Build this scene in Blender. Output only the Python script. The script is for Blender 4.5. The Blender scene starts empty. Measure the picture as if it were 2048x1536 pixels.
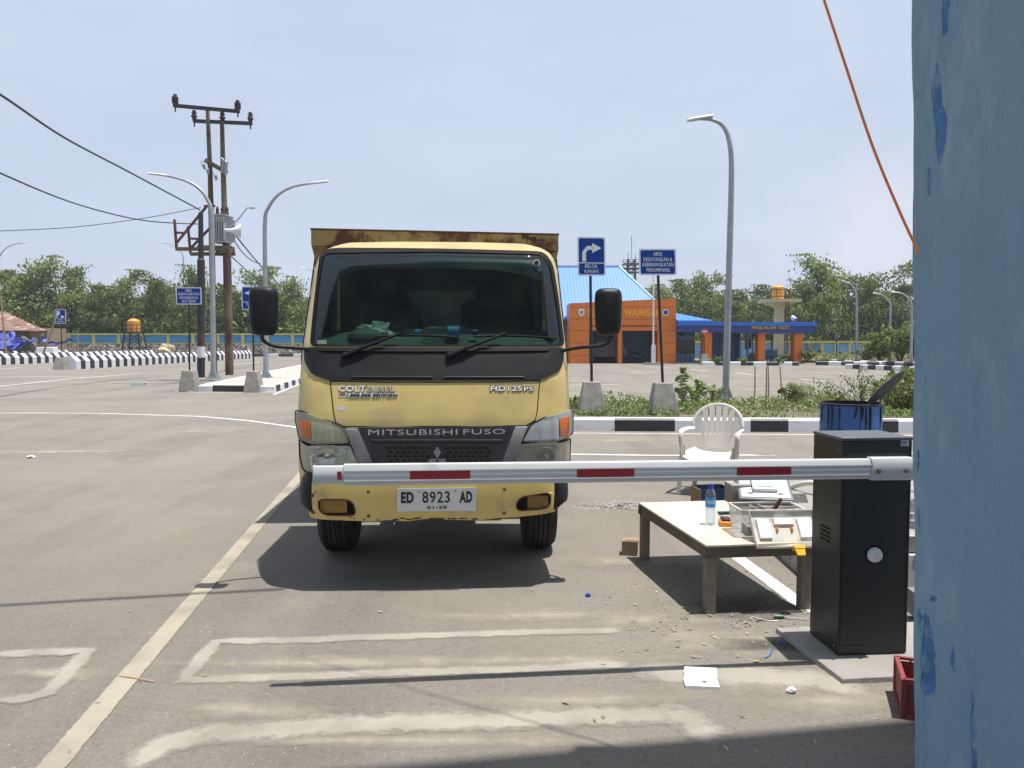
import bpy, bmesh, math, random
import numpy as np
from mathutils import Vector, Matrix, geometry
R = math.radians
random.seed(7); rng = np.random.default_rng(7)
sc = bpy.context.scene
# ------------------------------------------------------------------ camera, sky, sun, exposure
FPX, HZ, CAMH = 1540.0, 684.0, 1.6
PITCH = math.atan((768-HZ)/FPX)
cam_d = bpy.data.cameras.new("camera"); cam = bpy.data.objects.new("camera", cam_d)
sc.collection.objects.link(cam); sc.camera = cam
cam_d.sensor_width = 36; cam_d.lens = 36*FPX/2048; cam_d.clip_start = .05; cam_d.clip_end = 6000
cam.location = (0, 0, CAMH); cam.rotation_euler = (R(90)-PITCH, 0, 0)
SUNV = Vector((.21, -.012, 1)).normalized()
elev = math.asin(SUNV.z); azi = math.atan2(SUNV.x, SUNV.y)
world = bpy.data.worlds.new("World"); sc.world = world; world.use_nodes = True
nt = world.node_tree; nt.nodes.clear()
def N(nt, t, **k):
    n = nt.nodes.new(t)
    for a, b in k.items(): setattr(n, a, b)
    return n
out = N(nt, 'ShaderNodeOutputWorld'); bg = N(nt, 'ShaderNodeBackground')
sky = N(nt, 'ShaderNodeTexSky', sky_type='NISHITA', sun_disc=False)
sky.sun_elevation = elev; sky.sun_rotation = azi; sky.air_density = 1.0; sky.dust_density = 2.2; sky.ozone_density = 1.0
# thin veil of cloud and a low cumulus bank, procedural in the sky
tc = N(nt, 'ShaderNodeTexCoord'); mp = N(nt, 'ShaderNodeMapping'); mp.inputs['Scale'].default_value = (1.2, 1.2, 3.5)
nz = N(nt, 'ShaderNodeTexNoise'); nz.inputs['Scale'].default_value = 2.0; nz.inputs['Detail'].default_value = 9; nz.inputs['Roughness'].default_value = .55
nt.links.new(tc.outputs['Generated'], mp.inputs['Vector']); nt.links.new(mp.outputs['Vector'], nz.inputs['Vector'])
cr = N(nt, 'ShaderNodeMapRange'); cr.inputs['From Min'].default_value = .42; cr.inputs['From Max'].default_value = .8
cr.inputs['To Min'].default_value = .70; cr.inputs['To Max'].default_value = .93
nt.links.new(nz.outputs['Fac'], cr.inputs['Value'])
# cumulus bank at the right: direction mask
dp = N(nt, 'ShaderNodeVectorMath', operation='DISTANCE'); dp.inputs[1].default_value = Vector((.47, 1.0, .135)).normalized()
nt.links.new(tc.outputs['Generated'], dp.inputs[0])
n2 = N(nt, 'ShaderNodeTexNoise'); n2.inputs['Scale'].default_value = 22; n2.inputs['Detail'].default_value = 8
nt.links.new(tc.outputs['Generated'], n2.inputs['Vector'])
am = N(nt, 'ShaderNodeMath', operation='MULTIPLY_ADD'); am.inputs[1].default_value = .16
nt.links.new(n2.outputs['Fac'], am.inputs[0]); nt.links.new(dp.outputs['Value'], am.inputs[2])
mr = N(nt, 'ShaderNodeMapRange'); mr.inputs['From Min'].default_value = .21; mr.inputs['From Max'].default_value = .11
mr.inputs['To Min'].default_value = 0; mr.inputs['To Max'].default_value = .42
nt.links.new(am.outputs[0], mr.inputs['Value'])
mx = N(nt, 'ShaderNodeMix', data_type='RGBA'); mx.inputs[7].default_value = (5.95, 6.65, 8.0, 1)
nt.links.new(cr.outputs['Result'], mx.inputs[0]); nt.links.new(sky.outputs['Color'], mx.inputs[6])
mx2 = N(nt, 'ShaderNodeMix', data_type='RGBA'); mx2.inputs[7].default_value = (7.4, 7.3, 7.9, 1)
nt.links.new(mr.outputs['Result'], mx2.inputs[0]); nt.links.new(mx.outputs[2], mx2.inputs[6])
nt.links.new(mx2.outputs[2], bg.inputs['Color']); bg.inputs['Strength'].default_value = .078
nt.links.new(bg.outputs[0], out.inputs[0])
sd = bpy.data.lights.new("sun", 'SUN'); sd.energy = 4.4; sd.angle = R(.53); sd.color = (1, .955, .89)
so = bpy.data.objects.new("sun", sd); sc.collection.objects.link(so); so.location = (0, 0, 30)
so.rotation_euler = SUNV.to_track_quat('Z', 'Y').to_euler()
sc.view_settings.view_transform = 'Standard'; sc.view_settings.look = 'None'; sc.view_settings.exposure = .60; sc.view_settings.gamma = 1
sc.render.engine = 'CYCLES'; sc.cycles.max_bounces = 8; sc.cycles.transparent_max_bounces = 16; sc.cycles.use_denoising = True
# ------------------------------------------------------------------ pixel <-> place
def ray(u, v):
    a, b = (u-1024)/FPX, -(v-768)/FPX
    return Vector((a, math.cos(PITCH)+b*math.sin(PITCH), b*math.cos(PITCH)-math.sin(PITCH)))
def G(u, v, z=0.0):
    d = ray(u, v); t = (z-CAMH)/d.z; return Vector((d.x*t, d.y*t, z))
def P(u, v, Y):
    d = ray(u, v); t = Y/d.y; return Vector((d.x*t, Y, CAMH+d.z*t))
# ------------------------------------------------------------------ materials
def lin(c): return tuple((x/12.92 if x <= .04045 else ((x+.055)/1.055)**2.4) for x in c)
def rgb(r, g, b): return lin((r/255, g/255, b/255))
def M(name, col, rough=.6, metal=0., var=.15, scale=4., bump=0., bscale=60., col2=None, th=(.55, .62), s2=6., stretch=(1, 1, 1), spec=.5, det=6, coat=0., th2=None, col3=None, s3=20.):
    m = bpy.data.materials.new(name); m.use_nodes = True; t = m.node_tree; b = t.nodes['Principled BSDF']
    b.inputs['Roughness'].default_value = rough; b.inputs['Metallic'].default_value = metal
    b.inputs['Specular IOR Level'].default_value = spec; b.inputs['Coat Weight'].default_value = coat
    tc = N(t, 'ShaderNodeTexCoord'); mp = N(t, 'ShaderNodeMapping'); mp.inputs['Scale'].default_value = stretch
    t.links.new(tc.outputs['Object'], mp.inputs['Vector'])
    def noise(s, d=det, rr=.6):
        n = N(t, 'ShaderNodeTexNoise'); n.inputs['Scale'].default_value = s; n.inputs['Detail'].default_value = d; n.inputs['Roughness'].default_value = rr
        t.links.new(mp.outputs['Vector'], n.inputs['Vector']); return n
    n = noise(scale); ramp = N(t, 'ShaderNodeMapRange'); ramp.inputs['From Min'].default_value = .3; ramp.inputs['From Max'].default_value = .7
    t.links.new(n.outputs['Fac'], ramp.inputs['Value'])
    mix = N(t, 'ShaderNodeMix', data_type='RGBA')
    mix.inputs[6].default_value = tuple(c*(1-var) for c in col)+(1,); mix.inputs[7].default_value = tuple(min(1, c*(1+var)) for c in col)+(1,)
    t.links.new(ramp.outputs['Result'], mix.inputs[0]); last = mix.outputs[2]
    for cc, tt, ss in ((col2, th, s2), (col3, th2 or (.6, .66), s3)):
        if cc is None: continue
        k = noise(ss, 8, .65); r2 = N(t, 'ShaderNodeMapRange'); r2.inputs['From Min'].default_value = tt[0]; r2.inputs['From Max'].default_value = tt[1]
        t.links.new(k.outputs['Fac'], r2.inputs['Value'])
        m2 = N(t, 'ShaderNodeMix', data_type='RGBA'); m2.inputs[7].default_value = tuple(cc)+(1,)
        t.links.new(r2.outputs['Result'], m2.inputs[0]); t.links.new(last, m2.inputs[6]); last = m2.outputs[2]
    t.links.new(last, b.inputs['Base Color'])
    rr = N(t, 'ShaderNodeMapRange'); rr.inputs['To Min'].default_value = max(.02, rough-.12); rr.inputs['To Max'].default_value = min(1, rough+.12)
    t.links.new(n.outputs['Fac'], rr.inputs['Value']); t.links.new(rr.outputs['Result'], b.inputs['Roughness'])
    if bump:
        bn = noise(bscale, 4); bu = N(t, 'ShaderNodeBump'); bu.inputs['Strength'].default_value = bump; bu.inputs['Distance'].default_value = .02
        t.links.new(bn.outputs['Fac'], bu.inputs['Height']); t.links.new(bu.outputs['Normal'], b.inputs['Normal'])
    return m
def glass_mat(name, tint, gloss=.06, rough=.02, mixcol=None, haze=0.):
    m = bpy.data.materials.new(name); m.use_nodes = True; t = m.node_tree; t.nodes.clear()
    o = N(t, 'ShaderNodeOutputMaterial'); tr = N(t, 'ShaderNodeBsdfTransparent'); tr.inputs[0].default_value = tuple(tint)+(1,)
    gl = N(t, 'ShaderNodeBsdfGlossy'); gl.inputs['Roughness'].default_value = rough; gl.inputs[0].default_value = (.9, .95, 1, 1)
    fr = N(t, 'ShaderNodeFresnel'); ge = N(t, 'ShaderNodeNewGeometry'); io = N(t, 'ShaderNodeMath', operation='MULTIPLY_ADD'); io.inputs[1].default_value = -.8333; io.inputs[2].default_value = 1.5
    t.links.new(ge.outputs['Backfacing'], io.inputs[0]); t.links.new(io.outputs[0], fr.inputs[0])
    mx = N(t, 'ShaderNodeMixShader'); t.links.new(fr.outputs[0], mx.inputs[0]); t.links.new(tr.outputs[0], mx.inputs[1]); t.links.new(gl.outputs[0], mx.inputs[2])
    last = mx.outputs[0]
    if haze:
        df = N(t, 'ShaderNodeBsdfDiffuse'); df.inputs[0].default_value = (.55, .53, .48, 1)
        tc = N(t, 'ShaderNodeTexCoord'); nn = N(t, 'ShaderNodeTexNoise'); nn.inputs['Scale'].default_value = 5; nn.inputs['Detail'].default_value = 10
        t.links.new(tc.outputs['Object'], nn.inputs['Vector']); mr = N(t, 'ShaderNodeMapRange'); mr.inputs['From Min'].default_value = .35; mr.inputs['From Max'].default_value = .75
        mr.inputs['To Min'].default_value = haze*.3; mr.inputs['To Max'].default_value = haze*1.7; t.links.new(nn.outputs['Fac'], mr.inputs['Value'])
        m3 = N(t, 'ShaderNodeMixShader'); t.links.new(mr.outputs['Result'], m3.inputs[0]); t.links.new(last, m3.inputs[1]); t.links.new(df.outputs[0], m3.inputs[2]); last = m3.outputs[0]
    t.links.new(last, o.inputs[0]); return m
def leaf_mat(name, c1, c2, trans=.25):
    m = bpy.data.materials.new(name); m.use_nodes = True; t = m.node_tree; t.nodes.clear()
    o = N(t, 'ShaderNodeOutputMaterial'); g = N(t, 'ShaderNodeNewGeometry'); r = N(t, 'ShaderNodeMix', data_type='RGBA')
    r.inputs[6].default_value = tuple(c1)+(1,); r.inputs[7].default_value = tuple(c2)+(1,)
    t.links.new(g.outputs['Random Per Island'], r.inputs[0])
    oi = N(t, 'ShaderNodeObjectInfo'); hs = N(t, 'ShaderNodeHueSaturation'); mr = N(t, 'ShaderNodeMapRange')
    mr.inputs['To Min'].default_value = .8; mr.inputs['To Max'].default_value = 1.2
    t.links.new(oi.outputs['Random'], mr.inputs['Value']); t.links.new(mr.outputs['Result'], hs.inputs['Value']); t.links.new(r.outputs[2], hs.inputs['Color'])
    d = N(t, 'ShaderNodeBsdfPrincipled'); d.inputs['Roughness'].default_value = .55; d.inputs['Specular IOR Level'].default_value = .35
    tl = N(t, 'ShaderNodeBsdfTranslucent'); mx = N(t, 'ShaderNodeMixShader'); mx.inputs[0].default_value = trans
    t.links.new(hs.outputs[0], d.inputs['Base Color']); t.links.new(hs.outputs[0], tl.inputs[0])
    t.links.new(d.outputs[0], mx.inputs[1]); t.links.new(tl.outputs[0], mx.inputs[2]); t.links.new(mx.outputs[0], o.inputs[0]); return m
def paint_mat(name, col, wear=.5, edge=.25, dust=False, soft=.75):
    """road paint on a strip whose UV v runs 0..1 across it; worn through to the asphalt below"""
    m = bpy.data.materials.new(name); m.use_nodes = True; t = m.node_tree; b = t.nodes['Principled BSDF']; o = t.nodes['Material Output']
    b.inputs['Roughness'].default_value = .8
    tc = N(t, 'ShaderNodeTexCoord'); n1 = N(t, 'ShaderNodeTexNoise'); n1.inputs['Scale'].default_value = 17 if not dust else 11; n1.inputs['Detail'].default_value = 10; n1.inputs['Roughness'].default_value = .7
    t.links.new(tc.outputs['Object'], n1.inputs['Vector'])
    n3 = N(t, 'ShaderNodeTexNoise'); n3.inputs['Scale'].default_value = 3.; n3.inputs['Detail'].default_value = 5; t.links.new(tc.outputs['Object'], n3.inputs['Vector'])
    mc = N(t, 'ShaderNodeMix', data_type='RGBA'); mc.inputs[6].default_value = tuple(c*.72 for c in col)+(1,); mc.inputs[7].default_value = tuple(col)+(1,)
    r0 = N(t, 'ShaderNodeMapRange'); r0.inputs['From Min'].default_value = .35; r0.inputs['From Max'].default_value = .6; t.links.new(n3.outputs['Fac'], r0.inputs['Value'])
    t.links.new(r0.outputs['Result'], mc.inputs[0]); t.links.new(mc.outputs[2], b.inputs['Base Color'])
    sx = N(t, 'ShaderNodeSeparateXYZ'); t.links.new(tc.outputs['UV'], sx.inputs[0])
    a1 = N(t, 'ShaderNodeMath', operation='SUBTRACT'); a1.inputs[1].default_value = .5; t.links.new(sx.outputs[1], a1.inputs[0])
    a2 = N(t, 'ShaderNodeMath', operation='ABSOLUTE'); t.links.new(a1.outputs[0], a2.inputs[0])
    if dust:   # round, fading ends: UV u is 1 along the run and falls to 0 at both ends
        e1 = N(t, 'ShaderNodeMath', operation='MULTIPLY_ADD'); e1.inputs[1].default_value = -.5; e1.inputs[2].default_value = .5; t.links.new(sx.outputs[0], e1.inputs[0])
        cv = N(t, 'ShaderNodeCombineXYZ'); t.links.new(a1.outputs[0], cv.inputs[0]); t.links.new(e1.outputs[0], cv.inputs[1]); ln = N(t, 'ShaderNodeVectorMath', operation='LENGTH'); t.links.new(cv.outputs[0], ln.inputs[0]); a2 = ln
    a3 = N(t, 'ShaderNodeMapRange'); a3.inputs['From Min'].default_value = .5-edge; a3.inputs['From Max'].default_value = .5; a3.inputs['To Min'].default_value = .62 if not dust else .5; a3.inputs['To Max'].default_value = -.12
    t.links.new(a2.outputs['Value'] if dust else a2.outputs[0], a3.inputs['Value'])
    # coverage = edge term + noise - wear
    a4 = N(t, 'ShaderNodeMath', operation='ADD'); t.links.new(a3.outputs['Result'], a4.inputs[0]); t.links.new(n1.outputs['Fac'], a4.inputs[1])
    a5 = N(t, 'ShaderNodeMapRange'); a5.inputs['From Min'].default_value = wear+.10; a5.inputs['From Max'].default_value = wear+(.24 if not dust else soft)
    a5.inputs['To Max'].default_value = .97 if not dust else .75
    t.links.new(a4.outputs[0], a5.inputs['Value'])
    tr = N(t, 'ShaderNodeBsdfTransparent'); mx = N(t, 'ShaderNodeMixShader')
    t.links.new(a5.outputs['Result'], mx.inputs[0]); t.links.new(tr.outputs[0], mx.inputs[1]); t.links.new(b.outputs[0], mx.inputs[2]); t.links.new(mx.outputs[0], o.inputs[0])
    return m
# ------------------------------------------------------------------ objects
def link(o): sc.collection.objects.link(o); return o
def tag(o, label=None, cat=None, group=None, kind=None):
    if label: o['label'] = label
    if cat: o['category'] = cat
    if group: o['group'] = group
    if kind: o['kind'] = kind
    return o
def empty(name, loc=(0, 0, 0), rz=0., label=None, cat=None, group=None):
    o = bpy.data.objects.new(name, None); link(o); o.location = loc; o.rotation_euler = (0, 0, rz); o.empty_display_size = .2
    return tag(o, label, cat, group)
def copy_tree(o, parent=None):
    c = o.copy(); link(c); c.parent = parent
    for ch in list(o.children): copy_tree(ch, c)
    return c
class MB:
    def __init__(s): s.bm = bmesh.new(); s.mi = 0
    def m(s, i): s.mi = i; return s
    def _f(s, vs):
        try: f = s.bm.faces.new(vs); f.material_index = s.mi; return f
        except ValueError: return None
    def poly(s, pts): return s._f([s.bm.verts.new(p) for p in pts])
    def box(s, c, d, rz=0., T=None):
        x, y, z = d[0]/2, d[1]/2, d[2]/2; m = Matrix.Rotation(rz, 3, 'Z'); c = Vector(c)
        v = []
        for p in ((-x,-y,-z),(x,-y,-z),(x,y,-z),(-x,y,-z),(-x,-y,z),(x,-y,z),(x,y,z),(-x,y,z)):
            q = c+m@Vector(p); v.append(s.bm.verts.new(T@q if T else q))
        for f in ((0,3,2,1),(4,5,6,7),(0,1,5,4),(1,2,6,5),(2,3,7,6),(3,0,4,7)): s._f([v[i] for i in f])
        return s
    def hexa(s, b, t):
        """closed solid between two same-length rings"""
        n = len(b); vb = [s.bm.verts.new(p) for p in b]; vt = [s.bm.verts.new(p) for p in t]
        s._f(vb[::-1]); s._f(vt)
        for i in range(n): s._f([vb[i], vb[(i+1) % n], vt[(i+1) % n], vt[i]])
        return s
    def prism(s, pts, ext): 
        ext = Vector(ext); return s.hexa(pts, [Vector(p)+ext for p in pts])
    def bar(s, a, b, w, h=None, up=(0, 0, 1)):
        a, b = Vector(a), Vector(b); h = h or w; d = (b-a).normalized(); up = Vector(up)
        if abs(d.dot(up)) > .98: up = Vector((0, 1, 0))
        x = d.cross(up).normalized()*w/2; z = x.cross(d).normalized()*h/2
        return s.hexa([a-x-z, a+x-z, a+x+z, a-x+z], [b-x-z, b+x-z, b+x+z, b-x+z])
    def tube(s, pts, r, seg=8, caps=True, sy=1.):
        pts = [Vector(p) for p in pts]; n = len(pts); rr = r if isinstance(r, (list, tuple)) else [r]*n; rings = []
        d0 = (pts[1]-pts[0]).normalized(); x = d0.orthogonal().normalized()
        for i, p in enumerate(pts):
            d = (pts[min(i+1, n-1)]-pts[max(i-1, 0)]).normalized()
            x = (x-d*x.dot(d)); x = x.normalized() if x.length > 1e-6 else d.orthogonal().normalized(); y = d.cross(x)
            rings.append([s.bm.verts.new(p+(x*math.cos(2*math.pi*k/seg)+y*sy*math.sin(2*math.pi*k/seg))*rr[i]) for k in range(seg)])
        for i in range(n-1):
            for k in range(seg): s._f([rings[i][k], rings[i][(k+1) % seg], rings[i+1][(k+1) % seg], rings[i+1][k]])
        if caps: s._f(rings[0][::-1]); s._f(rings[-1])
        return s
    def lathe(s, c, prof, seg=24, ax='Z'):
        c = Vector(c); rings = []
        def rot(x, y, z): return Vector((x, y, z)) if ax == 'Z' else (Vector((z, x, y)) if ax == 'X' else Vector((x, -z, y)))
        for r, z in prof:
            if r < 1e-5: rings.append([s.bm.verts.new(c+rot(0, 0, z))])
            else: rings.append([s.bm.verts.new(c+rot(r*math.cos(2*math.pi*k/seg), r*math.sin(2*math.pi*k/seg), z)) for k in range(seg)])
        for a, b in zip(rings, rings[1:]):
            for k in range(seg):
                q = [a[k % len(a)], a[(k+1) % len(a)], b[(k+1) % len(b)], b[k % len(b)]]
                u = []
                for w in q:
                    if w not in u: u.append(w)
                if len(u) > 2: s._f(u)
        return s
    def grid(s, rows):
        vs = [[s.bm.verts.new(p) for p in r] for r in rows]
        for a, b in zip(vs, vs[1:]):
            for k in range(len(a)-1): s._f([a[k], a[k+1], b[k+1], b[k]])
        return s
    def build(s, name, mats, parent=None, smooth=False, bevel=0., recalc=True, loc=None, weld=False):
        if weld: bmesh.ops.remove_doubles(s.bm, verts=s.bm.verts, dist=1e-5)
        if recalc: bmesh.ops.recalc_face_normals(s.bm, faces=s.bm.faces)
        me = bpy.data.meshes.new(name)
        if loc is not None: bmesh.ops.translate(s.bm, verts=s.bm.verts, vec=-Vector(loc))
        s.bm.to_mesh(me); s.bm.free()
        for x in (mats if isinstance(mats, (list, tuple)) else [mats]): me.materials.append(x)
        o = bpy.data.objects.new(name, me); link(o); o.parent = parent
        if loc is not None: o.location = loc
        if smooth:
            me.polygons.foreach_set('use_smooth', [True]*len(me.polygons)); me.set_sharp_from_angle(angle=R(38))
        if bevel:
            b = o.modifiers.new('bevel', 'BEVEL'); b.width = bevel; b.segments = 2; b.limit_method = 'ANGLE'; b.angle_limit = R(40)
            if not smooth: me.polygons.foreach_set('use_smooth', [True]*len(me.polygons)); me.set_sharp_from_angle(angle=R(70))
        return o
def smoothpath(pts, n=6):
    pts = [Vector(p) for p in pts]; o = []
    for i in range(len(pts)-1):
        p0, p1, p2, p3 = pts[max(i-1, 0)], pts[i], pts[i+1], pts[min(i+2, len(pts)-1)]
        for k in range(n):
            t = k/n; o.append(.5*((2*p1)+(p2-p0)*t+(2*p0-5*p1+4*p2-p3)*t*t+(3*p1-p0-3*p2+p3)*t**3))
    o.append(pts[-1]); return o
_tc = {}
def text_geo(s, bold=0.):
    if (s, bold) in _tc: return _tc[(s, bold)]
    cu = bpy.data.curves.new('t', 'FONT'); cu.body = s; cu.size = 1; cu.offset = bold; cu.resolution_u = 3; cu.space_character = 1.08
    ob = bpy.data.objects.new('t', cu); link(ob); dg = bpy.context.evaluated_depsgraph_get(); me = bpy.data.meshes.new_from_object(ob.evaluated_get(dg))
    vs = np.array([v.co[:2] for v in me.vertices]); fs = [tuple(p.vertices) for p in me.polygons]
    bpy.data.objects.remove(ob); bpy.data.curves.remove(cu); bpy.data.meshes.remove(me)
    vs = (vs-vs.min(0))/(vs.max(0)-vs.min(0)); _tc[(s, bold)] = (vs, fs); return vs, fs
def text(mb, s, f, bold=.02, slant=0.):
    """lay string s over the unit square; f(a, b) gives the point"""
    vs, fs = text_geo(s, bold); bv = [mb.bm.verts.new(f(a+slant*b, b)) for a, b in vs]
    for q in fs: mb._f([bv[i] for i in q])
    return mb
def quadmap(p00, p10, p01, off=(0, 0, 0)):
    p00, p10, p01, off = Vector(p00), Vector(p10), Vector(p01), Vector(off)
    return lambda a, b: p00+(p10-p00)*a+(p01-p00)*b+off
def mesh_np(name, V, F, mats, parent=None, smooth=False, mi=None):
    me = bpy.data.meshes.new(name); V = np.asarray(V, dtype=np.float32); F = np.asarray(F, dtype=np.int32); k = F.shape[1]
    me.vertices.add(len(V)); me.vertices.foreach_set('co', V.ravel()); me.loops.add(F.size); me.loops.foreach_set('vertex_index', F.ravel())
    me.polygons.add(len(F)); me.polygons.foreach_set('loop_start', np.arange(0, F.size, k)); me.polygons.foreach_set('loop_total', np.full(len(F), k))
    for x in (mats if isinstance(mats, (list, tuple)) else [mats]): me.materials.append(x)
    if mi is not None: me.polygons.foreach_set('material_index', mi)
    me.update(); me.validate(); o = bpy.data.objects.new(name, me); link(o); o.parent = parent
    if smooth: me.polygons.foreach_set('use_smooth', [True]*len(me.polygons))
    return o
def leaves(C, size, up=.3, asp=.45):
    """leaf quads (rhombus) at centres C; returns V, F"""
    n = len(C); d = rng.normal(size=(n, 3)); d /= np.linalg.norm(d, axis=1)[:, None]; d2 = rng.normal(size=(n, 3)); d2[:, 2] *= up
    x = np.cross(d, d2); x /= np.linalg.norm(x, axis=1)[:, None]+1e-9; s = size*(.6+.8*rng.random(n))[:, None]
    y = np.cross(x, d); y /= np.linalg.norm(y, axis=1)[:, None]+1e-9
    V = np.stack([C-x*s*.5, C+y*s*asp*.5-x*s*.05, C+x*s*.5, C-y*s*asp*.5-x*s*.05], 1).reshape(-1, 3)
    return V, np.arange(4*n).reshape(n, 4)
# ------------------------------------------------------------------ material set
white_p = M('white_paint', (.64,.64,.68), .55, var=.06, scale=3, col2=(.5,.47,.42), th=(.58,.72), s2=3)
black_p = M('black_paint', (.022,.022,.026), .5, var=.3, col2=(.12,.11,.10), th=(.6,.72), s2=4)
arm_w = M('arm_white', (.50,.51,.51), .32, var=.02, spec=.5)
red_s = M('red_sticker', (.30,.018,.022), .4, var=.05)
cab_grey = M('cabinet_grey', (.017,.018,.019), .42, var=.2, scale=2, bump=.06, bscale=300, col2=(.05,.048,.044), th=(.6,.85), s2=3, col3=(.10,.095,.085), th2=(.70,.73), s3=30)
conc = M('raw_concrete', (.27,.255,.235), .85, var=.3, scale=5, bump=.5, bscale=40, col2=(.14,.13,.12), th=(.52,.7), s2=3)
conc_l = M('light_concrete', (.29,.275,.25), .85, var=.2, scale=4, bump=.35, bscale=50, col2=(.22,.2,.18), th=(.5,.7), s2=2)
steel = M('galvanised_steel', (.30,.32,.34), .45, metal=.35, var=.15, scale=3)
rust_pole = M('rusty_pole', (.135,.105,.06), .75, var=.3, scale=1.5, col2=(.075,.032,.026), th=(.47,.56), s2=1.2, stretch=(1,1,.5))
rust_red = M('rust_red_steel', (.10,.035,.03), .8, var=.3, scale=2, col2=(.2,.14,.06), th=(.55,.65), s2=1.3, stretch=(1,1,.5))
dark_st = M('dark_steel', (.03,.024,.026), .6, var=.3)
green_st = M('stained_steel', (.13,.12,.06), .8, var=.4, scale=2, col2=(.14,.05,.025), th=(.5,.6), s2=1.5)
porcelain = M('brown_porcelain', (.06,.03,.03), .25, var=.2)
trafo = M('transformer_grey', (.33,.36,.39), .5, var=.12, metal=.1)
cable_m = M('cable_black', (.02,.02,.022), .6, var=.1)
orange_m = M('cable_orange', (.85,.22,.06), .5, var=.05)
sign_b = M('sign_blue', (.006,.045,.25), .55, var=.06, scale=2, spec=.2)
sign_w = M('sign_white', (.68,.7,.72), .5, var=.04)
pole_b = M('pole_black', (.012,.012,.014), .35, var=.2)
orange_w = M('orange_panel', (.62,.165,.015), .5, var=.08, scale=.6)
orange_d = M('orange_dark', (.20,.05,.012), .6, var=.1)
yellow_l = M('yellow_letter', (.75,.40,.015), .4, var=.05)
blue_fas = M('blue_fascia', (.012,.045,.20), .4, var=.08, scale=.7)
blue_edge = M('blue_edge', (.02,.13,.55), .35, var=.06)
blue_roof = M('blue_roof_metal', (.05,.20,.60), .45, var=.05, scale=.5)
blue_wall = M('blue_wall', (.13,.24,.38), .8, var=.1, scale=.5)
win_d = M('dark_window', (.010,.013,.014), .12, var=.4, scale=.8)
cream = M('cream_wall', (.55,.48,.30), .8, var=.1)
wall_b = M('boundary_blue', (.17,.33,.52), .8, var=.12, scale=.4, col2=(.3,.42,.52), th=(.55,.7), s2=.7)
wall_b2 = M('boundary_blue_deep', (.06,.24,.50), .8, var=.25, scale=.5, stretch=(1,1,6))
wall_y = M('boundary_yellow', (.50,.46,.13), .8, var=.12, scale=.5)
stone = M('rubble_stone', (.16,.14,.12), .9, var=.5, scale=2.6, col2=(.035,.03,.028), th=(.48,.54), s2=2.2, bump=1, bscale=5, col3=(.4,.36,.32), th2=(.56,.62), s3=3.1)
tank_y = M('tank_yellow', (.62,.27,.03), .45, var=.06)
tile_r = M('rusty_tiles', (.19,.10,.075), .9, var=.3, scale=1.2, col2=(.36,.29,.24), th=(.52,.6), s2=1.1, col3=(.08,.04,.03), th2=(.57,.62), s3=2.)
tarp_b = M('blue_tarp', (.06,.085,.36), .55, var=.3, scale=1)
tarp_g = M('grey_tarp', (.13,.12,.115), .8, var=.4, scale=1)
wood = M('weathered_wood', (.26,.20,.13), .85, var=.25, scale=3)
bamboo = M('bamboo', (.26,.18,.10), .7, var=.25, scale=4)
bark = M('bark', (.11,.09,.07), .9, var=.3)
leafA = leaf_mat('leaf_mangrove', (.085,.125,.032), (.285,.33,.095), .38)
leafB = leaf_mat('leaf_dark', (.065,.095,.03), (.215,.255,.078), .35)
leafC = leaf_mat('leaf_bright', (.075,.14,.032), (.23,.30,.085), .3)
leafD = leaf_mat('leaf_grass', (.08,.13,.03), (.34,.34,.14), .3)
dry = leaf_mat('leaf_dry', (.20,.155,.09), (.46,.40,.28), .1)
soil = M('soil', (.13,.115,.07), .95, var=.35, scale=3, bump=.6, bscale=20)
truck_y = M('truck_yellow', (.55,.425,.145), .38, var=.09, scale=1.1, coat=.35, bump=.10, bscale=3.5, col2=(.40,.305,.125), th=(.46,.70), s2=2.0, col3=(.10,.045,.02), th2=(.735,.75), s3=14)
truck_y2 = M('bumper_yellow', (.58,.44,.14), .42, var=.08, scale=2, coat=.2, bump=.12, bscale=6, col2=(.40,.32,.17), th=(.56,.68), s2=5, col3=(.10,.035,.015), th2=(.66,.68), s3=9)
rust_y = M('rusty_yellow', (.31,.235,.095), .7, var=.2, scale=2, col2=(.10,.038,.02), th=(.47,.56), s2=3.2, col3=(.05,.02,.015), th2=(.60,.64), s3=9)
rust_b = M('rust_brown', (.10,.045,.025), .9, var=.4, scale=6)
blk_pl = M('black_plastic', (.011,.0115,.013), .5, var=.25, scale=2.5, bump=.08, bscale=200, col2=(.07,.065,.058), th=(.62,.85), s2=3, spec=.3)
blk_trim = M('black_rubber', (.007,.007,.008), .75, var=.2, spec=.2)
tyre_m = M('tyre_rubber', (.03,.028,.026), .85, var=.3, scale=8, col2=(.09,.08,.07), th=(.52,.7), s2=6)
chrome = M('chrome', (.62,.63,.66), .12, metal=1, var=.1, scale=4)
letter_s = M('silver_letter', (.50,.50,.50), .4, metal=.2, var=.05)
lens_c = M('lamp_bezel', (.27,.25,.18), .3, var=.08, scale=4)
lens_g = M('lamp_grey', (.33,.35,.36), .18, var=.1, scale=4, metal=.3)
refl = M('reflector', (.8,.8,.82), .08, metal=1, var=.05)
amber = M('amber_lens', (.62,.15,.02), .25, var=.15, scale=9)
amber_d = M('amber_lens_dirty', (.33,.18,.04), .4, var=.3, scale=12)
dark_in = M('dark_interior', (.012,.012,.012), .9, var=.2)
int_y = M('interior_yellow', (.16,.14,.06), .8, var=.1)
dash_m = M('dashboard', (.12,.15,.14), .7, var=.1)
seat_m = M('seat_fabric', (.018,.017,.016), .9, var=.2)
plate_w = M('plate_white', (.62,.62,.60), .45, var=.05, scale=8)
plate_k = M('plate_black', (.015,.015,.015), .5, var=.1)
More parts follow.
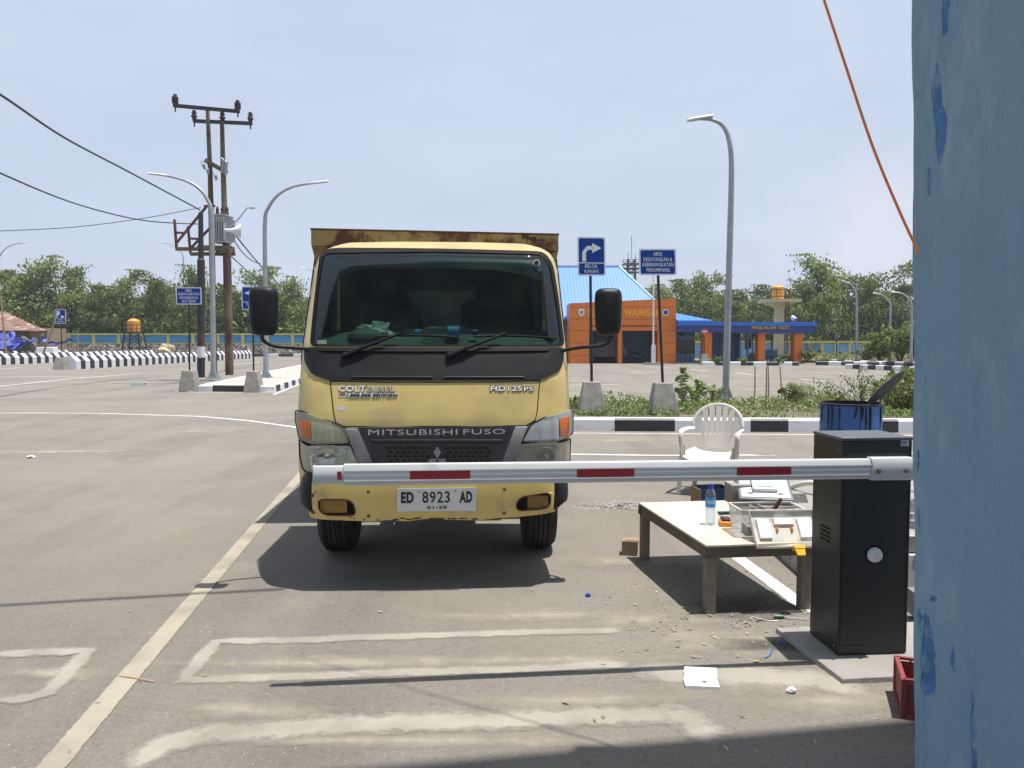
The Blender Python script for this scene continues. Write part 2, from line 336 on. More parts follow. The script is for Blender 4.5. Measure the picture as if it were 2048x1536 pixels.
plate_g = M('plate_green', (.03,.10,.03), .5, var=.1)
plast_w = M('white_plastic', (.62,.60,.56), .42, var=.04, scale=4)
clothw = M('plastic_bag', (.60,.72,.64), .5, var=.1, scale=8)
blue_cap = M('blue_cap', (.012,.035,.30), .35, var=.1)
aqua = M('blue_label', (.06,.28,.62), .4, var=.3, scale=30)
tile_top = M('cream_tile', (.60,.535,.44), .16, var=.03, scale=1.5, coat=.4)
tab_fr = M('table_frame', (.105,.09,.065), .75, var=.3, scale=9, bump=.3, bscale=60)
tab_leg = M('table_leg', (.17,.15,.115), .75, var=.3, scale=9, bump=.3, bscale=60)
clearp = glass_mat('clear_plastic', (.93,.95,.96), rough=.1, haze=.42)
pet = glass_mat('pet_plastic', (.93,.96,.97), rough=.03, haze=.10)
milky = glass_mat('milky_plastic', (.96,.95,.92), rough=.25, haze=.85)
windshield = glass_mat('windscreen_glass', (.56,.66,.62), rough=.02, haze=.006)
lensgl = glass_mat('lamp_glass', (.85,.86,.82), rough=.06, haze=.10)
yel_pl = M('yellow_plastic', (.85,.42,.02), .4, var=.05)
org_pl = M('orange_plastic', (.80,.26,.02), .4, var=.05)
cardb = M('cardboard', (.27,.19,.115), .85, var=.1)
navy = M('navy_card', (.02,.045,.13), .6, var=.1)
lampw = M('luminaire_white', (.62,.64,.66), .4, var=.03)
alu = M('aluminium_grey', (.14,.15,.155), .45, metal=.3, var=.15)
drum_b = M('drum_blue', (.025,.10,.31), .45, var=.15, scale=4, col2=(.008,.02,.05), th=(.61,.64), s2=7, stretch=(1,1,.28), col3=(.20,.10,.05), th2=(.68,.72), s3=16)
tar = M('tar', (.010,.010,.011), .35, var=.3)
red_cr = M('red_crate', (.24,.05,.05), .5, var=.1, scale=5)
paperw = M('paper_white', (.78,.77,.78), .6, var=.03)
green_pl = M('green_plastic', (.01,.12,.04), .4, var=.05)
blue_pl = M('blue_plastic', (.03,.13,.45), .4, var=.1)
pvc = M('pvc_white', (.66,.66,.66), .4, var=.05)
wall_near = M('column_blue', (.285,.42,.52), .88, var=.09, scale=.7, bump=.6, bscale=55, col2=(.20,.34,.48), th=(.55,.72), s2=2.2, stretch=(2.2,2.2,.5), col3=(.46,.58,.62), th2=(.50,.78), s3=3.5)
sand_line = M('x', (.4,.38,.33), .9)
# asphalt: one dusty sheet
def asphalt():
    m = bpy.data.materials.new('asphalt'); m.use_nodes = True; t = m.node_tree; b = t.nodes['Principled BSDF']
    b.inputs['Roughness'].default_value = .82; b.inputs['Specular IOR Level'].default_value = .35
    tc = N(t, 'ShaderNodeTexCoord')
    def noise(s, d=6, r=.6, st=(1,1,1)):
        mp = N(t, 'ShaderNodeMapping'); mp.inputs['Scale'].default_value = st; t.links.new(tc.outputs['Object'], mp.inputs['Vector'])
        n = N(t, 'ShaderNodeTexNoise'); n.inputs['Scale'].default_value = s; n.inputs['Detail'].default_value = d; n.inputs['Roughness'].default_value = r
        t.links.new(mp.outputs['Vector'], n.inputs['Vector']); return n.outputs['Fac']
    def rng_(v, a, b_, c=0., d=1.):
        r = N(t, 'ShaderNodeMapRange'); r.inputs['From Min'].default_value = a; r.inputs['From Max'].default_value = b_; r.inputs['To Min'].default_value = c; r.inputs['To Max'].default_value = d
        t.links.new(v, r.inputs['Value']); return r.outputs['Result']
    def mix(f, a, c):
        x = N(t, 'ShaderNodeMix', data_type='RGBA'); t.links.new(f, x.inputs[0])
        if isinstance(a, tuple): x.inputs[6].default_value = a+(1,)
        else: t.links.new(a, x.inputs[6])
        x.inputs[7].default_value = c+(1,); return x.outputs[2]
    c = mix(rng_(noise(.35, 8, .65), .35, .65), (.172,.156,.132), (.232,.211,.177))
    c = mix(rng_(noise(1.3, 8, .7, (1, 1.6, 1)), .52, .72, 0, .5), c, (.26,.235,.19))     # dry dust
    c = mix(rng_(noise(.8, 6, .7), .60, .75, 0, .5), c, (.098,.090,.082))                    # old stains
    c = mix(rng_(noise(.28, 5, .6, (3.4, .5, 1)), .52, .72, 0, .5), c, (.10,.094,.088))
    c = mix(rng_(noise(.13, 7, .7, (1, 2.2, 1)), .5, .62, 0, .35), c, (.27,.245,.20))
    c = mix(rng_(noise(14, 6, .75), .62, .70, 0, .45), c, (.11,.10,.09))     # tyre streaks
    c = mix(rng_(noise(30, 7, .9), .53, .62, 0, .6), c, (.075,.07,.062))
    c = mix(rng_(noise(110, 3, .8), .54, .68, 0, .7), c, (.05,.047,.043))                  # dark grit
    c = mix(rng_(noise(42, 6, .9), .57, .66, 0, .7), c, (.40,.37,.32))                       # pale stone chips
    t.links.new(c, b.inputs['Base Color'])
    bu = N(t, 'ShaderNodeBump'); bu.inputs['Strength'].default_value = .8; bu.inputs['Distance'].default_value = .008
    t.links.new(noise(90, 5, .8), bu.inputs['Height']); t.links.new(bu.outputs['Normal'], b.inputs['Normal'])
    return m
asph = asphalt()
grille_m = M('grille_plastic', (.032,.033,.036), .45, var=.2, scale=6, col2=(.09,.085,.075), th=(.58,.8), s2=5)
# ------------------------------------------------------------------ ground, roads, kerbs, paint
gx = [-900, -200, -90, -40, -15, -5, 5, 15, 40, 90, 200, 900]; gy = [-60, -5, 10, 30, 60, 100, 200, 600, 2500]
g = MB().grid([[Vector((x, y, 0)) for x in gx] for y in gy]).build('road', asph); tag(g, kind='structure')
if g.data.polygons[0].normal.z < 0: g.data.flip_normals()
def strip(name, pts, w, m, z=.004, kind='structure', closed=False):
    """painted strip along ground points; w one width or a list"""
    pts = [Vector(p) for p in pts]; n = len(pts); ws = w if isinstance(w, list) else [w]*n
    me = bpy.data.meshes.new(name); V = []; F = []; UV = []
    cum = [0]
    for i in range(1, n): cum.append(cum[-1]+(pts[i]-pts[i-1]).length)
    for i, p in enumerate(pts):
        d = (pts[min(i+1, n-1)]-pts[max(i-1, 0)]); d.z = 0; d.normalize(); s = Vector((-d.y, d.x, 0))*ws[i]/2
        V += [tuple(p-s+Vector((0, 0, z))), tuple(p+s+Vector((0, 0, z)))]
    for i in range(n-1): F.append((2*i, 2*i+2, 2*i+3, 2*i+1))
    me.from_pydata(V, [], F); uv = me.uv_layers.new(name='UVMap')
    for f in me.polygons:
        for li, vi in zip(f.loop_indices, f.vertices): uv.data[li].uv = (min(1, min(cum[vi//2], cum[-1]-cum[vi//2])/(ws[vi//2]*.8)), vi % 2)
    me.materials.append(m); o = bpy.data.objects.new(name, me); link(o)
    if me.polygons[0].normal.z < 0: me.flip_normals()
    return tag(o, kind=kind)
pm_w = paint_mat('road_paint', (.62,.60,.56), .36, .12)
pm_old = paint_mat('old_road_paint', (.335,.30,.235), .47, .18)
pm_dust = paint_mat('chalky_outline', (.40,.37,.31), .30, .42, dust=True, soft=.48)
pm_clean = paint_mat('fresh_road_paint', (.68,.66,.62), .22, .08)
def gl(*uv, z=0): return [G(u, v, z) for u, v in uv]
def dens(pts, step=.25):
    o = []
    for a, b in zip(pts, pts[1:]):
        k = max(1, int((b-a).length/step)); o += [a.lerp(b, i/k) for i in range(k)]
    return o+[pts[-1]]
# long lane line at the left of the truck, running away under it
a, b = G(102, 1536), G(600, 952); d = (b-a).normalized()
strip('lane_line', dens([a-d*2, a, b, b+d*9], .5), .125, pm_old)
strip('lane_line', dens(gl((1452, 1098), (1625, 1226)), .3), .115, pm_w)
# zigzag outlines sprayed on the asphalt, soft-edged and dusty
def wob(pts, a=.005, st=.10):
    q = dens(pts, st); return [p+Vector((random.uniform(-a, a), random.uniform(-a, a), 0)) for p in q]
for pts, w in (([(1245,1262),(1050,1266),(800,1274),(600,1281),(432,1284),(400,1322),(370,1361),(560,1356),(800,1347),(1040,1340),(1270,1328)], .115),
               ([(1345,1405),(1340,1430),(1030,1440),(700,1452),(430,1468),(330,1490),(250,1545)], .20), ([(-20,1310),(90,1306),(174,1303),(140,1345),(96,1386),(50,1399),(-20,1402)], .125),
               ([(1250,1345),(1480,1352),(1640,1362),(1760,1400)], .28), ([(1330,1410),(1400,1460),(1440,1500)], .25), ([(-20,1490),(10,1470)], .1)):
    o = strip('chalk_outline', wob(gl(*pts)), w, pm_dust, z=.004+.0015*random.random())
pp = paint_mat('dusty_patch', (.37,.335,.27), .20, .5, dust=True); pk = paint_mat('dark_stain', (.075,.07,.063), .22, .5, dust=True)
def patch(u, v, rx, ry, m, rot=0., z=.0022):
    c = G(u, v, z); me = bpy.data.meshes.new('dust_patch'); n = 28; V = [tuple(c)]
    for k in range(n):
        a = 2*math.pi*k/n; r = 1+.25*math.sin(2*a+u)+.12*math.sin(5*a+v); x, y = rx*r*math.cos(a), ry*r*math.sin(a); V.append((c.x+x*math.cos(rot)-y*math.sin(rot), c.y+x*math.sin(rot)+y*math.cos(rot), z))
    me.from_pydata(V, [], [(0, k+1, (k+1) % n+1) for k in range(n)]); uv = me.uv_layers.new(name='UVMap')
    for f in me.polygons:
        for li, vi in zip(f.loop_indices, f.vertices): uv.data[li].uv = (1, .5 if vi == 0 else 1.0)
    me.materials.append(m); o = bpy.data.objects.new('dust_patch', me); link(o); tag(o, kind='structure')
zk = 0
for u, v, rx, ry, m, rot in ((120,903,1.3,.3,pp,0), (400,862,1.2,.3,pp,.2), (1300,1240,.55,.16,pp,0), (1480,1290,.6,.25,pp,-.1), (1690,1400,.55,.14,pp,0), (1500,1365,.8,.12,pp,0), (700,1325,.9,.10,pp,.03), (1000,1320,.8,.10,pp,0), (1150,1400,.6,.10,pp,0), (500,1420,.5,.10,pp,0),
    (90,1345,.35,.10,pp,0), (1080,1230,.8,.10,pp,0), (800,1480,.9,.08,pp,0), (1500,1210,.5,.2,pk,.4), (1560,1290,.3,.12,pk,0), (1250,1010,.5,.12,pk,0), (1300,940,1.2,.25,pp,0), (1250,880,1.6,.3,pp,0), (1240,1120,.4,.2,pp,.3)):
    zk += 1; patch(u, v, rx, ry, m, rot, z=.0012+.00008*zk)
for pts, w in (([(-60,826),(200,827),(400,833),(500,842),(600,856),(700,873)], .10), ([(-40,776),(0,772.5),(140,758),(285,746.5)], .14), ([(-40,753),(90,753.5),(175,755)], .13), ([(-10,739),(42,735)], .14),
               ([(86,740.5),(120,740.5)], .14), ([(345,740),(395,737.5)], .14), ([(470,729),(520,725)], .16), ([(540,720),(600,718)], .16), ([(1140,909),(1300,911),(1545,911)], .11), ([(1380,906.5),(1552,911)], .05), ([(1786,907),(1840,907)], .11),
               ([(1140,866.5),(1500,869),(1840,871)], .08), ([(1141,756),(1160,756)], .12), ([(1141,761.5),(1190,763)], .12), ([(1141,770),(1240,769)], .12),
               ([(1290,733.5),(1340,735.5)], .14), ([(1382,739),(1415,742.5)], .14), ([(1472,746),(1518,751)], .14), ([(1602,759),(1670,765)], .14), ([(1730,770),(1778,774)], .14), ([(350,783),(400,785),(560,784.5)], .10),
               ([(548,789),(600,768)], .1)):
    strip('road_marking', dens(gl(*pts), .6), w, pm_clean if pts[0][1] < 880 else pm_w)
def kerb(name, pts, h, w, marks, z=0., side=1, top=None, start=0, zig=0):
    """kerb stones along pts (front foot); marks = cumulative colour-change distances or one stripe length"""
    pts = [Vector(p) for p in pts]; seg = [(b-a).length for a, b in zip(pts, pts[1:])]; T = sum(seg)
    if not isinstance(marks, list): marks = list(np.arange(marks, T, marks))
    cuts = sorted(set([0, T]+[m_ for m_ in marks if 0 < m_ < T]+list(np.cumsum(seg)[:-1])))
    def at(s):
        for i, l in enumerate(seg):
            if s <= l+1e-6 or i == len(seg)-1: return pts[i].lerp(pts[i+1], s/l)
            s -= l
    def nor(i):
        if i < 0 or i >= len(seg): return None
        d = (pts[i+1]-pts[i]).normalized(); return Vector((-d.y, d.x, 0))*side
    def nat(s):
        acc = 0
        for i, l in enumerate(seg):
            if abs(s-acc) < 1e-5 and i > 0: n_ = (nor(i-1)+nor(i)); n_.normalize(); return n_/max(.6, n_.dot(nor(i)))
            if s < acc+l-1e-5: return nor(i)
            acc += l
        return nor(len(seg)-1)
    mb = MB(); col = start
    for a, b in zip(cuts, cuts[1:]):
        mb.m(col); A, B, na, nb = at(a), at(b), nat(a), nat(b); Z = Vector((0, 0, 1)); c = .035
        # front profile with a chamfered nose, top left white
        pa = [A+Z*z, A+na*.01+Z*(z+h-c), A+na*(c+.01)+Z*(z+h), A+na*w+Z*(z+h), A+na*w+Z*z]
        pb = [B+Z*z, B+nb*.01+Z*(z+h-c), B+nb*(c+.01)+Z*(z+h), B+nb*w+Z*(z+h), B+nb*w+Z*z]
        va = [mb.bm.verts.new(p) for p in pa]; vb = [mb.bm.verts.new(p) for p in pb]
        for i in range(5):
            mb.m(col if (i < 2 or top is None) else top); mb._f([va[i], va[(i+1) % 5], vb[(i+1) % 5], vb[i]])
        mb.m(col)
        if a == 0: mb._f(va[::-1])
        if b == T: mb._f(vb)
        if any(abs(b-m_) < 1e-5 for m_ in marks): col = 1-col
    o = mb.build(name, [white_p, black_p], recalc=True); return tag(o, kind='structure')
# verge island at the right with its black and white kerb
kA, kB = G(1140, 862), G(1830, 865.5); kd = (kB-kA).normalized()
def kpx(u): 
    d = ray(u, 860); k = (kA.x*d.y-kA.y*d.x)/(kd.y*d.x-kd.x*d.y); return k
vs = -4.0; kS = kA+kd*vs; kE = kA+kd*16
mk = [kpx(u)-vs for u in (1229, 1350, 1501, 1577, 1762, 1797, 1905, 1990, 2100, 2200)]
mk = [-vs-3.0, -vs-1.9, -vs-.9]+mk
kerb('verge_kerb', [kS, kE], .235, .22, mk, top=0, start=1)
n2v = Vector((-kd.y, kd.x, 0)); back = 4.6
q = [kS+n2v*.22, kE+n2v*.22, kE+n2v*back, kS+n2v*back]
nx, ny = 60, 14; rows = []
for j in range(ny+1):
    r = []
    for i in range(nx+1):
        p = (q[0].lerp(q[1], i/nx)).lerp(q[3].lerp(q[2], i/nx), j/ny); e = min(j, ny-j, i, nx-i)
        r.append(p+Vector((0, 0, .19+(0 if e == 0 else random.uniform(0, .05)))))
    rows.append(r)
o = MB().grid(rows).build('verge_soil', soil, smooth=True); tag(o, kind='structure')
o = kerb('back_kerb', [kE+n2v*(back+.45), kS+n2v*(back+.45)], .21, .45, 100., start=0); o.data.materials[0] = conc_l
o = kerb('end_kerb', [kS+n2v*(back), kS+n2v*.23], .235, .2, .9, side=-1, start=0)
# left paved island
iA, iB = G(395, 783), G(549, 784.5); iC = G(600, 767.5); dr = (iC-iB).normalized(); iC = iB+dr*34; iD = G(395, 783)+(G(640, 722.5)-G(395, 772)).normalized()*34
kerb('island_kerb', [iD, iA, iB, iC], .21, .2, sorted([34-1.2*k for k in range(1, 28)]+[34+.001, 34+.52, 34+2.05]+[34+(iB-iA).length+.3+.75*k for k in range(0, 40)]), top=0, start=0)
def inset(p, q_, r, d): return p
cen = (iA+iB+iC+iD)/4
pave = M('pavers', (.42,.385,.34), .85, var=.12, scale=6, col2=(.27,.25,.22), th=(.5,.7), s2=1.2)
f = MB(); f.poly([p+(cen-p).normalized()*.25+Vector((0, 0, .206)) for p in (iA, iB, iC, iD)]); o = f.build('pavement', pave); tag(o, kind='structure')
for a_, b_ in ((.1, 0),):
    pass
# far kerbs right and left
kerb('far_kerb', gl((1405, 731), (1598, 731.5)), .26, .3, .85, start=0)
kerb('far_kerb', gl((1560, 724.5), (1640, 725.5), (1838, 733), (1900, 735)), .27, .3, .8, start=1)
kerb('far_kerb', gl((1632, 730.5), (1764, 731.5)), .27, .3, .8, start=1)
kerb('far_kerb', gl((1690, 737), (1840, 744), (1960, 750)), .27, .4, .62, start=0)
kerb('far_kerb', gl((470, 713.2), (700, 713.2)), .30, .3, 1.6, start=0)
o = MB(); o.poly(gl((1560, 724.8), (1640, 725.8), (1838, 733.2), (1838, 712), (1540, 712))); o = o.build('planting_bed', soil); o.location.z = .2; tag(o, kind='structure')
# boundary walls: things
def gable(name, label, cat, mb, mats, parts=(), group=None, kind=None):
    pass
t = empty('boundary_wall', (-45, 90, 0), label='long low wall of rubble stone with blue panels in yellow frames, left of the truck', cat='wall')
zt = P(300, 670, 90).z; z1 = P(300, 688, 90).z
m1 = MB(); rows = []
for zz, yy in ((0, 89.2), (z1, 89.75)):
    rows.append([Vector((x+45, yy-90+random.uniform(-.06, .06), zz)) for x in np.arange(-75, -5, .8)])
m1.grid(rows); m1.box((10, .3, z1/2), (70, .8, z1-.02)); m1.build('stone_base', stone, t)
m2 = MB(); m2.box((10, .1, z1+.07), (70, .5, .14)); m2.box((10, .1, zt+.10), (70, .34, .2))
for x in np.arange(-27, 40, 2.9): m2.box((x, .1, (z1+zt)/2+.07), (.34, .32, zt-z1-.14))
m2.build('yellow_frame', wall_y, t)
m3 = MB(); m3.box((10, .14, (z1+zt)/2+.05), (70, .16, zt-z1)); m3.build('blue_panels', wall_b2, t)
t = empty('boundary_wall', (30, 76, 0), label='light blue wall with yellow pillars and yellow coping behind the ticket office', cat='wall')
a_, b_ = P(1500, 684, 76), P(1835, 681, 76); L = 64; h_ = a_.z
MB().box((12, 0, h_/2-.1), (L, .18, h_-.2)).build('blue_panels', wall_b, t)
m2 = MB(); m2.box((12, 0, h_), (L, .32, .22))
for u in (1524, 1547, 1580, 1618, 1643, 1670, 1698, 1726): m2.box((P(u, 700, 76).x-30, -.03, h_/2-.07), (.24, .3, h_-.14))
for x in np.arange(9, 40, 1.45): m2.box((x, -.03, h_/2-.07), (.24, .3, h_-.14))
m2.build('yellow_frame', wall_y, t)
mur = M('mural_black', (.03, .03, .035), .8)
m4 = MB()
for u, v, s in ((1643,707,1), (1675,711,1.1), (1708,709,1), (1738,707,1.2), (1743,713,1)):
    c = P(u, v, 75.89); k = 11; pts = []
    for i in range(k): 
        r = s*random.uniform(.10, .45); pts.append(c+Vector((r*1.4*math.cos(2*math.pi*i/k)-30, 0, r*math.sin(2*math.pi*i/k))) )
    m4.prism([Vector((p.x, p.y-76-.0, p.z)) for p in pts], (0, .012, 0))
m4.build('black_mural', mur, t)
# queue barriers in black and white
def barrier(x0, y0, y1, label, hh=.78, w=.85):
    t_ = None; mb = MB(); col = 0; y = y0
    prof = [(-w/2, 0), (-w/2, hh*.62), (-w/2+.26, hh), (w/2-.26, hh), (w/2, hh*.62), (w/2, 0)]
    first = True
    while y < y1:
        L_ = .5; ya, yb = y, min(y+L_, y1); ja = random.uniform(-.01, .01); mb.m(col)
        va = [mb.bm.verts.new((px, ya-y0, pz)) for px, pz in prof]; vb = [mb.bm.verts.new((px, yb-y0, pz+0)) for px, pz in prof]
        for i in range(5): mb._f([va[i], va[i+1], vb[i+1], vb[i]])
        if first: mb._f(va); first = False
        if yb >= y1: mb._f(vb[::-1])
        col = 1-col; y = yb
    o = mb.build('queue_barrier', [white_p, black_p]); o.location = (x0, y0, 0)
    return tag(o, label, 'barrier', 'black and white queue lane barriers')
barrier(-25.9, 45.0, 75.5, 'black and white striped concrete barrier nearest the truck, beside the parking sign')
barrier(-35.9, 47.0, 77, 'black and white striped concrete barrier cut by the left edge, second row back')
barrier(-45.5, 50.0, 79, 'black and white striped concrete barrier, third row back, only its top showing')
barrier(-55.5, 50.0, 81, 'black and white striped concrete barrier, farthest row, just in front of the rubble wall')
# ------------------------------------------------------------------ truck
TA = R(3.2); TO = G(866, 1187); TO = Vector((-.503, 4.9, 0))
truck = empty('dump_truck', TO, TA, 'yellow dump truck facing the viewer behind the lowered barrier arm', 'truck')
Rz = Matrix.Rotation(-TA, 3, 'Z')
def loc(p): return Rz@(p-TO)
O_l = Rz@(Vector((0, 0, CAMH))-TO)
def tray(u, v): return Rz@ray(u, v)
YP = [(.30,.04),(.45,.03),(.70,.05),(1.1,.055),(1.35,.12),(1.56,.21),(2.2,.56),(2.27,.61),(2.33,.74),(2.36,.95)]
YPz = [a for a, b in YP]; YPy = [b for a, b in YP]
def yprof(z):
    return float(np.mean([np.interp(z+d, YPz, YPy) for d in (-.06,-.03,0,.03,.06)]))
WPz = [.3,.7,1.1,1.35,1.56,2.1,2.2,2.255,2.30,2.34,2.37]; WPw = [.88,.905,.915,.91,.905,.882,.862,.835,.785,.70,.62]
def Wz(z): return float(np.interp(z, WPz, WPw))
def S(x, z):
    W = Wz(z); t = min(abs(x)/W, .999); b = .05*(t**2)
    t0 = .80; c = 0
    if t > t0: q = (t-t0)/(1-t0); c = .17*(1-math.sqrt(max(0, 1-q*q)))
    return yprof(z)+b+c
def TS(u, v, Sf=S):
    d = tray(u, v); y = .3
    for i in range(25):
        t = (y-O_l.y)/d.y; p = O_l+d*t; y = .5*y+.5*Sf(p.x, p.z)
    t = (y-O_l.y)/d.y; p = O_l+d*t
    return (p.x, p.z)
def px(lst, ox=0, oy=0, s=1., Sf=S): return [TS(ox+a/s, oy+b/s, Sf) for a, b in lst]
def c1(lst, Sf=S): return px(lst, 580, 440, 3.413, Sf)
def c2(lst, Sf=S): return px(lst, 570, 740, 3.303, Sf)
def rnd(pts, r=.2, n=4):
    """round the corners of a closed 2-D outline"""
    o = []; k = len(pts)
    for i in range(k):
        p0, p1, p2 = Vector(pts[i-1]), Vector(pts[i]), Vector(pts[(i+1) % k]); a = p1.lerp(p0, min(.5, r/max(1e-6, (p0-p1).length))); b = p1.lerp(p2, min(.5, r/max(1e-6, (p2-p1).length)))
        for j in range(n+1):
            t = j/n; o.append(tuple(a*(1-t)**2+p1*2*t*(1-t)+b*t*t))
    return o
def panel(mb, outline, off=0., thick=.012, holes=(), step=.05, Sf=S):
    """curved sheet: a 2-D outline (x, z) laid on the front surface and given thickness"""
    bm = bmesh.new(); loops = [[Vector((x, z, 0)) for x, z in l] for l in [outline]+list(holes)]
    flat = [v for l in loops for v in l]; vv = [bm.verts.new((v.x, 0, v.y)) for v in flat]
    for t in geometry.tessellate_polygon(loops):
        try: bm.faces.new([vv[i] for i in t])
        except ValueError: pass
    xs = [v.x for v in flat]; zs = [v.y for v in flat]
    for a, lo, hi in ((0, min(xs), max(xs)), (2, min(zs), max(zs))):
        k = math.floor(lo/step)+1
        while k*step < hi:
            co = [0, 0, 0]; no = [0, 0, 0]; co[a] = k*step+1e-4; no[a] = 1
            bmesh.ops.bisect_plane(bm, geom=bm.verts[:]+bm.edges[:]+bm.faces[:], plane_co=co, plane_no=no, dist=1e-6); k += 1
    for v in bm.verts: v.co.y = Sf(v.co.x, v.co.z)-off
    fv = {v: mb.bm.verts.new(v.co) for v in bm.verts}; bv = {v: mb.bm.verts.new(v.co+Vector((0, thick, 0))) for v in bm.verts}
    for f in bm.faces: mb._f([fv[v] for v in f.verts]); mb._f([bv[v] for v in reversed(f.verts)])
    for e in bm.edges:
        if len(e.link_faces) == 1: a, b = e.verts; mb._f([fv[a], fv[b], bv[b], bv[a]])
    bm.free(); return mb
def sp(x, z, off=0, Sf=S): return Vector((x, Sf(x, z)-off, z))
def spx(u, v, off=0, Sf=S): x, z = TS(u, v, Sf); return sp(x, z, off, Sf)
# --- cab shell
glass_o = rnd(c1([(135,862),(150,690),(172,480),(196,300),(218,206),(1000,194),(1735,218),(1795,300),(1832,520),(1860,720),(1876,862)]), .045)
cowl_o = rnd(c1([(96,868),(1872,868),(1868,955),(1842,1030),(1712,1090),(1000,1098),(270,1096),(150,1052),(98,960)]), .03)
top = []
zt_ = [.62,.7,.9,1.1,1.35,1.56,1.8,2.0,2.1,2.15,2.2,2.23,2.255,2.28,2.30,2.315]
out_l = [(-Wz(z)*.985, z) for z in zt_]+[(-.64, 2.326)]; out_r = [(-x, z) for x, z in out_l]
outline = out_l+[(-.3, 2.332), (.3, 2.332)]+out_r[::-1]
mb = MB(); panel(mb, outline, holes=[glass_o], thick=.02)
body = mb.build('cab_body', [truck_y, dark_in, int_y], truck, smooth=True)
# side walls, roof and back wall of the cab
for s in (-1, 1):
    rows = []; mb = MB()
    for z in zt_: 
        w = Wz(z)*.985; y0 = S(w, z); rows.append([Vector((s*(w+ (Wz(z)*.015 if y > y0+.01 else 0)), y, z)) for y in [y0, y0+.06, y0+.3, y0+.6, 1.2, 1.75]])
    mb.grid(rows); mb.build('cab_side', truck_y, truck, smooth=True)
mb = MB(); rows = []
for k_, y in enumerate((0, .05, .2, .5, .75)): rows.append([Vector((x, (S(x, 2.328) if k_ == 0 else 1.0+y+.10*(k_ == 1)*(abs(x)/.8)**2), 2.328+(.006 if k_ else 0)*(1-abs(x)/.75)-(.03 if abs(x) > .7 else 0))) for x in np.linspace(-.80, .80, 13)])
mb.grid(rows)
mb.build('roof', truck_y, truck, smooth=True)
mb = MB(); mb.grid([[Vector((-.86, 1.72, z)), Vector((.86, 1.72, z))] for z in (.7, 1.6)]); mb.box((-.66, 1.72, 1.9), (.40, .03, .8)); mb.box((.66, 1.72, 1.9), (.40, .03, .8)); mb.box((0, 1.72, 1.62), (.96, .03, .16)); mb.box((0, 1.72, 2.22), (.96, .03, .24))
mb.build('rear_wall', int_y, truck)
mb = MB(); rr = rnd([(-.44, 1.73), (.44, 1.73), (.44, 2.1), (-.44, 2.1)], .06); k = len(rr)
for i in range(k): a, b = rr[i], rr[(i+1) % k]; mb.bar((a[0], 1.69, a[1]), (b[0], 1.69, b[1]), .03)
mb.build('rear_window_seal', blk_trim, truck)
mb = MB(); panel(mb, [(-.46, 1.70), (.46, 1.70), (.46, 2.12), (-.46, 2.12)], Sf=lambda x, z: 1.725, thick=.004, step=5); mb.build('rear_window', windshield, truck)
mb = MB(); mb.box((0, 1.3, 2.27), (1.4, .85, .02)); mb.build('headliner', dark_in, truck)
mb = MB()
for sx in (-.42, .42): pass
for sx in (-.45, .42):
    mb.box((sx, 1.35, 1.55), (.50, .16, .75), T=None); mb.box((sx, 1.38, 2.02), (.27, .10, .22)); mb.box((sx, 1.05, 1.22), (.5, .55, .16))
mb.build('seat', seat_m, truck, bevel=.05)
# dashboard
mb = MB(); rows = []
for y, z in ((.19, 1.44), (.26, 1.50), (.33, 1.53), (.40, 1.585), (.55, 1.655), (.72, 1.68), (.80, 1.64), (.82, 1.2)): rows.append([Vector((x, y+.06*(abs(x)/.8)**3, z+(.02 if -.7 < x < -.25 else 0))) for x in np.linspace(-.82, .82, 21)])
mb.grid(rows); mb.lathe((-.47, .50, 1.655), [(0, .035), (.09, .03), (.14, 0), (.15, -.03)], 18)
dash = mb.build('dashboard', dash_m, truck, smooth=True)
mb = MB(); th = [2*math.pi*i/28 for i in range(29)]
mb.tube([Vector((-.42+.2*math.cos(a), .88+.09*math.sin(a), 1.70+.17*math.sin(a))) for a in th], .016, 8, caps=False)
for a in (.3, 2.8, 4.7): mb.bar((-.42, .88, 1.69), (-.42+.2*math.cos(a), .88+.09*math.sin(a), 1.70+.17*math.sin(a)), .03, .015)
mb.build('steering_wheel', blk_pl, truck, smooth=True)
for s in (-1, 1):   # door glass and door gap on each side
    mb = MB(); q_ = rnd([(.55, 1.62), (1.45, 1.62), (1.45, 2.14), (.72, 2.14)], .06); xx = lambda z: s*(Wz(z)+.004)
    mb.hexa([Vector((xx(z), y, z)) for y, z in q_], [Vector((xx(z)-s*.012, y, z)) for y, z in q_]); mb.build('side_window', win_d, truck)
    mb = MB(); mb.tube([(xx(.85), .42, .85), (xx(1.5), .40, 1.5), (xx(2.2), .68, 2.2), (xx(2.22), 1.5, 2.22), (xx(1.5), 1.52, 1.5), (xx(.85), 1.52, .85), (xx(.85), .42, .85)], .004, 5); mb.box((xx(1.45), 1.38, 1.45), (.03, .14, .03)); mb.build('door_gap', blk_trim, truck)
# windscreen and its rubber
gi = rnd(c1([(155,850),(170,690),(192,480),(214,318),(238,232),(1000,216),(1715,238),(1775,318),(1810,520),(1838,720),(1852,850)]), .04)
mb = MB(); panel(mb, glass_o, holes=[gi], off=.004, thick=.02); mb.build('windscreen_seal', blk_trim, truck, smooth=True)
mb = MB(); panel(mb, gi, off=-.004, thick=.004, step=.06); ws = mb.build('windscreen', windshield, truck, smooth=True)
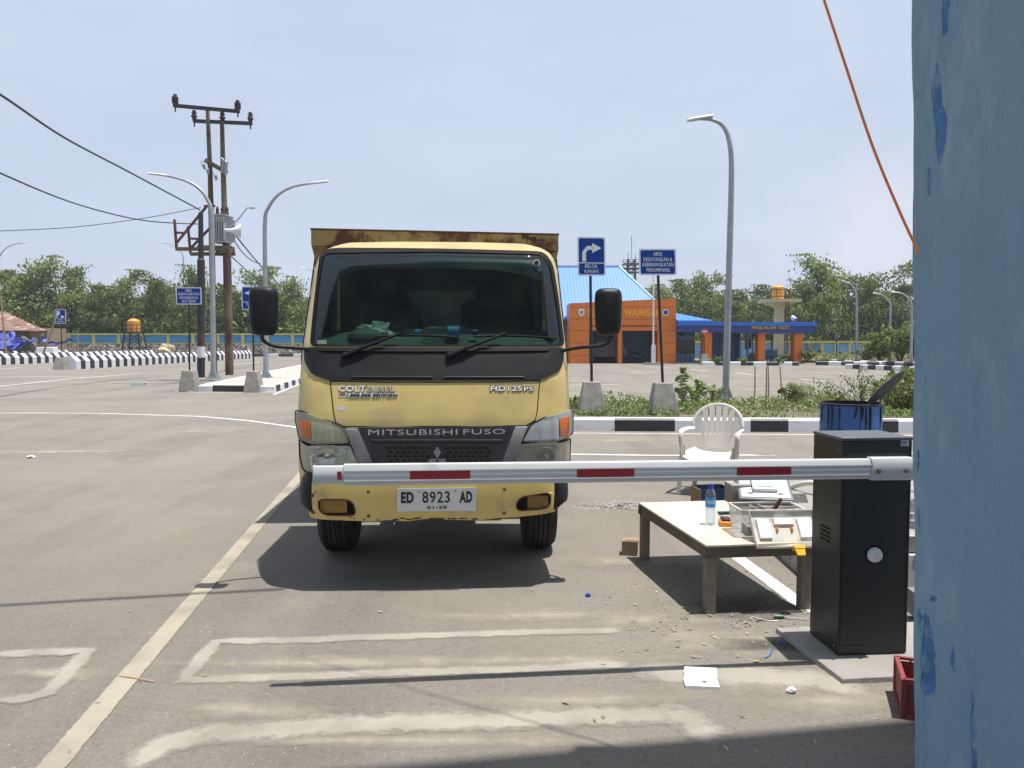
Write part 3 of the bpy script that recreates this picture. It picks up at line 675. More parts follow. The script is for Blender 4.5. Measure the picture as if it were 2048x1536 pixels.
# tint band shade at the top, sticker, permit
band = M('shade_band', (.018,.025,.03), .3, var=.1)
mb = MB(); bz = c1([(225,300),(400,300),(560,308),(1300,308),(1500,318),(1700,330),(1780,420),(1762,322),(1712,244),(1000,222),(240,238),(216,318),(196,430),(205,500),(290,400),(420,345),(600,320)])
bz = c1([(196,470),(214,318),(240,240),(1000,224),(1712,246),(1772,320),(1800,480),(1730,420),(1600,370),(1400,338),(1000,325),(620,325),(430,345),(300,400),(225,500)])
panel(mb, bz, off=-.03, thick=.003, step=.06); mb.build('sun_visor', band, truck, smooth=True)
mb = MB(); c = TS(1073, 526); 
mb.lathe(sp(c[0], c[1], .002), [(0, .001), (.027, .001), (.027, -.001)], 20, 'Y'); s1 = mb.build('round_sticker', sign_w, ws)
mb = MB(); mb.lathe(sp(c[0], c[1], .004), [(0, .001), (.017, .001), (.017, -.001)], 20, 'Y'); mb.build('sticker_emblem', rust_red, s1)
mb = MB(); panel(mb, c1([(185,820),(250,820),(250,846),(185,846)]), off=-.002, thick=.001); mb.build('permit_sticker', dash_m, ws)
# cowl
mb = MB(); panel(mb, cowl_o, off=.010, thick=.02); cw = mb.build('cowl_panel', blk_pl, truck, smooth=True)
mb = MB()
for q in ([(400,1040),(975,1040),(975,1068),(420,1068)], [(1050,1040),(1620,1040),(1600,1068),(1050,1068)]): panel(mb, c1(q), off=.0125, thick=.003)
mb.build('air_slot', dark_in, cw)
mb = MB()
for a, b in (((420,1071),(975,1071)), ((1050,1071),(1600,1071))): 
    p = [spx(580+(a[0]+(b[0]-a[0])*t)/3.413, 440+a[1]/3.413, .014) for t in np.linspace(0, 1, 8)]; mb.tube(p, .004, 6)
mb.build('slot_lip', blk_pl, cw)
mb = MB(); p = [spx(580+x/3.413, 440+(890+8*math.sin((x-100)/1770*math.pi))/3.413, .013) for x in np.linspace(110, 1866, 16)]; mb.tube(p, .007, 6); mb.build('cowl_bead', blk_trim, cw, smooth=True)
# panel gaps
mb = MB()
def gapline(pts, r=.0035): mb.tube([spx(580+a/3.413, 440+b/3.413, .0005) for a, b in pts], r, 5)
gapline([(274,1098),(280,1150),(296,1300),(313,1386)]); gapline([(1706,1092),(1700,1150),(1688,1300),(1674,1370)]); gapline([(280,1100),(640,1108),(1000,1108),(1400,1106),(1703,1096)], .004)
gapline([(313,1386),(370,1410),(1000,1410),(1610,1404),(1674,1370)], .005)
mb.build('panel_gap', blk_trim, body)
# scrape where the paint is gone, small flag plate
mb = MB(); cx, cz = TS(684, 817); k = 15
panel(mb, [(cx+random.uniform(.018, .03)*math.cos(2*math.pi*i/k)*1.1, cz+random.uniform(.014, .024)*math.sin(2*math.pi*i/k)) for i in range(k)], off=.001, thick=.001, step=1); mb.build('paint_scrape', letter_s, body)
def surf_text(name, s, u0, v0, u1, v1, m, par, off=.006, bold=.03, slant=0., Sf=S, thick=0):
    x0, zb = TS(u0, v1, Sf); x1, _ = TS(u1, v1, Sf); _, zt = TS(u0, v0, Sf)
    mb = MB(); text(mb, s, lambda a, b: sp(x0+(x1-x0)*a, zb+(zt-zb)*b, off, Sf), bold, slant); bmesh.ops.recalc_face_normals(mb.bm, faces=mb.bm.faces)
    r = bmesh.ops.extrude_face_region(mb.bm, geom=mb.bm.faces[:]); vs = [e for e in r['geom'] if isinstance(e, bmesh.types.BMVert)]
    bmesh.ops.translate(mb.bm, verts=vs, vec=(0, .004, 0)); return mb.build(name, m, par)
def badge_plate(u0, v0, u1, v1, m, par, name, off=.0025):  # thin rounded plate laid on the cab front
    mb = MB(); panel(mb, rnd([TS(u0, v1), TS(u1, v1), TS(u1, v0), TS(u0, v0)], .006), off=off, thick=.002); return mb.build(name, m, par, smooth=True)
surf_text('lettering', 'COLT', 677.5, 771, 732, 783, sign_w, body, bold=.012); surf_text('lettering_backing', 'COLT', 677.0, 770.6, 733.4, 784.4, blk_trim, body, off=.003, bold=.03)
surf_text('lettering', 'DIESEL', 735, 774, 788, 783, letter_s, body, bold=.008); surf_text('lettering_backing', 'DIESEL', 734.2, 773.4, 789.4, 784.4, blk_trim, body, off=.003, bold=.03)
b1 = badge_plate(677, 786.2, 795, 794.5, letter_s, body, 'edition_plate')
surf_text('lettering', '1.000.000 EDITION', 693, 787.3, 794, 793.4, blk_trim, b1, off=.0075, bold=.03, slant=.01)
mb = MB(); panel(mb, [TS(679, 790.3), TS(691, 790.3), TS(691, 787), TS(679, 787)], off=.005, thick=.003); mb.build('flag_stripe', red_s, b1)
surf_text('lettering_backing', 'HD125', 979.6, 769.8, 1045.4, 783.4, blk_trim, body, off=.003, bold=.05); surf_text('lettering_backing', 'PS', 1046.6, 772.3, 1068, 783.4, blk_trim, body, off=.003, bold=.05); surf_text('lettering', 'HD125', 981, 771.2, 1044, 782, sign_w, body, bold=.01); surf_text('lettering', 'PS', 1047.8, 773.7, 1066.6, 782, sign_w, body, bold=.01)
# grille
gr_o = rnd(c2([(470,380),(1530,370),(1440,600),(1405,720),(610,720),(570,600)]), .02)
mb = MB(); panel(mb, gr_o, off=.006, thick=.03); grille = mb.build('grille', grille_m, truck, smooth=True)
surf_text('lettering', 'MITSUBISHI', 737, 859, 915, 869.8, letter_s, grille, off=.014, bold=.0); surf_text('lettering', 'FUSO', 926.5, 858.2, 1010, 868.5, letter_s, grille, off=.014, bold=.0)
mb = MB(); p = [spx(570+x/3.303, 740+467/3.303, .02) for x in np.linspace(575, 1435, 14)]; mb.tube(p, .013, 8); mb.build('grille_bar', blk_pl, grille, smooth=True)
mb = MB()
for r_ in range(7):
    v = 508+r_*27
    for c_ in range(16):
        u = 672+c_*43+(13 if r_ % 2 else 0)
        if 948 < u+18 < 1062 or u > 1345: continue
        panel(mb, c2([(u,v),(u+31,v),(u+31,v+16),(u,v+16)]), off=.0075, thick=.002, step=1)
mb.build('grille_mesh', dark_in, grille)
mb = MB()
def rh(cx, cy, ang, a=42, b=25):
    pts = [(0, 0), (b, -a), (0, -2*a), (-b, -a)]; q = []
    for x, y in pts: q.append((cx+x*math.cos(ang)-y*math.sin(ang), cy+x*math.sin(ang)+y*math.cos(ang)))
    return q
for ang in (0, R(120), R(-120)): panel(mb, c2(rh(1007, 583, ang)), off=.022, thick=.012, step=1)
mb.build('emblem', chrome, grille)
for q in ([(400,385),(485,385),(582,610),(610,690),(545,690),(488,610)], [(1520,370),(1600,368),(1512,600),(1490,690),(1420,690),(1436,600)]):
    mb = MB(); panel(mb, rnd(c2(q), .008), off=.022, thick=.03); mb.build('chrome_trim', chrome, truck, smooth=True)
# headlights
bez = M('beige_bezel', (.40,.36,.26), .35, var=.12, scale=5, coat=.3)
def lamp_unit(s):
    if s < 0:
        up = [(70,268),(112,270),(330,348),(400,382),(432,484),(150,486),(92,440),(70,340)]; am = [(90,330),(168,337),(178,455),(150,456),(106,420)]; cl = [(172,338),(325,372),(372,392),(412,472),(182,470)]
        lo = [(95,455),(145,494),(435,494),(490,612),(515,700),(190,700),(120,655),(98,560)]; li = [(150,505),(425,505),(470,612),(470,690),(178,690)]; ref_c = (655, 912)
    else:
        up = [(1562,474),(1590,420),(1622,362),(1700,318),(1893,255),(1903,300),(1900,420),(1835,462)]; am = [(1812,318),(1885,296),(1893,380),(1888,425),(1815,440)]; cl = [(1578,462),(1630,372),(1700,340),(1806,318),(1808,452)]
        lo = [(1548,482),(1832,472),(1885,450),(1880,610),(1860,690),(1490,690),(1512,598)]; li = [(1560,492),(1830,482),(1830,610),(1820,680),(1505,680),(1525,598)]; ref_c = (1092, 912)
    mb = MB(); panel(mb, rnd(c2(up), .012), off=.012, thick=.05); hu = mb.build('headlight', lens_c if s < 0 else lens_g, truck, smooth=True)
    if s > 0: hu['label'] = 'cleaner headlight, clear grey lens'
    mb = MB(); panel(mb, rnd(c2(am), .01), off=.019, thick=.012, step=.012); mb.build('indicator_lens', amber, hu, smooth=True)
    rib_m = M('ribbed_lens', (.38,.385,.25) if s < 0 else (.42,.45,.46), .12, var=.18, scale=5, stretch=(6,1,1), coat=.6)
    mb = MB(); panel(mb, rnd(c2(cl), .01), off=.018, thick=.012, step=.02); mb.build('clear_lens', rib_m, hu, smooth=True)
    mb = MB()
    for k in range(5 if s < 0 else 0):
        u = 225+k*38; mb.tube([spx(570+u/3.303, 740+(395+k*6)/3.303, .019), spx(570+(u+6)/3.303, 740+468/3.303, .019)], .0025, 5)
    for k in range(7 if s > 0 else 9): 
        v = 385+k*10; 
        mb.tube([spx(570+a/3.303, 740+v/3.303, .020) for a in ((100, 125, 160) if s < 0 else (1816, 1850, 1886))], .0016, 4)
    mb.build('lens_rib', lens_c, hu)
    mb = MB(); panel(mb, rnd(c2(lo), .012), off=.006, thick=.06); hl = mb.build('headlight', bez, truck, smooth=True)
    for oo, pp in ((up, hu), (lo, hl)):
        mb = MB(); rq = rnd(c2(oo), .012); mb.tube([sp(x, z, .010) for x, z in rq+rq[:1]], .0045, 5, caps=False); mb.build('lamp_seal', blk_trim, pp, smooth=True)
    mb = MB(); panel(mb, rnd(c2(li), .012), off=.0085, thick=.004); mb.build('lamp_bowl', M('faceted_reflector', (.72,.73,.74), .10, metal=1, var=.3, scale=9, bump=1., bscale=16) if s < 0 else M('hazed_bowl', (.40,.38,.33), .25, var=.2, scale=8), hl, smooth=True)
    x, z = TS(*ref_c); mb = MB(); c = sp(x, z, .012)
    mb.lathe(c, [(0, .022), (.016, .020), (.019, .0), (.045, .003), (.060, .010), (.062, .002)], 20, 'Y'); mb.build('reflector', refl if s < 0 else lens_g, hl, smooth=True)
    mb = MB(); panel(mb, rnd(c2(li), .012), off=.034, thick=.003, step=.03); mb.build('lamp_cover', lensgl, hl, smooth=True)
lamp_unit(-1); lamp_unit(1)
# --- bumper
def SB(x, z):
    t = min(abs(x)/.80, 1.2); return .0+.03*t*t+(.10*max(0, t-.93)/.07 if t > .93 else 0)*.5-.012*math.sin((z-.45)*9)
def hole(l): return rnd(c2(l, SB), .03)
bo = rnd(c2([(163,738),(1000,732),(1784,730),(1794,800),(1786,932),(1530,972),(1400,978),(1300,992),(1080,990),(960,980),(800,1000),(690,990),(560,1000),(180,976),(160,960)], SB), .008)
h1 = hole([(218,862),(255,853),(415,855),(452,880),(468,950),(440,962),(270,960),(225,930)]); h2 = hole([(1528,880),(1560,838),(1740,810),(1757,830),(1752,900),(1700,918),(1545,930),(1530,912)])
mb = MB(); panel(mb, bo, holes=[h1, h2], Sf=SB, thick=.015, step=.06)
tp = [(x, z) for x, z in [( -.80, .708), (.80, .708)]]
mb.grid([[Vector((x, SB(x, .70)+.004, .712)) for x in np.linspace(-.775, .775, 24)], [Vector((x, .22, .722)) for x in np.linspace(-.775, .775, 24)]])
bump = mb.build('bumper', truck_y2, truck, smooth=True)
for hh_, s in ((h1, -1), (h2, 1)):
    mb = MB(); k = len(hh_)
    for i in range(k): a, b = hh_[i], hh_[(i+1) % k]; mb.bar(sp(a[0], a[1], .001, SB), sp(b[0], b[1], .001, SB), .008)
    mb.build('fog_lamp_rim', rust_b, bump)
    cx = sum(p[0] for p in hh_)/k; cz = sum(p[1] for p in hh_)/k; mb = MB()
    mb.box((cx, .06, cz), (.26, .01, .11)); mb.build('fog_lamp_cavity', dark_in, bump)
    mb = MB(); x0, x1 = (cx-.112, cx+.06) if s < 0 else (cx-.035, cx+.10)
    for i in range(16): xx = x0+(x1-x0)*(i+.5)/16; mb.box((xx, .036, cz), ((x1-x0)/16*.8, .008, .082))
    mb.box(((x0+x1)/2, .044, cz), (x1-x0, .01, .086)); mb.build('fog_lamp_lens', amber_d, bump)
for u, v in ((550,805),(1450,788),(552,965),(1448,945)): x, z = TS(570+u/3.303, 740+v/3.303, SB); MB().lathe(sp(x, z, .001, SB), [(0, .006), (.008, .005), (.011, 0)], 12, 'Y').build('bolt', rust_b, bump, smooth=True)
for k_ in range(26):
    if k_ < 15: cu_, cv_ = 740+k_*38+random.uniform(-12, 12), 985+random.uniform(-7, 5)
    else: cu_, cv_ = random.choice([(random.uniform(168, 200), random.uniform(800, 960)), (random.uniform(220, 700), random.uniform(970, 992)), (random.uniform(1500, 1780), random.uniform(905, 968)), (random.uniform(480, 600), random.uniform(760, 800))])
    x_, z_ = TS(570+cu_/3.303, 740+cv_/3.303, SB); n_ = 9; rx = random.uniform(.010, .034) if k_ < 15 else random.uniform(.003, .009)
    mb = MB(); panel(mb, [(x_+rx*random.uniform(.5, 1.3)*math.cos(6.283*i/n_), z_+min(rx*.6, .006)*random.uniform(.5, 1.2)*math.sin(6.283*i/n_)) for i in range(n_)], Sf=SB, off=.0015, thick=.001, step=1); mb.build('rust_spot', rust_b, bump)
mb = MB()
for u, v in ((187,828),(190,938)): x, z = TS(570+u/3.303, 740+v/3.303, SB); mb.lathe(sp(x, z, .001, SB), [(0, .002), (.012, .001), (.013, -.001)], 9, 'Y')
mb.build('rust_spot', rust_b, bump)
# bumper end caps
for q in ([(92,690),(130,716),(168,742),(168,950),(140,958),(112,900),(95,820)], [(1784,740),(1925,735),(1925,800),(1905,885),(1832,930),(1785,925)]):
    pass
for s in (-1, 1):
    mb = MB(); rows = []
    for z in np.linspace(.50, .735 if s > 0 else .76, 7):
        r = []
        for a in np.linspace(0, 90, 8):
            inset_ = .05*((z-.6)/.12)**2*.5+(.05 if z < .53 else 0)
            xx = .765+(.135-inset_)*math.sin(R(a)); yy = .03+.20*(1-math.cos(R(a)))+.02; r.append(Vector((s*xx, yy, z)))
        r.append(Vector((s*(.765+.135-inset_), .62, z))); rows.append(r)
    mb.grid(rows); rows = [list(r) for r in rows]
    mb.grid([rows[-1], [Vector((s*.74, p.y, p.z-.005)) for p in rows[-1]]]); mb.grid([rows[0], [Vector((s*.74, p.y, p.z+.005)) for p in rows[0]]])
    mb.build('bumper_corner', blk_pl, truck, smooth=True)
# number plate
po = c2([(744,782),(1260,776),(1259,925),(744,930)], SB)
mb = MB(); panel(mb, rnd([(x, z) for x, z in po], .008), off=.014, thick=.008, Sf=SB, step=.2); plate = mb.build('number_plate', plate_w, bump)
def ptext(s, u0, v0, u1, v1, m, bold=.0): surf_text('plate_lettering', s, 570+u0/3.303, 740+v0/3.303, 570+u1/3.303, 740+v1/3.303, m, plate, off=.0165, bold=bold, Sf=SB)
ptext('ED', 768, 803, 852, 877, plate_k, .045); ptext('8923', 908, 800, 1090, 876, plate_k, .012); ptext('AD', 1152, 798, 1237, 874, plate_k, .045); ptext('01', 938, 896, 984, 917, plate_g, .03); ptext('29', 1015, 894, 1070, 916, plate_g, .03)
mb = MB()
for u, v in ((884,802),(1126,797),(1003,906)): x, z = TS(570+u/3.303, 740+v/3.303, SB); mb.lathe(sp(x, z, .017, SB), [(0, .003), (.005, .002), (.005, -.003)], 8, 'Y')
mb.build('plate_bolt', rust_b, plate)
mb = MB(); k = len(po)
for i in range(k): a, b = po[i], po[(i+1) % k]; mb.bar(sp(a[0], a[1], .0145, SB), sp(b[0], b[1], .0145, SB), .006, .004)
mb.build('plate_rim', plate_w, plate)
# --- wheels
def tyre(x0, y0, dual=0):
    w = .25; r = .395; mb = MB(); prof = [(.21, -w/2+.02), (.30, -w/2), (.36, -w/2+.005), (r-.012, -w/2+.03)]
    n_ = 5
    for i in range(n_):
        a = -w/2+.035+(w-.07)*i/n_; b = a+(w-.07)/n_*.72; prof += [(r, a), (r, b), (r-.010, b+.002), (r-.010, a+(w-.07)/n_-.002)]
    prof += [(r-.012, w/2-.03), (.36, w/2-.005), (.30, w/2), (.21, w/2-.02)]
    wh = empty('wheel', (x0, y0, r)); wh.parent = truck
    mb.lathe((0, 0, 0), prof, 48, 'X'); mb.build('tyre', tyre_m, wh, smooth=True)
    mb = MB(); mb.lathe((0, 0, 0), [(0, -.03), (.08, -.03), (.13, -.05), (.19, -.06), (.215, -.09), (.215, .09), (.19, .06), (.12, .04), (0, .03)], 24, 'X'); mb.build('rim', alu, wh, smooth=True)
for s in (-1, 1): tyre(s*.762, 1.05)
for s in (-1, 1):
    tyre(s*.86, 3.45); tyre(s*.62, 3.45)
mb = MB()
for s in (-1, 1): mb.box((s*.36, 2.6, .66), (.08, 4.4, .2))
mb.tube([(-.7, 1.05, .395), (.7, 1.05, .395)], .05, 10); mb.tube([(-.8, 3.45, .395), (.8, 3.45, .395)], .06, 10); mb.lathe((0, 3.45, .395), [(0, -.2), (.14, -.12), (.16, 0), (.14, .12), (0, .2)], 14, 'Y')
mb.box((0, .5, .6), (1.3, .7, .25)); mb.box((.05, 1.6, .62), (.6, 1.0, .5)); mb.box((0, 1.1, .52), (.9, .25, .12)); mb.box((.62, 2.3, .6), (.35, .7, .35)); mb.box((-.62, 2.3, .6), (.35, .6, .35))
mb.tube([(-.28, .6, .52), (-.30, .8, .47), (-.30, 1.2, .5)], .03, 8)
mb.build('chassis', dark_in, truck)
# mudguards (inner)
mb = MB()
for s in (-1, 1):
    rows = []
    for a in np.linspace(10, 175, 12): rows.append([Vector((s*xx, 1.05-.50*math.cos(R(a)), .44+.48*math.sin(R(a)))) for xx in (.58, .88)])
    mb.grid(rows)
mb.build('mudguard', blk_pl, truck, smooth=True)
mb = MB()   # cab floor
mb.box((0, .95, .72), (1.6, 1.6, .05)); mb.build('cab_floor', dark_in, truck)
# --- dump body
def TB(u, v, y):
    d = tray(u, v); t = (y-O_l.y)/d.y; return O_l+d*t
yb = 1.98; zr = TB(868, 464, yb-.12).z; hw = 1.03
a = TB(622, 459.5, yb-.12); b = TB(1117, 470.5, yb-.12); xL, xR = a.x, b.x; dz = b.z-a.z
bed = MB()
def zz(x, z): return z+dz*(x-xL)/(xR-xL)
def bedbox(x0, x1, y0, y1, z0, z1): bed.hexa([(x0, y0, zz(x0, z0)), (x1, y0, zz(x1, z0)), (x1, y1, zz(x1, z0)), (x0, y1, zz(x0, z0))], [(x0, y0, zz(x0, z1)), (x1, y0, zz(x1, z1)), (x1, y1, zz(x1, z1)), (x0, y1, zz(x0, z1))])
zt0 = a.z; bedbox(xL, xR, yb, yb+.05, .95, zt0-.14)
bedbox(xL+.06, xL+.11, yb+.05, yb+3.3, .95, zt0-.14); bedbox(xR-.11, xR-.06, yb+.05, yb+3.3, .95, zt0-.14); bedbox(xL+.11, xR-.11, yb+.05, yb+3.3, .95, 1.0); bedbox(xL+.11, xR-.11, yb+3.25, yb+3.3, 1.0, zt0-.14)
bed.build('dump_bed', rust_y, truck)
bed = MB(); bedbox(xL, xR, yb-.12, yb+.05, zt0-.135, zt0); bedbox(xL, xL+.17, yb+.05, yb+3.35, zt0-.135, zt0); bedbox(xR-.17, xR, yb+.05, yb+3.35, zt0-.135, zt0)
for s, xe in ((1, xL), (-1, xR)):
    for y_ in (yb-.02,): bed.hexa([(xe+s*.05, y_, zt0-.42), (xe+s*.12, y_, zt0-.42), (xe+s*.12, y_+.3, zt0-.42), (xe+s*.05, y_+.3, zt0-.42)], [(xe, y_-.08, zt0-.14+ (dz if s < 0 else 0)), (xe+s*.20, y_-.08, zt0-.14+(dz if s < 0 else 0)), (xe+s*.20, y_+.3, zt0-.14+(dz if s < 0 else 0)), (xe, y_+.3, zt0-.14+(dz if s < 0 else 0))])
rail = bed.build('top_rail', rust_y, truck)
bed = MB(); bedbox(xL-.006, xR+.006, yb-.128, yb-.04, zt0+.002, zt0+.014); bed.build('rusty_rim', rust_b, truck)
# --- mirrors
for s, base, path, lab in ((-1, (527, 622), [(524,668),(526,680),(545,691),(580,695),(632,698.5)], None), (1, (1217, 624), [(1222,672),(1216,686),(1196,692),(1160,695),(1120,702)], None)):
    yl = .12; c = TB(base[0], base[1], yl); mir = empty('mirror', c); mir.parent = truck
    rows = []; n_ = 20; hgt = (TB(527, 573, yl).z-TB(527, 671, yl).z)/2; wd = .086
    prof = [(-.045, .80), (-.055, .93), (-.03, 1.0), (.02, 1.0), (.05, .93), (.06, .8)]
    mb = MB()
    for y_, sc_ in [(-.062, .0), (-.060, .55), (-.05, .82), (-.03, .96), (0, 1.0), (.035, 1.0), (.04, .9)]:
        ring = []
        for k in range(28):
            a_ = 2*math.pi*k/28; ca, sa = math.cos(a_), math.sin(a_); e = .42
            xx = wd*sc_*math.copysign(abs(ca)**e, ca); zz_ = hgt*(1-(1-sc_)*.5)*math.copysign(abs(sa)**e, sa)*(1 if sc_ else 0); xx *= 1+.06*(zz_/hgt)
            ring.append(Vector((xx, y_, zz_)))
        rows.append(ring+[ring[0]])
    mb.grid(rows); mb.build('housing', blk_pl, mir, smooth=True, weld=True)
    mb = MB(); mb.box((0, .041, 0), (.14, .006, hgt*1.75)); mb.build('mirror_glass', chrome, mir)
    mb = MB(); pts = []
    for i, (u, v) in enumerate(path): yy = yl+.03+(.16*i/(len(path)-1)); pts.append(TB(u, v, yy)-c)
    mb.tube(smoothpath(pts, 5), .0125, 10); mb.bar(pts[-1]+Vector((-.03*s, 0, 0)), pts[-1]+Vector((.05*s*-1, .02, 0)), .04, .03)
    mb.lathe(pts[0]+Vector((0, 0, .02)), [(.02, -.03), (.026, 0), (.02, .06)], 10); mb.build('mirror_arm', blk_pl, mir, smooth=True)
# side indicator
mb = MB(); mb.lathe(Vector((-.90, .60, 1.72)), [(0, .03), (.02, .025), (.028, 0)], 12, 'Y'); mb.build('side_repeater', blk_pl, truck, smooth=True)
# --- wipers
def wiper(piv, elbow, b0, b1, mid=None):
    mb = MB(); p0 = spx(*piv, .03); p1 = spx(*elbow, .035)
    w = mb.tube([p0+Vector((0, 0, -.01)), p0.lerp(p1, .3)+Vector((0, -.012, 0)), p0.lerp(p1, .35)+Vector((0, -.012, 0)), p1], [.018, .014, .011, .009], 8).build('wiper', blk_trim, truck, smooth=True)
    mb = MB(); pts = [spx(b0[0]+(b1[0]-b0[0])*t, b0[1]+(b1[1]-b0[1])*t-3*math.sin(t*math.pi), .018) for t in np.linspace(0, 1, 8)]
    mb.tube(pts, .0075, 6); q = [p+Vector((0, -.012, .002)) for p in pts[1:-1]]; mb.tube(q, .005, 6)
    mb.bar(p1, pts[3], .012, .01); mb.build('wiper_blade', blk_trim, w, smooth=True)
    mb = MB(); mb.lathe(p0+Vector((0, .015, -.005)), [(0, .03), (.018, .025), (.022, 0)], 14, 'Y'); mb.build('wiper_pivot', blk_pl, w, smooth=True)
wiper((690, 709), (803, 666.5), (748, 673.5), (915, 674.5)); wiper((898, 709), (1011, 667), (946, 673), (1112, 677))
# --- things lying on the dashboard
def TD(u, v, y): return TO+Matrix.Rotation(TA, 3, 'Z')@TB(u, v, y)
def bottle(name, T, L, r, label_txt=None, fill=.6, lab=True, nm='bottle'):
    """standing bottle in local z, height L"""
    root = empty(nm, (0, 0, 0)); s = L
    prof = [(0, .004), (r*.55, .0), (r*.92, .008*s/.25), (r, .03*s/.25)]
    for k in range(7): z = s*(.15+.07*k); prof += [(r, z), (r*.94, z+s*.012), (r, z+s*.024)] if k < 3 else [(r*.97, z)]
    prof += [(r, s*.66), (r*.98, s*.72), (r*.80, s*.80), (r*.45, s*.88), (r*.40, s*.905)]
    b = MB().lathe((0, 0, 0), prof, 24).build('bottle_body', pet, root, smooth=True)
    MB().lathe((0, 0, 0), [(0, .006), (r*.93, .01), (r*.93, s*fill), (0, s*fill)], 20).build('water', glass_mat('water', (.90,.94,.96), rough=0), root, smooth=True)
    MB().lathe((0, 0, 0), [(r*.47, s*.905), (r*.47, s*.985), (r*.42, s), (0, s)], 20).build('cap', blue_cap, root, smooth=True)
    MB().lathe((0, 0, 0), [(r*.50, s*.88), (r*.50, s*.90)], 20).build('neck_ring', blue_cap, root, smooth=True)
    if lab:
        lb = MB().lathe((0, 0, 0), [(r*1.015, s*.44), (r*1.015, s*.66)], 28).build('bottle_label', aqua, root, smooth=True)
        if label_txt:
            mb = MB(); text(mb, label_txt, lambda a, b: Vector((r*1.03*math.sin((a-.5)*1.7), -r*1.03*math.cos((a-.5)*1.7), s*(.52+.09*b))), .02); mb.build('label_lettering', sign_w, lb)
    return root
bt = bottle('b', None, .37, .046, nm='water_bottle'); bt.location = TD(848, 663, .44); bt.rotation_euler = (0, R(90), TA); tag(bt, 'blue-capped clear water bottle lying on its side on the truck dashboard', 'bottle')
bt.location += Vector((0, 0, -.006))
bt2 = bottle('b', None, .19, .028, nm='water_bottle'); bt2.location = TD(806, 666, .56); bt2.rotation_euler = (0, R(90), TA); tag(bt2, 'small blue bottle lying beside the white bag behind the windscreen', 'bottle')
V = []; F = []; ctr = TD(752, 669, .50); n1, n2_ = 16, 10
mb = MB(); rows = []
for i in range(n1):
    r = []
    for j in range(n2_):
        a_, b_ = 2*math.pi*i/(n1), math.pi*j/(n2_-1); rr_ = 1+.28*math.sin(3*a_+b_*4)+random.uniform(-.2, .2)
        r.append(ctr+Vector((.12*rr_*math.cos(a_)*math.sin(b_), .06*rr_*math.sin(a_)*math.sin(b_), .075*rr_*math.cos(b_)+.0)))
    rows.append(r)
rows.append(rows[0]); o = mb.grid(rows).build('plastic_bag', clothw); tag(o, 'crumpled pale green-white plastic bag on the truck dashboard', 'bag')
# ------------------------------------------------------------------ barrier gate
BA = 0.0
bx = empty('barrier_gate', (0, 0, 0), 0, 'barrier gate: black cabinet with round white knob and long white arm with red stickers', 'barrier gate')
cF, cFL = G(1813, 1306.5, .03), G(1674, 1311, .03); cBL = G(1620.5, 1273.5, .03)
ux = (cF-cFL).normalized(); uy = Vector((-ux.y, ux.x, 0)); W_ = (cF-cFL).length; D_ = .30
ang = math.atan2(ux.y, ux.x); bx.location = cFL; bx.rotation_euler = (0, 0, ang)
Hc = P(1680, 881, cFL.y).z-.03
mb = MB(); mb.box((W_/2, D_/2, Hc/2), (W_, D_, Hc-.004)); mb.build('housing', cab_grey, bx, bevel=.005)
MB().box((W_/2, D_/2, Hc+.006), (W_+.006, D_+.006, .016)).build('lid', M('lid_grey', (.07,.08,.085), .4, var=.1), bx, bevel=.004)
mb = MB()
for a_, b_ in (((.012, .05), (.012, Hc-.06)), ((W_-.012, .05), (W_-.012, Hc-.06)), ((.012, .05), (W_-.012, .05)), ((.012, Hc-.06), (W_-.012, Hc-.06))): mb.bar((a_[0], -.0004, a_[1]), (b_[0], -.0004, b_[1]), .003, .002)
mb.build('door_seam', dark_in, bx)
for y_, z_ in ((.03, .04), (D_-.03, .04), (.03, Hc-.05), (D_-.03, Hc-.05)): MB().lathe((-.001, y_, z_), [(0, -.003), (.007, -.002), (.008, .001)], 10, 'X').build('screw', alu, bx)
mb = MB()
for c_ in range(5):
    for r_ in range(4): mb.bar((-.001, .20-c_*.022+.0, .62-r_*.022-c_*.0), (-.001, .188-c_*.022, .612-r_*.022), .006, .004)
mb.build('vent_slots', dark_in, bx)
def inbx(u, v):   # point on the cabinet's front face
    d = ray(u, v); o = Vector((0, 0, CAMH)); nrm = uy; t = (cFL-o).dot(nrm)/d.dot(nrm); p = o+d*t-cFL; return Vector((p.dot(ux), 0, p.z))
kn = inbx(1748, 1109); mb = MB(); mb.lathe(kn, [(0, .034), (.020, .032), (.033, .022), (.038, .008), (.038, 0)], 28, 'Y'); mb.box(kn+Vector((0, -.036, 0)), (.007, .004, .03)); mb.build('knob', pvc, bx, smooth=True)
mb = MB(); mb.lathe(kn+Vector((0, .001, 0)), [(.038, .004), (.045, .002), (.046, 0)], 24, 'Y'); mb.build('knob_ring', blk_trim, bx)
s_ = inbx(1809, 886); mb = MB(); mb.box(s_+Vector((0, -.002, 0)), (.042, .001, .030)); pl = mb.build('rating_plate', letter_s, bx)
mb = MB()
for k in range(4): mb.box(s_+Vector((-.003, -.0035, .009-k*.006)), (.030, .0008, .002))
mb.build('plate_print', sign_b, pl)
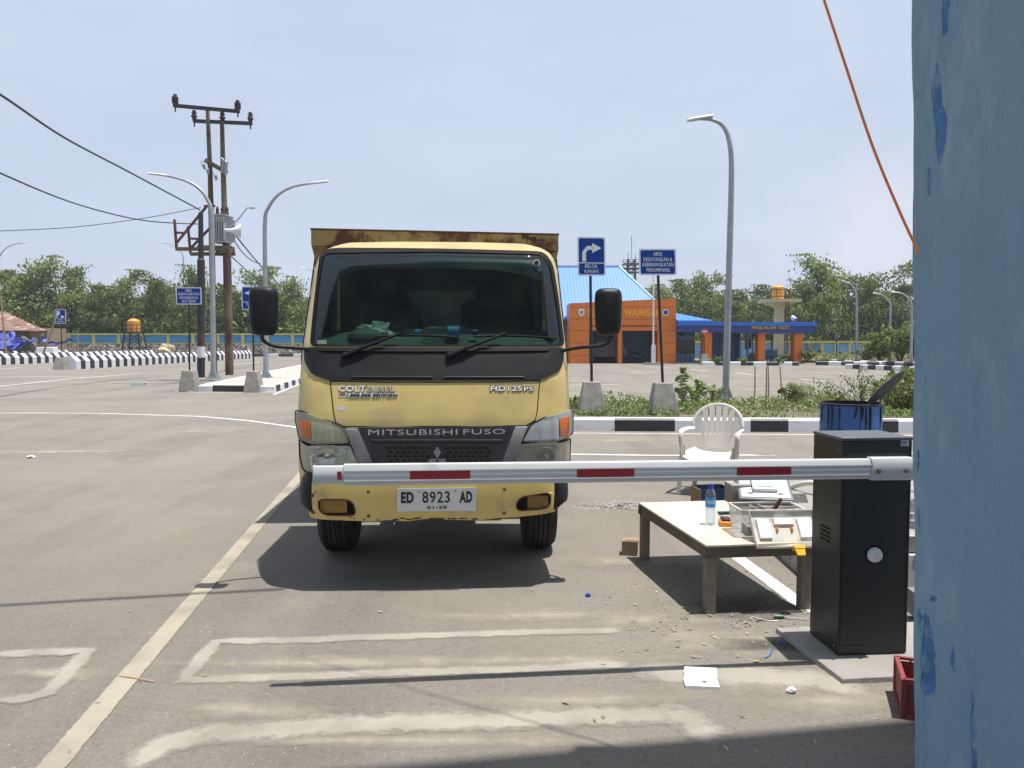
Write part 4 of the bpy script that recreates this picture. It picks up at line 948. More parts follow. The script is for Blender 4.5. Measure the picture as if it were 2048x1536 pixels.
# arm
aR = P(1820, 936, 3.78); aL = P(628, 950, 3.50); ad = (aR-aL).normalized()
arm = empty('barrier_arm', aR, math.atan2(ad.y, ad.x))
AL = (aR-aL).length
def armu(u):
    d = ray(u, 940); k = (aR.x*d.y-aR.y*d.x)/(ad.x*d.y-ad.y*d.x); return -k
tilt = math.atan2(aR.z-aL.z, AL); 
def A3(x, y, z): return Vector((x, y, z+x*math.tan(tilt)*1.0))
def armbar(mb, x0, x1, h, d, yo=0, ch=.006):
    pr = [(-d/2+.008, -h/2), (-d/2, -h/2+.012), (-d/2, h/2-.030), (-d/2+.012, h/2-.003), (-d/2+.020, h/2), (d/2-.008, h/2), (d/2, h/2-.01), (d/2, -h/2+.01), (d/2-.01, -h/2)]
    mb.hexa([A3(x0, yo+a, b) for a, b in pr], [A3(x1, yo+a, b) for a, b in pr])
xj = armu(688); xk = armu(1738); 
mb = MB(); armbar(mb, xj, xk+.02, .098, .046); 
mb.build('main_tube', arm_w, arm, bevel=.0015)
mb = MB(); mb.bar(A3(xj+.002, -.0245, -.026), A3(xk, -.0245, -.026), .0025, .003); mb.bar(A3(xj+.002, -.0245, .0235), A3(xk, -.0245, .0235), .0025, .002); mb.build('tube_ridge', M('bright_white', (.8,.8,.8), .4), arm)
mb = MB(); armbar(mb, -AL, xj+.1, .084, .034); mb.box(A3(-AL-.002, 0, 0), (.004, .036, .086)); mb.build('end_tube', arm_w, arm, bevel=.0015)
for u0, u1 in ((820, 940), (1152, 1266), (1470, 1578)):
    mb = MB(); a_, b_ = armu(u0), armu(u1); mb.hexa([A3(a_, -.0236, -.022), A3(b_, -.0236, -.022), A3(b_, -.0236, .017), A3(a_, -.0236, .017)][::1], [A3(a_, -.0246, -.022), A3(b_, -.0246, -.022), A3(b_, -.0246, .017), A3(a_, -.0246, .017)]); mb.build('red_sticker', red_s, arm)
mb = MB(); a_, b_ = armu(675.5), armu(684.5); mb.hexa([A3(a_, -.0174, -.020), A3(b_, -.0174, -.020), A3(b_, -.0174, .018), A3(a_, -.0174, .018)], [A3(a_, -.0186, -.020), A3(b_, -.0186, -.020), A3(b_, -.0186, .018), A3(a_, -.0186, .018)]); mb.build('red_sticker', red_s, arm)
mb = MB(); armbar(mb, xk, .0, .112, .060); br = mb.build('bracket', arm_w, arm, bevel=.003)
for u in (1750, 1805):
    mb = MB(); c = A3(armu(u), -.031, -.008); mb.lathe(c, [(0, .012), (.006, .012), (.0065, .004), (.013, .004), (.013, 0)], 6, 'Y'); mb.build('bolt', M('brass_bolt', (.28,.22,.12), .4, metal=.7), arm)
MB().tube([A3(-.10, .03, -.0), A3(-.10, .12, -.0)], .035, 14).build('arm_axle', alu, arm)
arm.location.z = aR.z; arm.parent = bx; arm.matrix_parent_inverse = (Matrix.Translation(bx.location)@Matrix.Rotation(ang, 4, 'Z')).inverted()
# concrete pad
c0, c1_, c2_ = G(1550, 1254, .03), G(1684, 1357, .03), G(1835, 1349, .03); uxp = (c2_-c1_).normalized()
c3 = c1_+uxp*1.3; c4 = c0+uxp*1.35
mb = MB(); pts = [c1_, c3, c4, c0]; cx = sum((p for p in pts), Vector())/4
mb.hexa([p-Vector((0, 0, .031)) for p in pts], [p+(cx-p).normalized()*.006-Vector((0,0,.003)) for p in pts]); o = mb.build('concrete_pad', conc_l, bevel=.004); tag(o, 'thin grey concrete pad under the black barrier cabinet', 'concrete pad')
# booth island with rounded kerb behind the cabinet
ih = .26; base = [(1.96, 4.75), (1.98, 5.3), (2.0, 6.2), (2.06, 6.9), (2.25, 7.35), (2.6, 7.6), (3.2, 7.7), (4.2, 7.7), (4.2, 4.75)]
b = [Vector((x, y, 0)) for x, y in smoothpath([Vector((x, y, 0)) for x, y in base[:7]], 5) ] if 0 else [Vector(p[:2]+(0,)) if isinstance(p, tuple) else p for p in []]
pts = smoothpath([Vector((x, y, 0)) for x, y in base[:7]], 5)+[Vector((4.2, 7.7, 0)), Vector((4.2, 4.75, 0))]
cx = Vector((3.1, 6.2, 0)); topp = [p+(cx-p).normalized()*.03+Vector((0, 0, ih)) for p in pts]
kerb_p = M('flaked_kerb', (.40,.39,.37), .85, var=.2, col2=(.13,.125,.12), th=(.50,.62), s2=14, stretch=(1,1,.6))
mb = MB(); mb.hexa(pts, topp); o = mb.build('booth_island_kerb', [kerb_p]); tag(o, kind='structure'); 
mb = MB(); mb.poly([p+(cx-p).normalized()*.12+Vector((0, 0, ih+.004)) for p in pts]); o = mb.build('booth_island_top', conc_l); tag(o, kind='structure')
# rubble and pipes glimpsed between cabinet and column
mb = MB()
for k in range(70):
    c = Vector((random.uniform(2.5, 3.5), random.uniform(5.0, 6.4), ih+.02)); r = random.uniform(.02, .06); n_ = 6
    ring = [c+Vector((r*math.cos(i*1.047)*random.uniform(.7, 1.2), r*math.sin(i*1.047)*random.uniform(.7, 1.2), 0)) for i in range(6)]
    mb.hexa([p-Vector((0, 0, .03)) for p in ring], [c+(p-c)*.6+Vector((0, 0, r*.7)) for p in ring])
o = mb.build('rubble', conc); tag(o, 'heap of broken concrete chips on the island, seen between cabinet and blue column', 'rubble', kind='stuff')
for k, (x, y, z, s_) in enumerate(((2.55, 5.6, ih, .16), (2.9, 5.9, ih, .2), (2.35, 6.4, ih, .12))):
    o = MB().hexa([Vector((x+a*s_, y+b*s_*.6, z)) for a, b in ((-1,-1),(1,-.8),(.8,1),(-.9,.8))], [Vector((x+a*s_*.8, y+b*s_*.5, z+s_*.7)) for a, b in ((-1,-1),(1,-.8),(.8,1),(-.9,.8))]).build('broken_slab', [conc, conc_l, conc][k], bevel=.006); tag(o, ['squat broken concrete chunk on the island behind the cabinet', 'larger pale concrete chunk further back on the island', 'small concrete chunk near the white pipe on the island'][k], 'concrete chunk')
o = MB().bar((2.3, 4.9, ih+.06), (3.4, 4.8, ih+.06), .12, .10).build('concrete_beam', conc_l); tag(o, 'pale concrete beam lying behind the black cabinet beside the blue column', 'concrete beam')
o = MB().bar((2.3, 4.35, .10), (3.4, 4.25, .10), .16, .14).build('kerb_stone', conc); tag(o, 'loose grey kerb stone lying behind the cabinet at the blue column', 'kerb stone')
pp_ = smoothpath([P(1572, 979, 7.0), P(1592, 971, 6.9), P(1625, 966, 6.7), P(1700, 972, 6.4), P(1840, 955, 6.0), P(2000, 960, 5.9)], 6)
for p in pp_: p.z = max(p.z, ih+.02)
o = MB().tube(pp_, .022, 10).build('white_pipe', pvc, smooth=True); tag(o, 'bent white plastic pipe running from the grey floodlight behind the black cabinet', 'pipe')
o = MB().tube([P(1815, 934, 6.9), P(1845, 934, 6.8), P(1980, 930, 6.6)], .03, 10).build('white_pipe', pvc, smooth=True); tag(o, 'short straight white pipe visible right of the arm bracket', 'pipe')
# ------------------------------------------------------------------ blue column with the gate canopy overhead
Yc = 2.65; tpL = P(1829.5, 0, Yc); btL = P(1833.5, 1536, Yc); sl = (tpL-btL)/(tpL.z-btL.z); zb0 = btL-sl*btL.z; zt0_ = zb0+sl*5.6
col = empty('gatehouse', (0, 0, 0), 0, 'blue painted concrete gate column with peeling paint filling the right edge', 'column')
nzv = [.0, .3, .6, .9, 1.2, 1.5, 1.8, 2.1, 2.4, 2.7, 3.0, 3.3, 3.6, 3.9, 4.3]
mb = MB(); rows = []
for z in np.linspace(0, 5.6, 80):
    p = zb0+sl*z; e = .003*math.sin(z*9)+random.uniform(-.0015, .0015)
    xb = (p.x+e)*(p.y+.26)/p.y+.03
    rows.append([Vector((xb+.012, p.y+.26, z)), Vector((xb, p.y+.24, z)), Vector((p.x+e, p.y+.014, z)), Vector((p.x+e+.012, p.y, z)), Vector((p.x+.6, p.y+.02, z)), Vector((p.x+1.6, p.y+.06, z)), Vector((p.x+1.6, p.y+.26, z)), Vector((xb+.012, p.y+.26, z))])
mb.grid(rows); mb.build('column', wall_near, col, smooth=True)
def cp(u, v):
    d = ray(u, v); p = P(u, v, Yc)-Vector((0, 0, 0)); x0 = (zb0+sl*p.z).x+.012; y = Yc+.02*(p.x-x0)/.6 if p.x > x0 else Yc; t_ = (y-.0025)/d.y; return Vector((d.x*t_, y-.0025, CAMH+d.z*t_))
def peel(pts):
    q_ = []
    for (a, b), (c, e) in zip(pts, pts[1:]+pts[:1]):
        for i in range(4): t_ = i/4; q_.append(cp(a+(c-a)*t_+random.uniform(-2.5, 2.5), b+(e-b)*t_+random.uniform(-3, 3)))
    bm_ = MB(); loops = [[Vector((p.x, p.z, 0)) for p in q_]]; vv = [bm_.bm.verts.new(p) for p in q_]
    for t3 in geometry.tessellate_polygon(loops): bm_._f([vv[i] for i in t3])
    bm_.build('peeled_paint', peel_m, col)
peel_m = M('old_blue_coat', (.085,.215,.42), .8, var=.3, scale=6, bump=.3, bscale=30, col2=(.24,.38,.50), th=(.50,.62), s2=9)
for pts_ in ([(1888,-10),(1899,-10),(1897,50),(1890,72),(1885,40)], [(1874,120),(1882,150),(1884,210),(1896,236),(1888,300),(1878,330),(1872,260),(1866,190)], [(1852,1222),(1860,1240),(1867,1290),(1872,1330),(1868,1385),(1852,1392),(1842,1370),(1846,1300)], [(1838,1215),(1846,1232),(1842,1262),(1836,1250)], [(1862,1190),(1874,1192),(1872,1203),(1864,1201)],
    [(1945,1375),(1949,1440),(1952,1540),(1946,1540),(1943,1450)], [(1858,330),(1864,352),(1860,392),(1856,360)], [(1836,1010),(1841,1040),(1836,1062)], [(1836,900),(1840,905),(1839,935),(1835,940)], [(1905,1290),(1911,1320),(1908,1345),(1903,1318)]): peel(pts_)
# canopy: its front edge throws the shadow along the bottom of the picture
h = 9.0; e1, e2 = G(720, 1540), G(1832, 1440); sh = Vector((SUNV.x/SUNV.z*h, SUNV.y/SUNV.z*h, 0)); e1 = e1+sh; e2 = e2+sh; ed = (e2-e1).normalized(); a_ = e1-ed*11; b_ = e2+ed*2.5
nn = Vector((ed.y, -ed.x, 0)); mb = MB(); pts = [a_, b_, b_+nn*9, a_+nn*9]
mb.hexa([p+Vector((0, 0, h)) for p in pts], [p+Vector((0, 0, h+.25)) for p in pts]); mb.build('canopy', blue_wall, col); MB().box((2.3, Yc-.22, 7.2), (1.2, .4, 3.9)).build('upper_column', blue_wall, col)
# orange cable
pc = [(1838, 506, 2.62), (1800, 425, 2.66), (1745, 292, 2.72), (1690, 128, 2.80), (1648, 0, 2.86)]
pts = [P(*q_) for q_ in pc]; last = pts[-1]
# pole added out of frame, shaped to throw the thin shadow on the lane
shp = [(570, 1178), (200, 1199), (0, 1211), (-500, 1240)]
ov = []
for (u, v), hz_ in zip(shp, (6.9, 6.8, 6.7, 6.9)): g_ = G(u, v); ov.append(g_+Vector((SUNV.x/SUNV.z*hz_, SUNV.y/SUNV.z*hz_, hz_)))
ov = ov+[ov[3]+(ov[3]-ov[1])*2+Vector((0, 0, 1))]
o = MB().tube(smoothpath(ov, 8), .021, 8).build('added_shadow_pole', cable_m, smooth=True); tag(o, 'added slim pole, unseen above the left lane, casting the thin shadow on the asphalt', 'pole')
e_ = pts[4]+(pts[4]-pts[3])*15; pts.append(e_)
pth = smoothpath(pts[:5], 10)
o = MB().tube(smoothpath(pts, 10), .0048, 8).build('orange_cable', orange_m, smooth=True); tag(o, 'thin orange cable slanting through the sky down to the blue column', 'cable')
# red crate behind the column
cr_ = G(1806, 1435); cr = empty('crate', cr_, R(-20), 'red plastic crate half hidden behind the blue column at lower right', 'crate')
mb = MB(); Wc, Dc, Hc2 = .34, .25, .15
for x0, y0, x1, y1 in ((0,0,Wc,0), (Wc,0,Wc,Dc), (Wc,Dc,0,Dc), (0,Dc,0,0)):
    a_, b_ = Vector((x0, y0, 0)), Vector((x1, y1, 0)); n_ = 6
    mb.bar(a_+Vector((0, 0, .085)), b_+Vector((0, 0, .085)), .006, .13); mb.bar(a_+Vector((0, 0, .165)), b_+Vector((0, 0, .165)), .018, .012); mb.bar(a_+Vector((0, 0, .012)), b_+Vector((0, 0, .012)), .022, .022); mb.bar(a_+Vector((0, 0, .11)), b_+Vector((0, 0, .11)), .010, .006)
    mb.bar(a_, a_+Vector((0, 0, .17)), .022, .022)
    for k in range(1, n_): q_ = a_.lerp(b_, k/n_); mb.bar(q_+Vector((0,0,.02)), q_+Vector((0, 0, .16)), .008, .012)
mb.build('crate_wall', red_cr, cr)
MB().box((Wc/2, Dc/2, .02), (Wc-.01, Dc-.01, .006)).build('crate_floor', red_cr, cr)
# ------------------------------------------------------------------ low table
L1, L2, L3 = G(1289, 1118), G(1418, 1225), G(1606, 1217); L4 = L1+(L3-L2)
tb = empty('low_table', L2, math.atan2((L3-L2).y, (L3-L2).x), 'low table with glossy cream top and brown frame beside the cabinet', 'table')
def tl(p): return Matrix.Rotation(-math.atan2((L3-L2).y, (L3-L2).x), 3, 'Z')@(p-L2)
q = [tl(p) for p in (L2, L3, L4, L1)]; ht = .415; cxq = sum((p for p in q), Vector())/4
def outw(p, d): v = p-cxq; return p+Vector((math.copysign(d, v.x), math.copysign(d, v.y), 0))
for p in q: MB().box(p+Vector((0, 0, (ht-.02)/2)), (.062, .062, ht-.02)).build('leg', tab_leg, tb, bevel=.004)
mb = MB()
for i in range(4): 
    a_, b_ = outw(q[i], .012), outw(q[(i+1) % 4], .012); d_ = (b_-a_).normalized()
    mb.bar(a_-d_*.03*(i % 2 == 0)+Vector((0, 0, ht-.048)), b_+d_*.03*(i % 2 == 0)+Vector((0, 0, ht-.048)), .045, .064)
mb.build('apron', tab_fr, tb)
mb = MB(); r4 = [outw(p, .038) for p in q]; 
mb.hexa([p+Vector((0, 0, ht-.014)) for p in r4], [p+Vector((0, 0, ht)) for p in r4]); mb.build('table_top', tile_top, tb, bevel=.003)
def on_table(u, v, z=ht): return G(u, v, z)
# bottle, toolbox and tools on the table
bt = bottle('b', None, .265, .033, label_txt='AQUA', fill=.42, nm='water_bottle'); bt.location = on_table(1422, 1050)+Vector((0, .02, 0)); bt.rotation_euler.z = R(-10)
tag(bt, 'clear water bottle with blue cap and blue label standing on the low table', 'bottle')
tbx = empty('tool_box', on_table(1482, 1075), R(4), 'clear plastic toolbox with its lid folded open towards the viewer on the low table', 'toolbox')
w_, d_, h_ = .40, .22, .165
def shell(mb, w, d, h, t=.003, tp=.012):
    o_ = [(tp, tp), (w-tp, tp), (w-tp, d-tp), (tp, d-tp)]; u_ = [(0, 0), (w, 0), (w, d), (0, d)]
    for i in range(4):
        a0, a1 = o_[i], o_[(i+1) % 4]; b0_, b1_ = u_[i], u_[(i+1) % 4]
        mb.poly([Vector((*a0, .002)), Vector((*a1, .002)), Vector((*b1_, h)), Vector((*b0_, h))])
    mb.poly([Vector((*p, .002)) for p in o_])
mb = MB(); shell(mb, w_, d_, h_); mb.build('tool_box_body', clearp, tbx, recalc=False)
mb = MB(); u_ = [(0, 0), (w_, 0), (w_, d_), (0, d_)]
for i in range(4): mb.bar(Vector((*u_[i], h_)), Vector((*u_[(i+1) % 4], h_)), .014, .008)
mb.box((w_*.32, d_/2, h_-.03), (.004, d_-.02, .05)); mb.box((w_*.46, d_/2, h_-.03), (.004, d_-.02, .05)); mb.box((w_/2, d_*.55, h_-.03), (w_-.02, .004, .05))
mb.build('box_rim', milky, tbx)
lid = MB(); T_ = Matrix.Translation((0.045, -.002, h_-.008))@Matrix.Rotation(R(62), 4, 'X')@Matrix.Diagonal((1, -1, 1, 1))
wl, dl = .40, .235
T_ = Matrix.Translation((.035, -.006, h_-.01))@Matrix.Rotation(R(52), 4, 'X')
def LT(x, y, z): return T_@Vector((x, -y, z))
lid.poly([LT(0, 0, 0), LT(wl, 0, 0), LT(wl, dl, 0), LT(0, dl, 0)])
for a0, a1 in (((0,0),(wl,0)), ((wl,0),(wl,dl)), ((wl,dl),(0,dl)), ((0,dl),(0,0))): lid.hexa([LT(a0[0], a0[1], -.002), LT(a1[0], a1[1], -.002), LT(a1[0]*.98+.004, a1[1]*.98+.003, -.002), LT(a0[0]*.98+.004, a0[1]*.98+.003, -.002)], [LT(a0[0], a0[1], .026), LT(a1[0], a1[1], .026), LT(a1[0]*.98+.004, a1[1]*.98+.003, .026), LT(a0[0]*.98+.004, a0[1]*.98+.003, .026)])
ld = lid.build('lid', milky, tbx, recalc=False)
mb = MB()
def lbox(x0, x1, y0, y1, h0=.002, h1=.016): mb.hexa([LT(x0, y0, h0), LT(x1, y0, h0), LT(x1, y1, h0), LT(x0, y1, h0)], [LT(x0+.004, y0+.004, h1), LT(x1-.004, y0+.004, h1), LT(x1-.004, y1-.004, h1), LT(x0+.004, y1-.004, h1)])
lbox(.035, .115, .05, .175); lbox(.285, .37, .05, .175); lbox(.14, .265, .045, .09); 
mb.build('lid_tray', M('lid_tray_white', (.72,.72,.72), .35), ld)
for k, xx in enumerate((.155, .245)):
    mb = MB(); lbox(xx-.008, xx+.008, .105, .125, .004, .02); mb.build('tray_clip', org_pl, ld)
mb = MB(); lbox(.215, .29, dl-.012, dl+.018, .0, .03); 
mb.hexa([LT(.222, dl+.018, .012), LT(.283, dl+.018, .012), LT(.277, dl+.055, .010), LT(.230, dl+.055, .010)], [LT(.222, dl+.018, .028), LT(.283, dl+.018, .028), LT(.277, dl+.055, .026), LT(.230, dl+.055, .026)])
mb.build('latch', yel_pl, ld, bevel=.002)
lo = min((T_@Vector((0, -dl, 0))).z, 9)
hm = MB(); p0 = Vector((.22, .12, .09)); p1 = Vector((.285, .09, .215)); hm.tube([p0, p0.lerp(p1, .5), p1], [.013, .014, .011], 10)
hm2 = empty('hammer', tbx.location, tbx.rotation_euler.z, 'wooden handled brush sticking up out of the clear toolbox', 'tool'); hm.build('handle', M('brown_wood', (.13,.045,.02), .5, var=.2), hm2, smooth=True)
MB().box(p0+Vector((-.01, 0, -.03)), (.05, .03, .05)).build('head', letter_s, hm2, bevel=.004)
o = MB().lathe(tbx.location+Vector((.15, .13, h_-.045)), [(0, 0), (.035, 0), (.045, .03), (.04, .032), (.03, .01), (0, .01)], 18).build('tape_roll', M('roll_brown', (.10,.075,.05), .6, var=.3), smooth=True); tag(o, 'small brown roll lying in the top tray of the clear toolbox', 'roll')
o = MB().box(tbx.location+Vector((.20, .10, .03)), (.30, .13, .05)).build('parts_bag', M('grey_parts', (.25,.25,.24), .6, var=.5, scale=40)); tag(o, 'jumble of grey fittings at the bottom of the clear toolbox', 'fittings')
mm = empty('multimeter', on_table(1452, 1053), R(-8), 'orange and black multimeter on the table beside the toolbox', 'multimeter')
MB().box((0, .05, .016), (.075, .12, .03)).build('case', org_pl, mm, bevel=.006); MB().box((.004, .055, .036), (.058, .10, .016)).build('keypad', blk_pl, mm, bevel=.004); MB().lathe((.0, .03, .044), [(0, .006), (.012, .005), (.013, 0)], 12).build('dial', red_s, mm)
mm = empty('pliers', on_table(1452, 1030), R(10), 'teal and black pliers lying behind the orange multimeter', 'pliers')
MB().tube([(-.05, 0, .012), (0, .01, .012), (.05, .0, .012)], .009, 8).build('handle', blk_pl, mm, smooth=True); MB().tube([(-.05, .03, .014), (0, .022, .014), (.05, .03, .014)], .009, 8).build('handle', M('teal', (.02,.22,.20), .4), mm, smooth=True); MB().bar((.05, .015, .012), (.09, .015, .012), .02, .01).build('jaw', steel, mm)
# cardboard carton by the table leg
o = empty('cardboard_box', G(1259, 1112), R(-12), 'small brown cardboard box on the asphalt against the far left table leg', 'box')
MB().box((0, .06, .055), (.115, .12, .11)).build('carton', cardb, o); MB().box((.02, .07, .113), (.11, .10, .003)).build('flap', cardb, o)
# open blue carton and floodlight behind the table
ob = empty('open_carton', G(1432, 1013), R(8), 'open navy blue and brown carton between the white chair and the floodlight', 'box')
bw, bd, bh = .32, .24, .17; mb = MB()
mb.box((0, 0, bh/2), (bw, .006, bh)); mb.box((0, bd, bh/2), (bw, .006, bh)); mb.box((bw/2, bd/2, bh/2), (.006, bd, bh)); mb.box((0, bd/2, .004), (bw, bd, .006)); mb.build('carton', navy, ob)
MB().box((-bw/2, bd/2, bh/2), (.008, bd+.01, bh)).build('carton_side', cardb, ob); MB().box((0, bd+.008, bh/2+.004), (bw, .004, bh)).build('carton_back', cardb, ob)
fl = empty('floodlight', G(1532, 1000, .30), R(-10), 'large grey framed floodlight with white back plate propped up behind the table', 'floodlight')
T2 = Matrix.Rotation(R(24), 4, 'X'); mb = MB(); mb.box((0, .20, 0), (.44, .46, .05), T=T2)
mb.build('frame', alu, fl, bevel=.012); MB().box((0, .20, .027), (.385, .40, .004), T=T2).build('back_plate', lampw, fl)
mb = MB(); mb.box((0, .22, .045), (.20, .30, .035), T=T2); mb.box((0, .22, .066), (.14, .24, .012), T=T2); mb.build('driver_box', sign_w, fl, bevel=.006)
mb = MB(); mb.box((-.12, .05, .03), (.04, .025, .004), T=T2); mb.box((.12, .05, .03), (.04, .025, .004), T=T2); mb.build('pads', alu, fl)
o = MB().box(G(1530, 1003, .3)+Vector((-.04, .30, -.10)), (.36, .22, .40)).build('block', conc, bevel=.01); tag(o, 'rough concrete block the grey floodlight leans on', 'block')
# ------------------------------------------------------------------ white plastic chair
chs = G(1416, 1003); 
ch = empty('plastic_chair', G(1424, 985), R(-27), 'white moulded plastic garden chair with slatted fan back behind the table', 'chair')
def ribbon(mb, pts, w, t=.004, side=None, ws=None):
    """flat strip along pts, width vector side"""
    n = len(pts); V0 = []
    for i, p in enumerate(pts):
        p = Vector(p); d = Vector(pts[min(i+1, n-1)])-Vector(pts[max(i-1, 0)]); s_ = Vector(side) if side is not None else d.cross(Vector((0, 1, 0)))
        s_ = s_.normalized()*((ws[i] if ws else w)/2); nn_ = d.cross(s_).normalized()*t
        V0.append([p-s_-nn_, p+s_-nn_, p+s_+nn_, p-s_+nn_])
    vs = [[mb.bm.verts.new(q) for q in r] for r in V0]
    for a, b in zip(vs, vs[1:]):
        for k in range(4): mb._f([a[k], a[(k+1) % 4], b[(k+1) % 4], b[k]])
    mb._f(vs[0][::-1]); mb._f(vs[-1])
# seat
mb = MB(); rows = []
for j in range(9):
    y = -.24+.44*j/8; r = []
    for i in range(13):
        x = -1+2*i/12; w = .235+.02*(1-j/8); z = .435-.012*(1-x*x)*2+.02*abs(x)**4-(.03*((8-j)/8 > .9))*1-.025*max(0, 1-j/1.5)
        r.append(Vector((x*w, y, z)))
    rows.append(r)
mb.grid(rows); rows2 = [[p-Vector((0, 0, .012)) for p in r] for r in rows]; mb.grid(rows2); 
mb.tube([rows[0][i]-Vector((0, 0, .006)) for i in range(13)], .012, 8)
mb.build('seat', plast_w, ch, smooth=True)
def backpt(a, hgt): # fan: a in -1..1
    return Vector((a*(.105+.165*hgt**.8)*1.0, .17+.13*hgt+.03*0-.06*abs(a)**2*hgt, .43+.48*hgt))
for k in range(7):
    a = -1+2*(k)/6; a *= .86; top_h = 1.0-.35*abs(a)**2.2; mb = MB(); pts = [backpt(a, t_) for t_ in np.linspace(.06, top_h, 9)]
    ribbon(mb, pts, .03, .004, side=(1, 0, 0), ws=[.026+.034*i/8 for i in range(9)]); mb.build('back_slat', plast_w, ch, smooth=True)
arch = []
armz = .655
for a in np.linspace(-90, 90, 25):
    s_, c_ = math.sin(R(a)), math.cos(R(a)); arch.append(Vector((s_*.262, .235+.075*c_-.02*(1-c_), armz+.255*c_**.85)))
left = [Vector((-.272, -.17, .44)), Vector((-.288, -.20, .55)), Vector((-.292, -.20, .63)), Vector((-.292, -.15, .662)), Vector((-.288, -.03, .665)), Vector((-.275, .12, .662))]
right = [Vector((-p.x, p.y, p.z)) for p in left][::-1]
path = smoothpath(left+arch+right, 3)
mb = MB(); n_ = len(path)
mb.tube(path, .026, 10, sy=.62); mb.build('arm_and_back_hoop', plast_w, ch, smooth=True)
for sx in (-1, 1):
    mb = MB(); ribbon(mb, [(sx*.27, -.20, .52), (sx*.262, -.22, .40), (sx*.28, -.25, .2), (sx*.292, -.27, 0)], .05, .005, side=(1, .1, 0), ws=[.05, .065, .05, .04]); ribbon(mb, [(sx*.285, -.19, .52), (sx*.28, -.20, .40), (sx*.298, -.235, .2), (sx*.308, -.255, 0)], .05, .004, side=(0, 1, 0), ws=[.07, .075, .05, .035]); mb.build('leg', plast_w, ch, smooth=True)
    mb = MB(); ribbon(mb, [(sx*.20, .19, .44), (sx*.225, .24, .22), (sx*.25, .29, 0)], .05, .005, side=(1, -.1, 0), ws=[.07, .05, .035]); ribbon(mb, [(sx*.225, .16, .44), (sx*.25, .21, .22), (sx*.268, .27, 0)], .05, .004, side=(0, 1, 0), ws=[.07, .05, .035]); mb.build('leg', plast_w, ch, smooth=True)
for sx in (-1, 1): mb = MB(); ribbon(mb, [(sx*.245, -.20, .41), (sx*.235, 0, .405), (sx*.21, .2, .41)], .05, .004, side=(0, 0, 1)); mb.build('side_rail', plast_w, ch, smooth=True)
# ------------------------------------------------------------------ tar drum
dc = P(1702, 806, 7.75); dr_ = empty('oil_drum', (dc.x, 7.75, 0), 0, 'blue steel drum streaked with tar standing behind the black cabinet', 'drum')
r = .292; H = dc.z; prof = [(0, 0), (r, 0), (r+.008, .01), (r, .03)]
for z in np.linspace(.05, H-.05, 40): prof.append((r+.006*math.exp(-((z-H*.36)/.012)**2)+.006*math.exp(-((z-H*.68)/.012)**2)+.0018*math.sin(z*90)*(z > H*.72), z))
prof += [(r, H-.03), (r+.009, H-.012), (r+.009, H), (r-.004, H), (r-.006, H-.06), (r-.006, H-.10), (0, H-.10)]
MB().lathe((0, 0, 0), prof, 48).build('drum_shell', drum_b, dr_, smooth=True); MB().lathe((0, 0, 0), [(r-.008, H-.09), (0, H-.085)], 30).build('tar_fill', tar, dr_)
mb = MB(); prof = [(r+.011, H-.015), (r+.012, H+.004), (r-.008, H+.006), (r-.008, H-.03)]; mb.lathe((0, 0, 0), prof, 40); mb.build('tarred_rim', tar, dr_, smooth=True)
for k in range(16):
    a_ = random.uniform(math.pi, 2*math.pi); L_ = random.uniform(.1, .5); pts = [Vector(((r+.006)*math.cos(a_+.02*math.sin(i)), (r+.006)*math.sin(a_+.02*math.sin(i)), H-.01-L_*i/5)) for i in range(6)]
    if k < 14: MB().tube(pts, [random.uniform(.004, .010)*(1-.12*i) for i in range(6)], 6).build('tar_drip', tar, dr_, smooth=True)
mb = MB(); a_, b_ = P(1738, 806, 7.70), P(1812, 740, 7.55); d_ = (b_-a_).normalized(); s_ = Vector((-d_.z, 0, d_.x))
pl = [a_-s_*.025, a_+d_*.12-s_*.055, a_+d_*.36-s_*.04, b_, a_+d_*.40+s_*.03, a_+d_*.16+s_*.05, a_+s_*.02]
mb.prism([p+Vector((0, 0, -.0)) for p in pl], (0, .012, 0)); mb.bar(a_-d_*.25, a_+d_*.05, .04, .012)
o = mb.build('metal_scoop', M('sooty_metal', (.075,.07,.065), .6, var=.3, scale=9)); tag(o, 'sooty grey sheet metal scoop sticking up out of the blue drum', 'scoop')
# ------------------------------------------------------------------ small litter
o = empty('paper_box', G(1372, 1378), R(-6), 'opened white paper carton lying on the asphalt in front of the pad', 'carton')
MB().box((.075, .045, .008), (.155, .085, .015)).build('carton_tray', paperw, o); mb = MB(); mb.hexa([(.0, .09, .012), (.155, .09, .012), (.165, .17, .03), (.012, .17, .03)], [(.0, .09, .016), (.155, .09, .016), (.165, .17, .034), (.012, .17, .034)]); mb.build('carton_flap', paperw, o)
MB().lathe((.09, .05, .0165), [(0, .001), (.011, .001)], 10).build('hole', alu, o)
def blob(name, c, s, m, label, cat):
    mb = MB(); rows = []
    for i in range(9): rows.append([Vector((c.x+s[0]*math.cos(2*math.pi*i/9)*math.sin(math.pi*j/6)*random.uniform(.6, 1.2), c.y+s[1]*math.sin(2*math.pi*i/9)*math.sin(math.pi*j/6)*random.uniform(.6, 1.2), max(.002, s[2]+s[2]*math.cos(math.pi*j/6)*random.uniform(.7, 1.1)))) for j in range(7)])
    rows.append(rows[0]); o = mb.grid(rows).build(name, m); return tag(o, label, cat)
blob('crumpled_tissue', G(1582, 1386), (.028, .02, .014), paperw, 'crumpled white tissue on the asphalt right of the paper carton', 'tissue')
blob('crumpled_wrapper', G(62, 916), (.06, .04, .02), clothw, 'small green-white crumpled wrapper far left on the asphalt', 'wrapper')
blob('crumpled_wrapper', G(455, 1172), (.0, .0, .0), paperw, 'tiny scrap of paper', 'wrapper') if 0 else None
